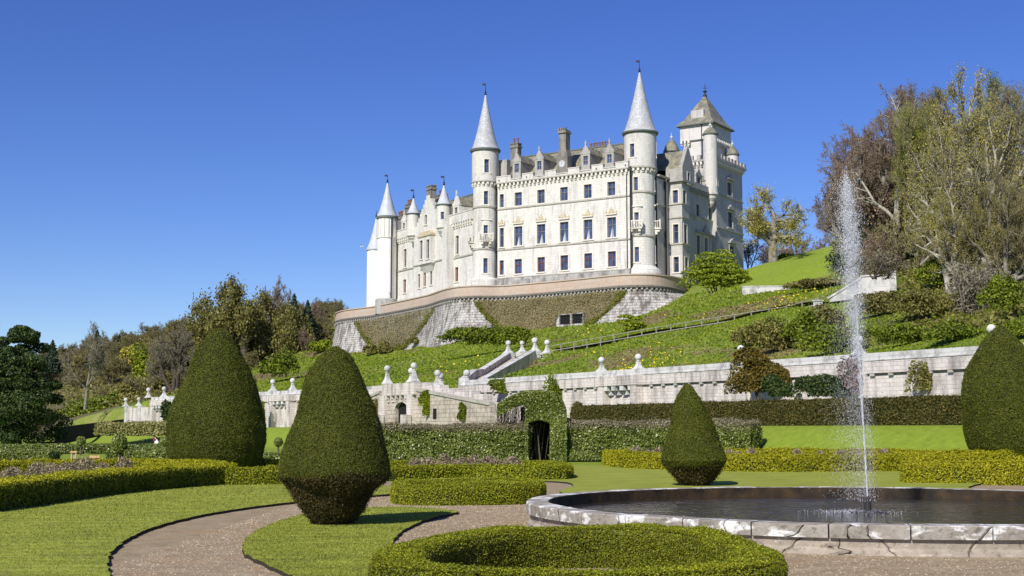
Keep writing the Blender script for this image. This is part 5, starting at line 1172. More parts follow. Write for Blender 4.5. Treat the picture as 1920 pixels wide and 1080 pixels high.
dh = [WF.pt(WF.px(px, 770, -5.0)[0], 0, -5.0)[:2] for px in (1092, 1250, 1450, 1650, 1813, 2000)]
hedge(dh, 1.3, 1.29, 'long dark brown-green hedge along the top of the sunlit bank under the garden wall', mat='dark_hedge', size=.09, cov=5, wob=.05)
hedge([P(1147, HZ, 63.5)[:2], P(1165, HZ, 59)[:2], P(1240, HZ, 56)[:2], P(1330, HZ, 54)[:2], P(1430, HZ, 52.6)[:2], P(1560, HZ, 53)[:2], P(1700, HZ, 54)[:2], P(1960, HZ, 54.5)[:2]], .9, .68, 'long golden box hedge before brown mounds, running behind the smallest yew', mat='box_gold', smooth=1, size=.065, cov=6)
hedge([P(1131, HZ, 68)[:2], P(1149, HZ, 68)[:2]], .8, .5, 'tiny square end piece of golden hedge beside the tall laurel hedge', mat='box_gold', size=.08)
hedge([P(1360, HZ, 61)[:2], P(1640, HZ, 58.5)[:2], P(1850, HZ, 54.5)[:2]], .8, .80, 'golden hedge strip showing just behind the brown mounds on the right', mat='box_gold', size=.075, z0=0)
hedge([P(1690, HZ, 42.3)[:2], P(1760, HZ, 42.0)[:2], P(1850, HZ, 41.6)[:2], P(2120, HZ, 40.5)[:2]], 1.0, .70, 'bright golden box hedge at the right edge above the fountain rim', mat='box_gold', size=.055, cov=6, smooth=1)

# ------------------------------------------------------------ clipped yews
def yew(px, d, sc, prof, label, py0, old=None, N=90000, size=None, lean=0.0, cat='topiary', mat='yew', name='clipped_yew', z0=None):
    """prof: (half width px, height above the foot px) from the foot up; old = height px below which old growth shows"""
    q = P(px, HZ, d); z0 = gz1(q[0], q[1]) if z0 is None else z0; pr = np.array(prof, float) * sc; size = size or max(.026, d * .00115)
    root = empty(name, (q[0], q[1], z0), label, cat)
    rr, hh = pr[:, 0], pr[:, 1]; H = hh[-1]
    s = MB(); n = 40; zs = np.linspace(0.02, H - .01, 40)
    base_prof = [(max(np.interp(z, hh, rr) * .955 - size * 1.5, .004), z) for z in zs]
    s.lathe((0, 0, 0), base_prof, n); V = np.array(s.v); 
    def warp(V):
        k = V[:, 2] / H; L = lump(V, 2.2 / max(rr.max(), .5) * 1.5, 21) * .025 * rr.max(); a = np.arctan2(V[:, 1], V[:, 0])
        W = V.copy(); W[:, 0] += np.cos(a) * L + lean * k * k * H; W[:, 1] += np.sin(a) * L; return W
    s.v = [tuple(v) for v in warp(V) + np.array([q[0], q[1], z0])]; s.build('twigs', M['yew_core'], root)
    zz_ = rng.random(N * 4) * H; r_ = np.interp(zz_, hh, rr); keep = rng.random(N * 4) < (r_ + .05) / (rr.max() + .05); zz_ = zz_[keep][:N]; r_ = r_[keep][:N]; m = len(zz_)
    a = rng.random(m) * 2 * pi; sl = (np.interp(zz_ + .02, hh, rr) - np.interp(zz_ - .02, hh, rr)) / .04
    nrm = np.stack([np.cos(a), np.sin(a), -sl], 1); nrm /= np.linalg.norm(nrm, axis=1, keepdims=True)
    pos = warp(np.stack([r_ * np.cos(a), r_ * np.sin(a), zz_], 1))
    tex = lump(pos, 9 / max(rr.max(), .8) * 2, 31); pos = pos + nrm * (rng.normal(size=m) * size * .4 + tex * size * .35)[:, None]
    is_old = np.zeros(m, bool)
    if old:
        lim = old * sc; is_old = zz_ < lim + lump(pos, 4, 5) * .045 * (1 + rr.max()) + rng.normal(size=m) * .03; pos[is_old] += nrm[is_old] * (rng.normal(size=is_old.sum()) * size * 1.3 - size * 1.5 + lump(pos[is_old], 7, 6) * .05)[:, None]
    for k in range(6):                                              # thin patches where the twigs show, and bulges
        i_ = rng.integers(0, m); dd = np.linalg.norm(pos - pos[i_], axis=1); rad = rng.uniform(.05, .12) * max(1.0, rr.max()); g_ = np.exp(-(dd / rad) ** 2); pos -= nrm * (g_ * rng.uniform(.2, .55) * rad * .6)[:, None]
    pos = pos + nrm * (lump(pos, 5.5 / max(rr.max(), .9), 77) * .026 * rr.max())[:, None]; shoot = rng.random(m) < .012; pos[shoot] += nrm[shoot] * rng.uniform(.5, 2.2, (shoot.sum(), 1)) * size
    pos += np.array([q[0], q[1], z0]); sz = size * rng.uniform(.7, 1.4, m); sz[is_old] *= 1.3
    leaves('foliage', pos[~is_old], nrm[~is_old], sz[~is_old], M[mat], root, jit=.65, aspect=.5)
    if is_old.any():
        leaves('old_growth', pos[is_old], nrm[is_old], sz[is_old], M['yew_old'], root, jit=1.2, aspect=.5)
        s = MB(); s.tube((q[0], q[1], z0 - .1), (q[0], q[1], z0 + .3), .16 * sc * 100, .12 * sc * 100, 10); s.build('trunk', M['bark'], root)
    return root
yew(628, 23.6, 23.6 / F, [(20, 0), (38, 10), (50, 28), (66, 52), (84, 74), (99, 90), (102, 102), (99, 122), (91, 150), (80, 190), (70, 226), (58, 262), (46, 292), (34, 314), (20, 327), (8, 333), (1, 334)], 'dark waisted yew with ragged inverted-cone foot on a small teardrop lawn', 985, old=98, N=210000, size=.021)
yew(405, 51.5, 51.5 / F, [(70, 0), (78, 12), (87, 35), (91, 60), (89, 90), (82, 122), (70, 158), (57, 192), (43, 224), (29, 248), (17, 264), (7, 271), (1, 272)], 'largest clipped yew, a broad smooth green cone at the left', 888, N=200000, size=.042, lean=.012)
yew(1301, 39.8, 39.8 / F, [(18, 0), (27, 8), (41, 24), (54, 40), (60, 50), (56, 65), (46, 92), (36, 124), (26, 154), (16, 176), (8, 188), (3, 192), (1, 193)], 'smallest free-standing yew, cone-topped, on the lawn left of the water jet', 912, old=40, N=130000, size=.034, lean=-.06)
yew(1890, 55.3, 55.3 / F, [(62, 0), (70, 12), (76, 40), (78, 70), (78, 100), (75, 130), (69, 152), (58, 172), (44, 192), (31, 210), (20, 224), (10, 235), (4, 240), (1, 242)], 'tall dark bottle-shaped yew cut by the right edge', 857, N=130000, size=.05, lean=-.03)
yew(1084, 94, 94 / F, [(10, 0), (13, 8), (13, 22), (11, 34), (6, 42), (1, 45)], 'small rounded yew at the left end of the dark bank hedge', 795, N=8000, size=.11, mat='dark_hedge', name='rounded_yew')
def ball_tree(px, d, pyc, r, label, stem=True, mat='laurel', cat='topiary', sq=1.0):
    q = P(px, pyc, d); z0 = gz1(q[0], q[1]); root = empty('ball_shrub', (q[0], q[1], z0), label, cat)
    if stem: s = MB(); s.tube((q[0], q[1], z0 - .05), (q[0], q[1], q[2]), .06, .05, 8); s.build('stem', M['bark'], root)
    m = 2200; v = rng.normal(size=(m, 3)); v /= np.linalg.norm(v, axis=1, keepdims=True); pos = q + v * r * np.array([1, 1, sq]) * (1 + .08 * rng.normal(size=m) - .1 * rng.random(m))[:, None]
    leaves('foliage', pos, v, d * .0016 * rng.uniform(.7, 1.3, m), M[mat], root, jit=.7); s = MB(); s.ball(q, r * .86, 12, 8); s.build('twigs', M['yew_core'], root)
ball_tree(152, 88, 826.5, .27, 'little lollipop topiary on a thin stem on the left-hand lawn')
ball_tree(224, 63, 832, .34, 'shaggy round shrub at the end of a dark square-cut hedge', sq=1.25)
ball_tree(522, 78, 829, .23, 'little round topiary glimpsed between the two big yews')
ball_tree(311, 70, 829, .3, 'small round shrub touching the left side of the largest yew', stem=True)

# brown cut-back mounds in the beds
M['dead'] = leaf('dry_brown_stems', (.14, .105, .06), (.28, .22, .135), (.45, .37, .25), 1.5, .1)
def mound(px, d, wpx, hpx, label, group, N=1500):
    q = P(px, HZ, d); z0 = gz1(q[0], q[1]); w = wpx * d / F; h = hpx * d / F
    v = rng.normal(size=(N, 3)); v[:, 2] = np.abs(v[:, 2]); v /= np.linalg.norm(v, axis=1, keepdims=True)
    pos = v * np.array([w / 2, w / 2.6, h]) * (.72 + .3 * rng.random((N, 1))) ; pos *= (1 + .12 * lump(pos + q, 5 / max(w, .4), int(px)))[:, None]; pos += np.array([q[0], q[1], z0])
    sz = max(.05, d * .0022) * rng.uniform(.6, 1.5, N)
    o = leaves('dry_mound', pos, v * .6 + rng.normal(size=(N, 3)) * .5, sz, M['dead'], None, (q[0], q[1], z0), jit=.6, aspect=.28); props(o, label, 'plant', group)
GM = 'brown clipped mounds in the hedged beds'
for px, d, w, h in ((24, 42, 62, 34), (70, 44, 45, 36), (103, 43, 48, 36), (130, 45, 40, 33)): mound(px, d, w, h, 'brown dry mound of cut stems in the left bed, among the front cluster', GM)
mound(160, 46, 62, 40, 'tallest brown dry mound in the left bed', GM); mound(196, 45, 40, 32, 'brown dry mound just right of the tallest in the left bed', GM); mound(234, 47, 42, 36, 'lone neat brown mound at the right end of the left bed', GM)
for k, px in enumerate((778, 800, 836, 868, 888, 915, 938, 957)): mound(px, 49 + (k % 3) * .5, 42 + 8 * (k % 2), 33 + 3 * (k % 3), 'pale brown dry mound in the bed before the tall laurel hedge', GM)
for px in (1190, 1214, 1235): mound(px, 59, 34, 37, 'brown dry mound behind the golden hedge, left of the smallest yew', GM)
for px in (1365, 1385, 1408): mound(px, 58, 32, 36, 'brown dry mound behind the golden hedge, just right of the smallest yew', GM)
for px, w in ((1492, 27), (1535, 28), (1573, 40), (1608, 22), (1655, 46)): mound(px, 57, w, 37, 'brown dry mound behind the golden hedge below the sunlit bank', GM)

# clipped arch with a dark way through
ar = empty('hedge_arch', P(1010, 864, 70.5) * np.array([1, 1, 0]), 'big domed leafy arch clipped over a dark opening in the tall hedge', 'arch')
AF = Frame(P(1010, HZ, 70.0), (1, 0)); az = lambda y: AF.px(1010, y)[1]; ax = lambda x: AF.px(x, 800)[0]
def in_arch(u, z):
    lo, hi = ax(990), ax(1032); op = (u > lo) & (u < hi) & (z < az(793) + .15 * np.sin((u - lo) / (hi - lo) * pi))
    tp_ = az(733) - ((u - ax(1015)) / (ax(1062) - ax(1015))) ** 4 * 1.0 * (u > ax(1015)) - (np.clip((ax(1000) - u), 0, 9) / (ax(1000) - ax(930))) ** 2 * .75
    body = (z < tp_) & (u < ax(1062)) & (((u > ax(985))) | ((u > ax(932)) & (z > tp_ - .65))); return body & ~op
m = 90000; u = rng.uniform(ax(930), ax(1063), m); z = rng.uniform(0, az(730), m); k = in_arch(u, z); u, z = u[k], z[k]; m = len(u)
dd = np.where(rng.random(m) < .62, -.1 + rng.random(m) * .2, rng.random(m) * 2.6); dd += lump(np.stack([u, z, u * 0], 1), 2.2, 4) * .16
pos = np.stack([AF.O[0] + u, AF.O[1] + dd, z], 1); leaves('foliage', pos, np.tile([0, -.7, .4], (m, 1)), .105 * rng.uniform(.7, 1.3, m), M['laurel'], ar, jit=.8)
s = MB()
for k in range(12): q = ax(992) + (ax(1030) - ax(992)) * rng.random(); s.tube((AF.O[0] + q, AF.O[1] + .5 + 1.5 * rng.random(), 0), (AF.O[0] + q + .25 * rng.normal(), AF.O[1] + .6 + rng.random(), az(793)), .03, .015, 6)
s.build('stems', M['bark'], ar)
s = MB()
for k in range(110): q = ax(925) + (ax(985) - ax(925)) * rng.random(); s.tube((AF.O[0] + q, AF.O[1] + .3 + rng.random(), 1.5), (AF.O[0] + q + .2 + .25 * rng.normal(), AF.O[1] + .4 + rng.random(), az(757)), .011, .007, 4)
M['pale_bark'] = flat('pale_grey_bark', (.17, .13, .11), .9, (.28, .22, .18), 5); s.build('bare_stems', M['bark'], ar)
s = MB(); s.box((AF.O[0] + (ax(990) + ax(1032)) / 2, AF.O[1] + 2.2, 0), 1.9, .3, 2.9); s.build('arch_shade', M['yew_core'], ar)  # added dark slab stands in for the shade in the arch opening

# tree stakes, visitor and gull
M['stake'] = flat('new_timber_stake', (.46, .27, .12), .8, (.58, .40, .2), 6)
def guard(px, d, hpx, wpx, label):
    q = P(px, HZ, d); z0 = gz1(q[0], q[1]); h = hpx * d / F; w = wpx * d / F; r_ = empty('tree_stakes', (q[0], q[1], z0), label, 'tree stakes', 'timber tree guards on the left lawn')
    for x in (-w / 2, w / 2): s = MB(); s.box((q[0] + x, q[1], z0 - .1), .07, .07, h + .1); s.build('post', M['stake'], r_)
    s = MB(); s.box((q[0], q[1] - .06, z0 + h - .12), w + .12, .05, .1); s.build('crossbar', M['stake'], r_)
    s = MB(); s.tube((q[0], q[1] + .1, z0), (q[0] + .03, q[1] + .1, z0 + h * .9), .05, .045, 8); s.build('sapling', M['coping'], r_)
guard(180, 58.5, 25, 14, 'nearest timber tree guard, two posts and a crossbar round a pale sapling'); guard(140, 78, 15, 8, 'middle timber tree guard standing against the low dark hedge'); guard(33, 80, 13, 8, 'timber tree guard behind the leftmost square-cut hedge')
# ------------------------------------------------------------ trees
M['grey_bark'] = flat('lichened_grey_bark', (.13, .115, .085), .95, (.30, .28, .22), 2.5, bump=.5)
M['pale_lichen_bark'] = flat('pale_lichen_bark', (.24, .22, .17), .95, (.44, .42, .34), 2.5, bump=.5)
M['dark_bark'] = flat('dark_bark', (.045, .035, .028), .95, (.10, .085, .065), 2.5, bump=.5)
M['twig_brown'] = leaf('purple_brown_twigs', (.12, .082, .06), (.235, .165, .115), (.37, .28, .19), .25, .1, .9)
M['twig_olive'] = leaf('olive_twigs', (.10, .09, .04), (.23, .20, .095), (.38, .34, .17), .25, .1, .9)
M['twig_grey'] = leaf('pale_lichened_twigs', (.12, .105, .07), (.24, .215, .14), (.36, .33, .23), .25, .1, .9)
M['bud_olive'] = leaf('olive_buds', (.08, .072, .018), (.18, .16, .04), (.30, .26, .08), .3, .3)
M['bud_yellow'] = leaf('yellow_spring_leaves', (.24, .215, .03), (.46, .41, .07), (.66, .58, .14), .4, .35)
M['leaf_green'] = leaf('fresh_green_leaves', (.055, .085, .008), (.15, .20, .014), (.29, .33, .03), .5, .3)
M['leaf_bright'] = leaf('bright_green_leaves', (.09, .13, .008), (.24, .30, .016), (.40, .45, .04), .6, .35)
M['leaf_dark'] = leaf('dark_evergreen_leaves', (.012, .026, .006), (.036, .066, .014), (.10, .14, .03), .6, .2)
M['leaf_conifer'] = leaf('conifer_needles', (.010, .02, .010), (.025, .042, .02), (.05, .07, .03), .8, .1)
M['leaf_rust'] = leaf('rusty_green_leaves', (.06, .05, .010), (.14, .115, .016), (.24, .16, .03), .5, .25)
M['leaf_olive'] = leaf('olive_evergreen_leaves', (.075, .075, .016), (.18, .17, .036), (.32, .29, .085), .3, .25)
M['leaf_purple'] = leaf('purplish_climber_leaves', (.10, .06, .05), (.20, .13, .11), (.32, .24, .2), 1, .2)
M['creeper'] = leaf('dead_creeper_stems', (.15, .125, .05), (.26, .215, .10), (.38, .325, .18), .35, .1, .9)
M['creeper_green'] = leaf('creeper_green_leaves', (.07, .085, .012), (.17, .18, .02), (.28, .27, .04), .8, .25)

def unit(v): return v / (np.linalg.norm(v, axis=-1, keepdims=True) + 1e-9)
def grow(seed, spec, trunk_len, r0, lean=.05, k=5, stems=1, fork=0.0):
    """spec per level: (children, angle lo, angle hi, length ratio, t lo, wobble, upward pull)"""
    g = np.random.default_rng(seed)
    st = g.normal(size=(stems, 3)) * np.array([.4, .4, 0]) * (stems > 1); di = np.array([0, 0, 1.0]) + g.normal(size=(stems, 3)) * np.array([1, 1, 0]) * (lean + fork); di = unit(di)
    ln = np.full(stems, trunk_len) * g.uniform(.8, 1.1, stems); rd = np.full(stems, r0); out = []
    wob, up = .10, .15
    for lv in range(len(spec) + 1):
        n = len(st); pts = np.empty((n, k + 1, 3)); pts[:, 0] = st; d = di.copy(); ds = np.empty((n, k + 1, 3)); ds[:, 0] = d
        for s_ in range(k):
            d = unit(d + g.normal(size=(n, 3)) * wob + np.array([0, 0, up])); pts[:, s_ + 1] = pts[:, s_] + d * (ln / k)[:, None]; ds[:, s_ + 1] = d
        endr = .42 if lv < len(spec) else .3
        rad = rd[:, None] * np.linspace(1, endr, k + 1)[None]; out.append((pts, rad))
        if lv == len(spec): break
        nc, a0, a1, lr, t0, wob, up = spec[lv]
        pi_ = np.repeat(np.arange(n), nc); t = t0 + (1 - t0) * (np.tile(np.arange(nc), n) + g.random(n * nc)) / nc; t = np.clip(t, 0, .999)
        si = t * k; i = si.astype(int); f = (si - i)[:, None]
        st2 = pts[pi_, i] * (1 - f) + pts[pi_, i + 1] * f; pd = unit(ds[pi_, i] * (1 - f) + ds[pi_, i + 1] * f); rr = rad[pi_, i]
        per = unit(np.cross(pd, g.normal(size=pd.shape))); A = np.radians(g.uniform(a0, a1, len(t)) * (1 - .45 * (t > .93)))
        di = unit(pd * np.cos(A)[:, None] + per * np.sin(A)[:, None]); ln = ln[pi_] * lr * g.uniform(.65, 1.2, len(t)) * (1.15 - .5 * t); rd = rr * g.uniform(.45, .62, len(t)); st = st2
    return out
def tubes(lv, m):
    pts, rad = lv; n, k, _ = pts.shape; d = np.gradient(pts, axis=1); d = unit(d); ref = np.array([.37, .61, .7]); a = unit(np.cross(d, ref)); b = np.cross(d, a)
    th = np.arange(m) * 2 * pi / m; V = pts[:, :, None] + rad[:, :, None, None] * (np.cos(th)[None, None, :, None] * a[:, :, None] + np.sin(th)[None, None, :, None] * b[:, :, None])
    base = (np.arange(n) * k * m)[:, None, None] + (np.arange(k - 1) * m)[None, :, None]; j = np.arange(m)[None, None]; j2 = (j + 1) % m
    Fq = np.stack([base + j, base + j2, base + m + j2, base + m + j], -1).reshape(-1, 4); return V.reshape(-1, 3), Fq
def ribbons(lv, width):
    pts, rad = lv; p = pts[:, ::max(1, (pts.shape[1] - 1) // 2)]; n, k, _ = p.shape; d = unit(np.gradient(p, axis=1)); a = unit(np.cross(d, rng.normal(size=(n, 1, 3))))
    w = np.linspace(width, width * .45, k)[None, :, None]; V = np.stack([p - a * w, p + a * w], 2).reshape(-1, 3)
    base = (np.arange(n) * k * 2)[:, None] + np.arange(k - 1)[None] * 2; Fq = np.stack([base, base + 1, base + 3, base + 2], -1).reshape(-1, 4); return V, Fq
def cat_mesh(parts):
    V, Fq, o = [], [], 0
    for v, f in parts: V.append(v); Fq.append(f + o); o += len(v)
    return np.concatenate(V), np.concatenate(Fq)
PROTO = {}
def proto(key, seed, spec, trunk_len, r0, leaf_n=6000, leaf_size=.16, leaf_lv=(-1,), ntube=3, w=(.03, .016), leaf_jit=.25, **kw):
    """unit tree meshes (trunk, twigs, leaves), kept to be shared by the copies"""
    lv = grow(seed, spec, trunk_len, r0, **kw); allp = np.concatenate([q[0].reshape(-1, 3) for q in lv]); H = allp[:, 2].max(); Rm = np.percentile(np.hypot(allp[:, 0], allp[:, 1]), 98)
    tv, tf = cat_mesh([tubes(l, m) for l, m in zip(lv[:ntube], (9, 6, 5, 4))]); wv, wf = cat_mesh([ribbons(l, ww) for l, ww in zip(lv[ntube:], np.linspace(w[0], w[1], max(1, len(lv) - ntube)))])
    me = {}
    for nm, (V, Fq) in (('trunk', (tv, tf)), ('twigs', (wv, wf))):
        o = raw_mesh(nm, V, Fq, 4, M['bark'], smooth=(nm == 'trunk')); me[nm] = o.data; bpy.data.objects.remove(o)
    if leaf_n:
        src = np.concatenate([lv[q][0][:, 1:].reshape(-1, 3) for q in leaf_lv]); pos = src[rng.integers(0, len(src), leaf_n)] + rng.normal(size=(leaf_n, 3)) * leaf_jit
        V, Fq = leaf_arrays(pos, np.tile([0, 0, .4], (leaf_n, 1)), leaf_size * rng.uniform(.6, 1.4, leaf_n), jit=1.0, aspect=.7); o = raw_mesh('leaves', V, Fq, 4, M['bark']); me['leaves'] = o.data; bpy.data.objects.remove(o)
    PROTO[key] = (me, H, Rm)
B5 = [(12, 35, 62, .55, .28, .16, .06), (8, 30, 60, .52, .25, .16, .05), (8, 28, 62, .5, .2, .17, .03), (6, 25, 60, .52, .15, .18, .02), (6, 25, 60, .6, .12, .2, 0)]
proto('bare_a', 3, B5, 13, .42, 22000, .125, (-1, -2)); proto('bare_b', 8, [(12, 30, 55, .5, .25, .14, .10)] + B5[1:], 15, .36, 22000, .125, (-1, -2), stems=2); proto('bare_c', 17, B5, 11, .5, 22000, .125, (-1, -2), stems=3, fork=.22)
proto('oak', 23, [(10, 45, 80, .85, .38, .22, .05), (8, 35, 65, .5, .3, .22, .05), (8, 30, 65, .5, .2, .2, .03), (6, 25, 60, .5, .15, .2, 0), (3, 25, 60, .6, .2, .2, 0)], 5.2, .55, 9000, .24, (-1,), leaf_jit=.3); proto('oak_open', 23, [(10, 45, 80, .85, .38, .22, .05), (8, 35, 65, .5, .3, .22, .05), (8, 30, 65, .5, .2, .2, .03), (6, 25, 60, .5, .15, .2, 0), (3, 25, 60, .6, .2, .2, 0)], 5.2, .5, 9000, .12, (-1,), leaf_jit=.2)
S4 = [(8, 30, 60, .6, .2, .18, .06), (7, 30, 60, .55, .2, .2, .04), (7, 30, 60, .5, .15, .2, 0), (4, 25, 60, .55, .1, .2, 0)]
proto('scrub_a', 31, S4, 5, .16, 2600, .26, (-1,), ntube=2, w=(.05, .03), stems=4, fork=.3); proto('scrub_b', 35, S4, 6, .16, 2600, .26, (-1,), ntube=2, w=(.05, .03), stems=3, fork=.2)
proto('shrub', 41, [(7, 30, 60, .6, .1, .2, .05), (7, 30, 60, .6, .1, .22, .03), (6, 30, 60, .6, .1, .22, 0), (3, 25, 60, .6, .1, .2, 0)], 2.2, .07, 1500, .12, (-1,), ntube=2, w=(.03, .016), stems=6, fork=.5)
def tree(key, px, d, top, wpx, label, bark='bark', twig='twig_brown', lf='bud_olive', base=None, group=None, name='tree', cat='tree', leafless=False, rot=None, sink=.3, gx=None):
    me, H, Rm = PROTO[key]; q = P(px, HZ, d)
    z0 = (P(px, base, d)[2] if base else gz1(q[0], q[1])) - sink; zt = P(px, top, d)[2]; sz = (zt - z0) / H; sx = (wpx * d / F / 2) / Rm
    r = empty(name, (q[0], q[1], z0), label, cat, group); r.scale = (sx, sx, sz); r.rotation_euler = (0, 0, rng.random() * 6.28 if rot is None else rot)
    for nm, mt in (('trunk', bark), ('twigs', twig), ('leaves', lf)):
        if nm not in me or (nm == 'leaves' and leafless): continue
        o = bpy.data.objects.new(nm, me[nm]); COL.objects.link(o); o.parent = r; o.material_slots[0].link = 'OBJECT'; o.material_slots[0].material = M[mt]
    return r
# right-hand wood on the steep bank
tree('bare_a', 1690, 122, 160, 220, 'tall brown-twigged bare tree with a straight pale trunk in the middle of the right wood', 'pale_lichen_bark', 'twig_brown', leafless=True, base=478, rot=.6)
tree('bare_b', 1626, 132, 222, 210, 'purple-brown bare tree at the outer left edge of the right wood, behind the jet', 'grey_bark', 'twig_brown', leafless=True, base=482, rot=2.1)
tree('bare_c', 1592, 142, 320, 120, 'small purple bare tree leaning out left of the water jet', 'grey_bark', 'twig_brown', base=470, leafless=True, rot=1.0)
tree('bare_c', 1838, 100, 122, 230, 'huge many-stemmed tree with pale lichened branches, tallest of the right wood', 'pale_lichen_bark', 'twig_grey', 'bud_yellow', base=545, rot=.2)
tree('bare_b', 1752, 112, 185, 150, 'tree with yellow-green young leaves beside the tall straight brown tree', 'grey_bark', 'twig_olive', 'leaf_bright', base=500, rot=4.0)
tree('bare_b', 1906, 108, 150, 170, 'tall grey tree cut by the right edge of the picture', 'grey_bark', 'twig_grey', 'bud_olive', base=530, rot=5.0)
tree('bare_a', 1775, 134, 150, 190, 'tall olive tree rising behind the yellow-leaved one', 'grey_bark', 'twig_olive', 'bud_olive', base=500, rot=3.0)
tree('bare_a', 1862, 128, 140, 200, 'olive tree rising behind the huge many-stemmed tree', 'grey_bark', 'twig_olive', 'leaf_green', base=520, rot=1.5)
tree('bare_c', 1655, 140, 260, 150, 'brown bushy tree filling the back of the right wood', 'grey_bark', 'twig_brown', 'bud_olive', base=470, rot=2.4)
tree('bare_c', 1720, 138, 240, 170, 'dark brown bushy tree between the two tallest trunks', 'dark_bark', 'twig_brown', 'bud_olive', base=480, rot=.1)
tree('bare_c', 1800, 92, 330, 170, 'low twisted olive tree in front of the wood on the right', 'pale_lichen_bark', 'twig_olive', 'bud_yellow', base=560, rot=3.3)
tree('bare_c', 1895, 90, 300, 150, 'low olive tree by the right edge in front of the wood', 'grey_bark', 'twig_olive', 'bud_olive', base=575, rot=3.9)
tree('shrub', 1850, 84, 478, 150, 'pale dead shrub with sprawling bare branches on the right bank', 'pale_bark', 'twig_grey', leafless=True, base=598, cat='shrub', name='shrub')
tree('shrub', 1660, 98, 470, 110, 'pale bare shrub with one long drooping branch above the bank wall', 'pale_bark', 'twig_grey', leafless=True, base=515, cat='shrub', name='shrub')
tree('bare_c', 1668, 128, 200, 200, 'brown spreading tree behind the straight pale trunk', 'grey_bark', 'twig_brown', leafless=True, base=480, rot=5.1)
tree('bare_b', 1722, 140, 150, 190, 'brown-topped tree rising left of the tallest tree in the right wood', 'grey_bark', 'twig_brown', 'bud_olive', base=490, rot=.9)
tree('bare_c', 1820, 118, 128, 240, 'olive-twigged spreading tree behind the low twisted grey one', 'grey_bark', 'twig_olive', 'bud_yellow', base=520, rot=4.4)
tree('bare_c', 1610, 150, 300, 130, 'thin purple tree behind the top of the water jet', 'grey_bark', 'twig_brown', 'bud_olive', base=475, rot=4.7)
# behind the castle lawn
tree('oak_open', 1458, 172, 342, 170, 'spreading oak with sparse yellow spring leaves beside the castle', 'grey_bark', 'twig_olive', 'bud_yellow', base=502, rot=1.2)
for k, (px, top, w, d) in enumerate(((1512, 432, 80, 205), (1480, 448, 70, 215), (1545, 440, 80, 200), (1412, 430, 60, 210), (1445, 455, 70, 225), (1570, 445, 70, 190))):
    tree(('scrub_a', 'scrub_b')[k % 2], px, d, top, w, 'hazy purple-brown bare tree behind the mown slope right of the castle', 'bark', 'twig_brown', group='bare trees behind the mown slope', leafless=True, base=505)
# left-hand wood: individual trees first
tree('bare_a', 158, 190, 600, 90, 'tall bare grey tree standing clear of the left wood', 'grey_bark', 'twig_grey', base=765, leafless=True, rot=2.0)
tree('bare_c', 325, 205, 590, 110, 'bare dark-limbed tree just left of the largest yew', 'dark_bark', 'twig_grey', base=735, leafless=True, rot=.4)
tree('bare_c', 512, 240, 512, 80, 'bare round-headed tree on the skyline left of the castle', 'grey_bark', 'twig_brown', base=640, leafless=True, rot=.9)
for px, top, w, lab in ((405, 532, 125, 'olive-crowned tree at the left of the big skyline clump'), (455, 526, 130, 'highest olive-crowned tree in the big skyline clump'), (500, 545, 120, 'olive-crowned tree at the right of the big skyline clump'), (430, 580, 130, 'dark olive tree in the lower front of the big clump above the largest yew'), (520, 590, 110, 'dark olive tree at the lower right of the big clump'), (375, 575, 110, 'olive tree at the lower left of the big clump'), (480, 570, 130, 'olive tree in the middle of the big clump'), (555, 575, 90, 'olive tree under the two dark spruces'), (345, 610, 90, 'olive tree just above the far white wall end of the wood')):
    tree('oak', px, 225 + (px % 7) * 2, top, w, lab, 'dark_bark', 'twig_olive', 'leaf_olive', base=690 if top < 575 else 715)
GW = 'scrubby trees covering the left hillside'
nW = 0
for k in range(900):
    px = rng.uniform(30, 640); Y = rng.uniform(212, 430); q = P(px, HZ, Y); t = q[1] - float(wallY(q[0])); z = gz1(q[0], q[1]); py = HZ - (z - CAMZ) * F / Y
    if t < 22 or (px > 470 and Y < 300 and py > 660) or (px > 600 and Y < 300): continue
    key = ('scrub_a', 'scrub_b')[k % 2]; h = rng.uniform(26, 52) * (1 - .35 * (Y > 320)); tw = ('twig_brown', 'twig_olive', 'twig_olive', 'twig_grey')[k % 4]; lf = ('bud_olive', 'leaf_olive', 'bud_olive', 'bud_olive', 'leaf_olive', 'bud_yellow')[k % 6 if k % 37 else 5]
    if lf == 'bud_yellow' and k % 3: lf = 'bud_olive'
    tree(key, px, Y, py - h, h * rng.uniform(.9, 1.4), 'brown and olive scrubby tree in the wood covering the left hillside', 'bark', tw, lf, group=GW, leafless=(k % 5 == 0)); nW += 1
    if nW >= 205: break
GR = 'brown scrub filling the right-hand wood'
for k in range(52):
    px = rng.uniform(1600, 1990); Y = rng.uniform(112, 180); q = P(px, HZ, Y); z = gz1(q[0], q[1]); py = HZ - (z - CAMZ) * F / Y; h = rng.uniform(60, 120)
    if px < 1650 and Y < 135: continue
    tree(('scrub_a', 'scrub_b')[k % 2], px, Y, py - h, h * rng.uniform(.8, 1.2), 'brown scrubby undergrowth tree low down in the right-hand wood', 'bark', ('twig_brown', 'twig_olive', 'twig_grey')[k % 3], ('bud_olive', 'leaf_olive', 'leaf_green')[k % 3], group=GR, leafless=(k % 2 == 0))

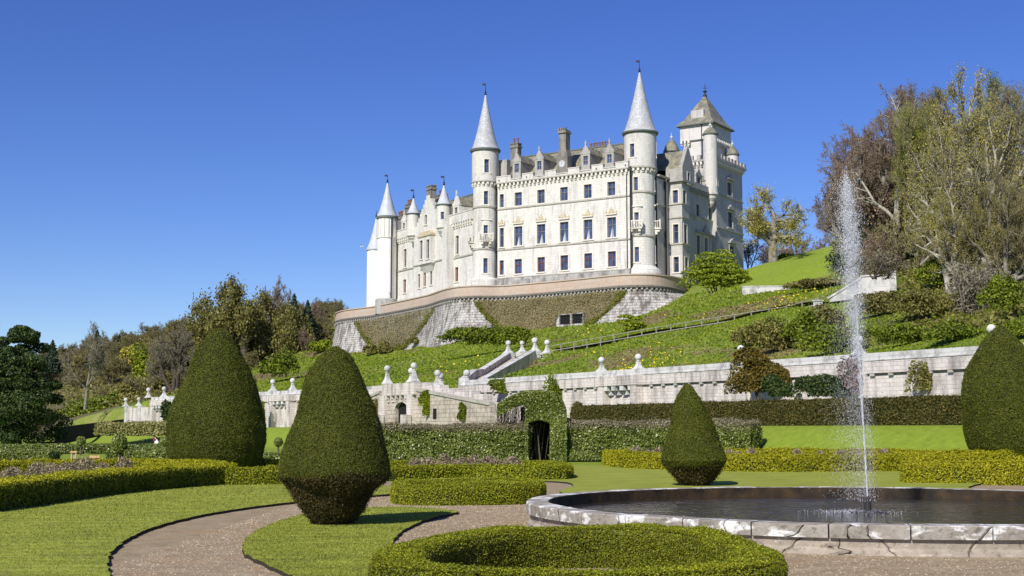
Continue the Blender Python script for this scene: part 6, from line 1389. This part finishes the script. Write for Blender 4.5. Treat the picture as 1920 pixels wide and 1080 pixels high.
# undergrowth beneath the woods
def under(n, x0, x1, y0, y1, cond, mt, lab, size):
    px = rng.uniform(x0, x1, n); Y = rng.uniform(y0, y1, n); x = (px - 960) / F / cp_ * Y; t = Y - wallY(x); k = cond(px, Y, t); x, Y = x[k], Y[k]; z = gz(x, Y); p = np.stack([x, Y, z], 1); l = lump(p, .35, 6); p[:, 2] += (.3 + 1.3 * np.clip(l, 0, 1)) * rng.random(len(p)); m = len(p)
    o = leaves('undergrowth', p, np.tile([0, -.5, .7], (m, 1)), size * rng.uniform(.5, 1.4, m), M[mt], None, tuple(p.mean(0)), jit=.8); props(o, lab, 'undergrowth', kind='stuff')
cl_ = lambda px, Y, t: (t > 14) & ~((px > 450) & (Y < 235))
under(46000, -160, 640, 195, 440, cl_, 'leaf_olive', 'olive undergrowth covering the floor of the left wood', .55); under(30000, -160, 640, 195, 440, cl_, 'bud_olive', 'brown bramble undergrowth of the left wood', .55)
cr_ = lambda px, Y, t: (t > 12) & ~((px > 1545) & (px < 1695) & (Y < 112)) & (px - 960 > (620 + (130 - Y) * 1.0))
under(30000, 1560, 2200, 75, 190, cr_, 'leaf_olive', 'olive undergrowth on the steep bank of the right wood', .28); under(18000, 1560, 2200, 75, 190, cr_, 'leaf_green', 'green undergrowth on the steep bank of the right wood', .28); under(20000, 1560, 2200, 75, 190, cr_, 'bud_olive', 'brown bramble on the steep bank of the right wood', .28)
# leafy shrubs and evergreens
def shrub(px, pyb, wpx, hpx, mat, label, d=None, n=3500, lobes=9, seed=None, size=None, cat='shrub', name='shrub', group=None, flat_=1.0, jit=.8, up=.2, stems=False, depth=1.0, layers=0):
    q = P(px, pyb, d) if d else GT(px, pyb); d = q[1]; w = wpx * d / F; h = hpx * d / F; g = np.random.default_rng(seed if seed is not None else int(px * 7 + pyb)); size = size or max(.07, d * .0021)
    z0 = min(q[2], gz1(q[0], q[1])) if not d else q[2]
    c = g.normal(size=(lobes, 3)); c = unit(c) * (g.random((lobes, 1)) ** .5); c[:, 2] = np.abs(c[:, 2]) * .55 + .2; c *= np.array([w * .30, w * .26 * depth, h * .9]); r = g.uniform(.45, .85, lobes)
    R = np.array([w * .30, w * .28 * depth, h * .36])
    i = g.integers(0, lobes, n); v = unit(g.normal(size=(n, 3))); v[:, 2] = np.where(v[:, 2] < -.3, -v[:, 2], v[:, 2]); rad = 1 - np.abs(g.normal(size=n)) * .22
    pos = c[i] + v * R * (r[i] * rad)[:, None]; pos *= (1 + .10 * lump(pos + q, 6 / max(w, .5), 3))[:, None]
    if layers: lz = h / layers; pos[:, 2] = pos[:, 2] * .68 + .32 * (np.round(pos[:, 2] / lz + .25 * np.sin(pos[:, 0] * 2)) * lz)
    pos[:, 2] = np.clip(pos[:, 2], .02, None) * flat_; pos[:, 2] *= h / np.percentile(pos[:, 2], 99.5); pos[:, 0] *= (w / 2) / np.percentile(np.abs(pos[:, 0]), 98.5)
    pos += np.array([q[0], q[1], z0]); sz = size * g.uniform(.6, 1.4, n)
    if not stems:
        o = leaves(name, pos, v, sz, M[mat], None, (q[0], q[1], z0), jit=jit, up=up); props(o, label, cat, group); return o
    rt = empty(name, (q[0], q[1], z0), label, cat, group); leaves('foliage', pos, v, sz, M[mat], rt, jit=jit, up=up)
    s = MB()
    for k in range(7): e = c[k % lobes] * .8; s.tube((q[0] + e[0] * .15, q[1] + e[1] * .15, z0 - .3), (q[0] + e[0], q[1] + e[1], z0 + abs(e[2])), .04 * w / 3, .015 * w / 3, 6)
    s.build('stems', M['bark'], rt); return rt
def fy(fr, px, d): return fr.pt(fr.px(px, 700, d)[0], 0, d)[1]
shrub(1345, 556, 120, 88, 'leaf_bright', 'large round layered green bush at the corner of the castle terrace', d=152, n=9000, lobes=22, stems=True, layers=9, size=.28)
shrub(1183, 622, 48, 32, 'leaf_bright', 'small bright green bush above the handrail', n=2500, lobes=9, layers=3)
shrub(912, 655, 165, 42, 'leaf_green', 'long low green thicket at the foot of the terrace wall above the stairs', d=150, n=7000, lobes=22, depth=.35)
shrub(690, 668, 30, 22, 'leaf_olive', 'small dark shrub at the foot of the left bastion', n=1200); shrub(722, 664, 26, 24, 'leaf_olive', 'second small dark shrub beside the left bastion foot', n=1200)
shrub(795, 646, 60, 14, 'leaf_olive', 'row of straggly dark shrubs under the middle bastion', n=1500, depth=.4)
shrub(830, 642, 40, 16, 'leaf_olive', 'dark straggly shrub right under the middle bastion', n=1000, depth=.4)
shrub(1422, 752, 122, 98, 'leaf_rust', 'large rusty-green shrub growing over the top of the garden wall', d=78.5, n=16000, lobes=16, stems=True, depth=.5)
shrub(1468, 752, 70, 48, 'leaf_dark', 'dark evergreen shrub against the garden wall beside the rusty shrub', d=77, n=4500, depth=.5); shrub(1545, 752, 100, 48, 'leaf_dark', 'dark evergreen shrub against the garden wall, just left of the jet', d=74, n=5500, depth=.5)
shrub(1600, 752, 50, 84, 'leaf_purple', 'purplish climber on the garden wall behind the jet', d=73, n=2600, depth=.3); shrub(1740, 752, 75, 74, 'leaf_olive', 'straggly green climber on the garden wall right of the jet', d=69, n=1700, depth=.15, jit=1.2)
shrub(1220, 764, 42, 52, 'leaf_olive', 'thin climber on the garden wall right of the blind bay', d=93.5, n=1000, depth=.15, jit=1.2); shrub(1136, 770, 26, 52, 'leaf_olive', 'thin climber on the left pier of the blind bay', d=98, n=600, depth=.2)
shrub(945, 745, 55, 36, 'leaf_green', 'light green shrub against the garden wall right of the gate', d=107, n=1600, depth=.4); shrub(1040, 775, 45, 70, 'leaf_green', 'leggy climber on the garden wall behind the arch', d=100, n=1200, depth=.2, jit=1.2); shrub(897, 760, 22, 34, 'leaf_olive', 'small tree-like climber above the sloping stair wall', d=112, n=700, depth=.5)
shrub(800, 797, 36, 64, 'leaf_bright', 'bright green ivy patch on the wall right of the gate arch', d=fy(GF, 800, -.25), n=2200, depth=.12); shrub(867, 798, 18, 42, 'leaf_green', 'slim ivy column on the sloping stair wall', d=fy(GF, 867, -.3), n=800, depth=.2); shrub(702, 795, 20, 46, 'leaf_olive', 'thin climber on the wall left of the gate', d=fy(GF, 702, -.3), n=500, depth=.2, jit=1.2)
shrub(488, 797, 20, 42, 'leaf_green', 'green climber on the far wall just right of the largest yew', d=142, n=800, depth=.3); shrub(312, 797, 26, 46, 'leaf_dark', 'dark climber on the far wall touching the largest yew', d=167, n=900, depth=.4)
for k, (px, pyb, w, h, m_, lab) in enumerate(((1440, 668, 120, 72, 'leaf_olive', 'dense olive thicket above the wall left of the jet, beside the rusty shrub'), (1505, 655, 90, 72, 'leaf_green', 'green thicket below the short white post'), (1400, 655, 60, 40, 'leaf_olive', 'low olive thicket at the lower end of the bank growth'), (1550, 668, 110, 55, 'leaf_green', 'green thicket above the wall just left of the jet'), (1560, 620, 70, 48, 'leaf_olive', 'olive shrub under the stepped bank wall'), (1685, 652, 150, 44, 'leaf_green', 'long green thicket above the wall just right of the jet'), (1790, 644, 140, 40, 'leaf_green', 'long green thicket above the wall left of the bottle-shaped yew'), (1905, 640, 70, 36, 'leaf_green', 'green thicket above the wall at the right edge'), (1600, 660, 60, 46, 'leaf_olive', 'olive shrub behind the jet above the wall'), (1740, 600, 130, 60, 'leaf_olive', 'olive scrub on the bank below the wood'), (1650, 595, 100, 48, 'bud_olive', 'brownish scrub on the bank below the end pier'), (1885, 605, 90, 90, 'leaf_green', 'fresh green shrub on the bank at the right edge'), (1700, 500, 90, 50, 'leaf_dark', 'dark holly at the foot of the right wood'), (1590, 520, 70, 46, 'leaf_dark', 'dark clipped-looking shrub at the upper corner of the mown slope'), (1650, 508, 70, 55, 'leaf_dark', 'dark evergreen in the shade above the bank wall'), (1760, 545, 90, 60, 'leaf_green', 'fresh green shrub under the twisted grey tree'), (1530, 545, 110, 22, 'bud_olive', 'low brown hedge-like shrubs along the foot of the mown slope'), (1722, 330, 60, 90, 'leaf_bright', 'yellow-green ivy mass high in the right wood'), (1660, 440, 80, 70, 'twig_brown', 'rounded brown shrub mass inside the right wood'), (1745, 445, 40, 60, 'leaf_bright', 'bright green ivy on a trunk in the right wood'))):
    shrub(px, pyb, w, h, m_, lab, d=(112 if px == 1722 else 126 if px == 1660 else 110 if px == 1745 else None), n=4200 if w > 80 else 2400, lobes=14, depth=.6)
shrub(1470, 505, 30, 30, 'leaf_bright', 'bright green bush behind the crest beside the oak', d=176, n=900)
# dark tree filling the left edge
q = P(32, 800, 108); rt = empty('evergreen_tree', (q[0], q[1], 0.0), 'massive dark evergreen tree filling the left edge', 'tree'); s = MB(); s.tube((q[0], q[1], -.2), (q[0], q[1], 5), .45, .25, 10)
for k in range(9): a = k * 2.4; s.tube((q[0], q[1], 1.2 + k * .5), (q[0] + 2.2 * cos(a), q[1] + 2.2 * sin(a), 2.4 + k * .6), .14, .05, 6)
s.build('trunk', M['dark_bark'], rt); n = 60000; lob = 120; g = np.random.default_rng(4); cz = g.uniform(.03, 1, lob); cr = np.interp(cz, [0, .15, .45, .75, .9, 1], [3.7, 4.0, 3.4, 2.3, 1.3, .3]); a = g.random(lob) * 6.28; f = .25 + .75 * g.random(lob) ** .7; ls = g.uniform(.55, 1.15, lob) * (1.12 - .62 * cz)
c = np.stack([cr * f * np.cos(a), cr * f * np.sin(a), cz * 9.7], 1); i = g.integers(0, lob, n); v = unit(g.normal(size=(n, 3))); pos = c[i] + v * np.array([1.25, 1.25, .8]) * ls[i][:, None] * (1 - np.abs(g.normal(size=n)) * .25)[:, None]; pos[:, 2] = np.clip(pos[:, 2], .3, None)
leaves('foliage', pos + np.array([q[0], q[1], .3]), v, .20 * g.uniform(.6, 1.4, n), M['leaf_dark'], rt, jit=.8, up=.2)
def conifer(px, d, top, wpx, base, label):
    q = P(px, base, d); h = P(px, top, d)[2] - q[2]; w = wpx * d / F / 2; r_ = empty('conifer', tuple(q), label, 'tree'); s = MB(); s.tube(q, q + np.array([0, 0, h]), w * .12, .03, 6); s.build('trunk', M['dark_bark'], r_)
    n = 4500; t = 1 - rng.random(n) ** .55; tier = (t * 11) % 1; r = w * (1 - t * .97) * (1.15 - .55 * tier) * rng.random(n) ** .5; a = rng.random(n) * 6.28
    pos = q + np.stack([r * np.cos(a), r * np.sin(a), h * (.1 + .9 * t) - .25 * r], 1); leaves('foliage', pos, np.stack([np.cos(a), np.sin(a), .6 + 0 * a], 1), d * .0022 * rng.uniform(.6, 1.4, n), M['leaf_conifer'], r_, jit=.6, aspect=.4)
conifer(97, 260, 638, 50, 700, 'dark pointed conifer on the skyline left of the bare tree'); conifer(180, 270, 618, 44, 690, 'dark conifer just right of the tall bare tree'); conifer(550, 235, 550, 66, 650, 'dark spruce at the right of the skyline clump'); conifer(576, 238, 562, 60, 650, 'second dark spruce nearer the castle'); conifer(222, 300, 628, 22, 690, 'tiny dark conifer on the far skyline')
for px, pyb, w, h, m_, lab in ((265, 722, 50, 76, 'leaf_bright', 'yellow-green young tree low on the left hillside'), (240, 700, 40, 50, 'bud_yellow', 'pale yellow tree behind the yellow-green one'), (520, 718, 70, 62, 'leaf_green', 'rounded green shrub right of the largest yew'), (505, 745, 60, 40, 'leaf_green', 'green shrub above the far wall between the big yews'), (600, 640, 40, 34, 'leaf_green', 'dark green shrub just left of the terrace wall'), (540, 665, 60, 50, 'leaf_olive', 'olive shrub on the slope under the spruces'), (175, 792, 120, 48, 'leaf_green', 'glossy green laurels along the foot of the left wood'), (215, 785, 70, 50, 'leaf_green', 'green laurels beside the end of the far white wall'), (120, 798, 60, 34, 'leaf_olive', 'olive shrubs at the edge of the left lawn'), (240, 760, 60, 40, 'leaf_olive', 'dark shrubs behind the far white wall'), (300, 742, 60, 40, 'leaf_olive', 'shrubs above the far wall left of the largest yew'), (605, 662, 44, 24, 'leaf_bright', 'bright green ground shrub beside the left bastion'), (450, 740, 60, 40, 'leaf_olive', 'shrub mass seen just right of the largest yew top')):
    shrub(px, pyb, w, h, m_, lab, d=(215 if pyb > 740 else None), n=2600, lobes=12)
for px, pyb, h in ((62, 815, 52), (82, 815, 44), (16, 812, 40)):
    tree('shrub', px, 120, pyb - h, 56, 'gnarled pale fruit tree on the far left lawn under the dark evergreen', 'pale_bark', 'twig_grey', 'bud_olive', base=pyb + 3, group='gnarled fruit trees under the evergreen')
M['fence_net'] = flat('black_windbreak_netting', (.012, .012, .016), .9)
fnc = empty('fence', P(160, 812, 158), 'black netting fence running along the top of the left lawn', 'fence'); fa, fb = P(104, 822, 150), P(232, 797, 170); fr_ = Frame(fa, fb[:2] - fa[:2]); L_ = float(np.linalg.norm(fb[:2] - fa[:2]))
s = MB(); s.fprism(fr_, [(0, fa[2] - .8), (L_, fb[2] - .8), (L_, fb[2] + .75), (0, fa[2] + 1.2)], 0, .04); s.build('netting', M['fence_net'], fnc)
for k in range(6): s = MB(); u = L_ * k / 5; s.fbox(fr_, u - .05, u + .05, fa[2] - 1, fa[2] + 1.25 - .3 * k / 5, .05, .15); s.build('post', M['dark_bark'], fnc)

# dead creeper on the terrace wall, with green margins
def creeper(label, top0, top1, bot0, bot1, N, depth=.1):
    """a mat hung under the cornice between two bastions: columns top0..top1 at the top, bot0..bot1 at the foot"""
    n = len(td); u = rng.random(N * 2); v = rng.random(N * 2)
    e_ = 1 - (1 - v) ** 1.25; lo = bot0 + (top0 - bot0) * e_; hi = bot1 + (top1 - bot1) * e_; pxv = lo + (hi - lo) * u
    fi = np.clip(np.interp(pxv, tpx[:n - 30], np.arange(n - 30)), 0, n - 2); i = fi.astype(int); fr_i = (fi - i)[:, None]; tq = td[i] * (1 - fr_i) + td[i + 1] * fr_i; zlo = ZF[i] + .4; z = zlo + (ZCR - .35 - zlo) * v
    off = boff(v) * tsp[i] + .16 + rng.random(N * 2) * depth + .08 * lump(np.stack([pxv * .1, z, z * 0], 1), 2, 5)
    pos = np.stack([tq[:, 0] + tno[i, 0] * off, tq[:, 1] + tno[i, 1] * off, z], 1) + rng.normal(size=(N * 2, 3)) * .12
    ww = (np.abs(pxv - 1071) < 25.5) & (z < RFm.px(1071, 588)[1]) & (z > RFm.px(1071, 615)[1]); pos, i, u, v, lo, hi = pos[~ww], i[~ww], u[~ww], v[~ww], lo[~ww], hi[~ww]
    edge = np.minimum(u, 1 - u) * (hi - lo) + lump(pos, 1.2, 2) * 6 < 12 - 5 * v; rt = empty('creeper', tuple(pos.mean(0)), label, 'creeper'); nn = np.concatenate([tno[i], np.full((len(i), 1), .25)], 1)
    leaves('dead_stems', pos[~edge], nn[~edge], .20 * rng.uniform(.5, 1.4, (~edge).sum()), M['creeper'], rt, jit=.35, aspect=.3); leaves('green_margin', pos[edge], nn[edge], .17 * rng.uniform(.6, 1.3, edge.sum()), M['creeper_green'], rt, jit=.5)
creeper('brown dead creeper hanging between the left and middle bastions of the terrace wall', 666, 819, 728, 738, 22000); creeper('wide brown dead creeper hanging on the terrace wall around the barred window', 891, 1176, 968, 1082, 40000)

# rough grass, daffodils and moss-plants of the bank
M['rough_grass'] = leaf('rough_bank_grass', (.065, .11, .008), (.18, .25, .012), (.31, .35, .035), .12, .35)
M['dry_grass'] = leaf('dry_bank_grass', (.13, .10, .04), (.22, .17, .075), (.31, .25, .12), .3, .3)
def scatter(n, f, ymax=230):
    px = rng.uniform(430, 1930, n); Y = 60 + (ymax - 60) * rng.random(n) ** 1.2; x = (px - 960) / F / cp_ * Y * 1.0; t = Y - wallY(x); k = (t > .6) & (t < 95); x, Y, px = x[k], Y[k], px[k]; z = hill_z(x, Y, Y - wallY(x)); return x, Y, z, px
x, Y, z, px = scatter(260000, None); pos = np.stack([x, Y, z], 1); nz = lump(pos, .30, 12) + .5 * lump(pos, 1.1, 13)
mow = (Y > 143) & (Y < 185) & (px > 1385) & (px < 1580); under = (ZT - 2 < z) & (px > 640) & (px < 1400); ok = ~mow & ~under; dry = nz > .78
for nm, k, mt, lab in (('grass', ok & ~dry, 'rough_grass', 'rough green grass tufts on the bank below the castle'), ('dry_grass', ok & dry, 'dry_grass', 'dry brown grass patches on the bank below the castle')):
    p = pos[k]; m = len(p); p = p + np.array([0, 0, .06]) ; nn = np.tile([0, -.75, .55], (m, 1)); o = leaves(nm, p, nn, (p[:, 1] * .0016) * rng.uniform(.6, 1.5, m), M[mt], None, tuple(p.mean(0)), jit=.6, aspect=.8); props(o, lab, 'grass', kind='stuff')
M['daffodil'] = flat('daffodil_yellow', (.75, .52, .01), .6)
cl = [(985, 672, 20, 10, 30), (1180, 690, 40, 18, 90), (1245, 672, 40, 22, 120), (1170, 700, 30, 10, 50), (1120, 668, 40, 8, 40), (1480, 565, 50, 14, 140), (1440, 575, 40, 14, 60), (1120, 628, 50, 10, 50), (1235, 690, 20, 20, 60), (1300, 600, 50, 8, 30), (1380, 630, 60, 20, 50), (850, 690, 80, 20, 50), (1540, 552, 40, 8, 40)]
pp_ = []
for cx, cy, wx, wy, n in cl:
    for _ in range(n // 5):
        q = GT(cx + rng.normal() * wx / 2, cy + rng.normal() * wy / 2, lo=70, hi=190); pp_.append(q + np.array([0, -.1, .32]))
pp_ = np.array(pp_); o = leaves('daffodils', pp_, np.tile([0, -.8, .4], (len(pp_), 1)), pp_[:, 1] * .0011 * rng.uniform(.7, 1.4, len(pp_)), M['daffodil'], None, tuple(pp_.mean(0)), jit=.3, aspect=1); props(o, 'yellow daffodils scattered over the grassy bank', 'flowers', kind='stuff')

# grass blades on the nearest lawns
def inside(p, poly):
    x, y = p[:, 0], p[:, 1]; c = np.zeros(len(p), bool); j = len(poly) - 1
    for i in range(len(poly)):
        xi, yi = poly[i]; xj, yj = poly[j]; c ^= ((yi > y) != (yj > y)) & (x < (xj - xi) * (y - yi) / (yj - yi + 1e-12) + xi); j = i
    return c
t = NT('mown_grass_blades'); g_ = t.n('ShaderNodeNewGeometry'); n1 = t.noise(t.mapv(g_.outputs['Position'], (.5, 2.4, 1)), 1.3, 6, .68)
c = t.ramp(n1, [(.36, (.20, .23, .022)), (.52, (.31, .345, .035)), (.68, (.42, .44, .065))]); c = t.mix(t.math('MULTIPLY', t.fr(t.noise(t.mapv(g_.outputs['Position'], (.35, 2.4, 1)), 2.6, 5, .7), .55, .68), .7), c, (.16, .135, .05))
c = t.mix(t.math('MULTIPLY', g_.outputs['Random Per Island'], .5), c, (.46, .50, .13)); t.base(c, .6); tn = t.n('ShaderNodeBsdfTranslucent'); t.l(c, tn.inputs[0]); mx = t.n('ShaderNodeMixShader'); mx.inputs[0].default_value = .4
t.l(t.b.outputs[0], mx.inputs[1]); t.l(tn.outputs[0], mx.inputs[2]); t.l(mx.outputs[0], t.out.inputs[0]); M['blade'] = t.m
def blades(poly, n, lab, ymax=30):
    lo, hi = poly.min(0), poly.max(0); lo = np.maximum(lo, [-17, 8]); hi = np.minimum(hi, [12, ymax]); p = lo + (hi - lo) * rng.random((n, 2)) ** np.array([1, 1.25]); p = p[inside(p, poly) & (np.abs(p[:, 0]) < .42 * p[:, 1] + .5) & (rng.random(n) < 1.15 - np.clip((p[:, 1] - 14) / (ymax - 14), 0, 1.15))]; m = len(p)
    h = .013 * rng.uniform(.4, 1.5, m) * (.6 + p[:, 1] / 30); w = .006 * (.6 + p[:, 1] / 16); a = rng.random(m) * 6.28; t = rng.normal(size=(m, 2)) * .014
    b = np.concatenate([p, np.full((m, 1), .053)], 1); d = np.stack([np.cos(a) * w, np.sin(a) * w, 0 * a], 1); tip = b + np.stack([t[:, 0], t[:, 1], h], 1)
    V = np.stack([b - d, b + d, tip], 1).reshape(-1, 3); o = raw_mesh('grass', V, np.arange(3 * m).reshape(-1, 3), 3, M['blade'], None, tuple(b.mean(0))); props(o, lab, 'grass', kind='stuff')
blades(LAWN_A, 330000, 'short mown grass of the left lawn', 42); blades(LAWN_B, 160000, 'short mown grass of the teardrop lawn under the waisted yew')

# a gardener crouching on the far lawn with a pale sack, and a gull by the castle
M['skin'] = flat('skin', (.55, .36, .27), .6); M['plum'] = flat('plum_jacket', (.16, .03, .09), .8); M['jean'] = flat('dark_trousers', (.05, .04, .06), .85); M['hair'] = flat('dark_hair', (.04, .025, .02), .8)
def skin_fig(name, joints, edges, radii, mat, parent, root=0):
    me = bpy.data.meshes.new(name); off = ORG[parent]; me.from_pydata([tuple(np.array(j) - off) for j in joints], edges, []); o = link_mesh(name, me, parent); me.materials.append(mat)
    md = o.modifiers.new('skin', 'SKIN'); lay = me.skin_vertices[0].data if me.skin_vertices else None
    for i, r in enumerate(radii): lay[i].radius = (r, r)
    lay[root].use_root = True; sd = o.modifiers.new('sub', 'SUBSURF'); sd.levels = 1; sd.render_levels = 1; return o
q = GT(290, 834, lo=90); per = empty('person', tuple(q), 'tiny crouching person in a plum jacket on the far left lawn', 'person')
def at_(x, y, z): return q + np.array([x, y, z])
J = [at_(0, 0, .34), at_(.02, 0, .55), at_(.06, -.02, .78), at_(.10, -.03, .90), at_(.13, -.05, 1.05), at_(.05, -.2, .80), at_(.2, -.28, .6), at_(.36, -.25, .45), at_(.05, .18, .80), at_(.2, .25, .6), at_(.36, .2, .45), at_(.02, -.12, .32), at_(.35, -.16, .42), at_(.2, -.16, .06), at_(.32, -.16, .03), at_(.02, .12, .32), at_(.35, .16, .42), at_(.2, .16, .06), at_(.32, .16, .03)]
E_ = [(0, 1), (1, 2), (2, 3), (3, 4), (2, 5), (5, 6), (6, 7), (2, 8), (8, 9), (9, 10), (0, 11), (11, 12), (12, 13), (13, 14), (0, 15), (15, 16), (16, 17), (17, 18)]
skin_fig('body', J, E_, [.15, .14, .15, .06, .10, .07, .05, .035, .07, .05, .035, .09, .07, .05, .04, .09, .07, .05, .04], M['skin'], per)
s = MB(); s.lathe(q + np.array([.03, 0, .3]), [(.19, 0), (.2, .25), (.22, .48), (.09, .6)], 14); s.build('jacket', M['plum'], per, smooth=True)
s = MB(); s.ball(q + np.array([.12, -.01, 1.10]), .115, 12, 8); s.build('hair', M['hair'], per, smooth=True)
q2 = GT(294, 835, lo=90); s = MB(); s.lathe(q2, [(.16, 0), (.24, .1), (.26, .28), (.2, .42), (.07, .5), (.1, .58), (.02, .56)], 14); o = s.build('sack', M['castle_white'], None, smooth=True); props(o, 'white garden sack beside the crouching person', 'sack')
q = P(678, 462, 200); s = MB(); s.lathe(q, [(.01, -.24), (.07, -.15), (.1, 0), (.08, .14), (.05, .22), (.01, .3)], 10); s.v = [(q[0] + (v[2] - q[2]), v[1], q[2] + (v[0] - q[0])) for v in s.v]
for sg in (-1, 1): s.add([q + np.array(v) for v in ((.1, sg * .05, .05), (-.12, sg * .05, .05), (-.1, sg * .35, .24), (-.22, sg * .75, .16), (.02, sg * .4, .26))], [(0, 1, 2, 4), (4, 2, 3)])
o = s.build('seagull', M['castle_white']); props(o, 'white gull gliding left of the castle end towers', 'bird')
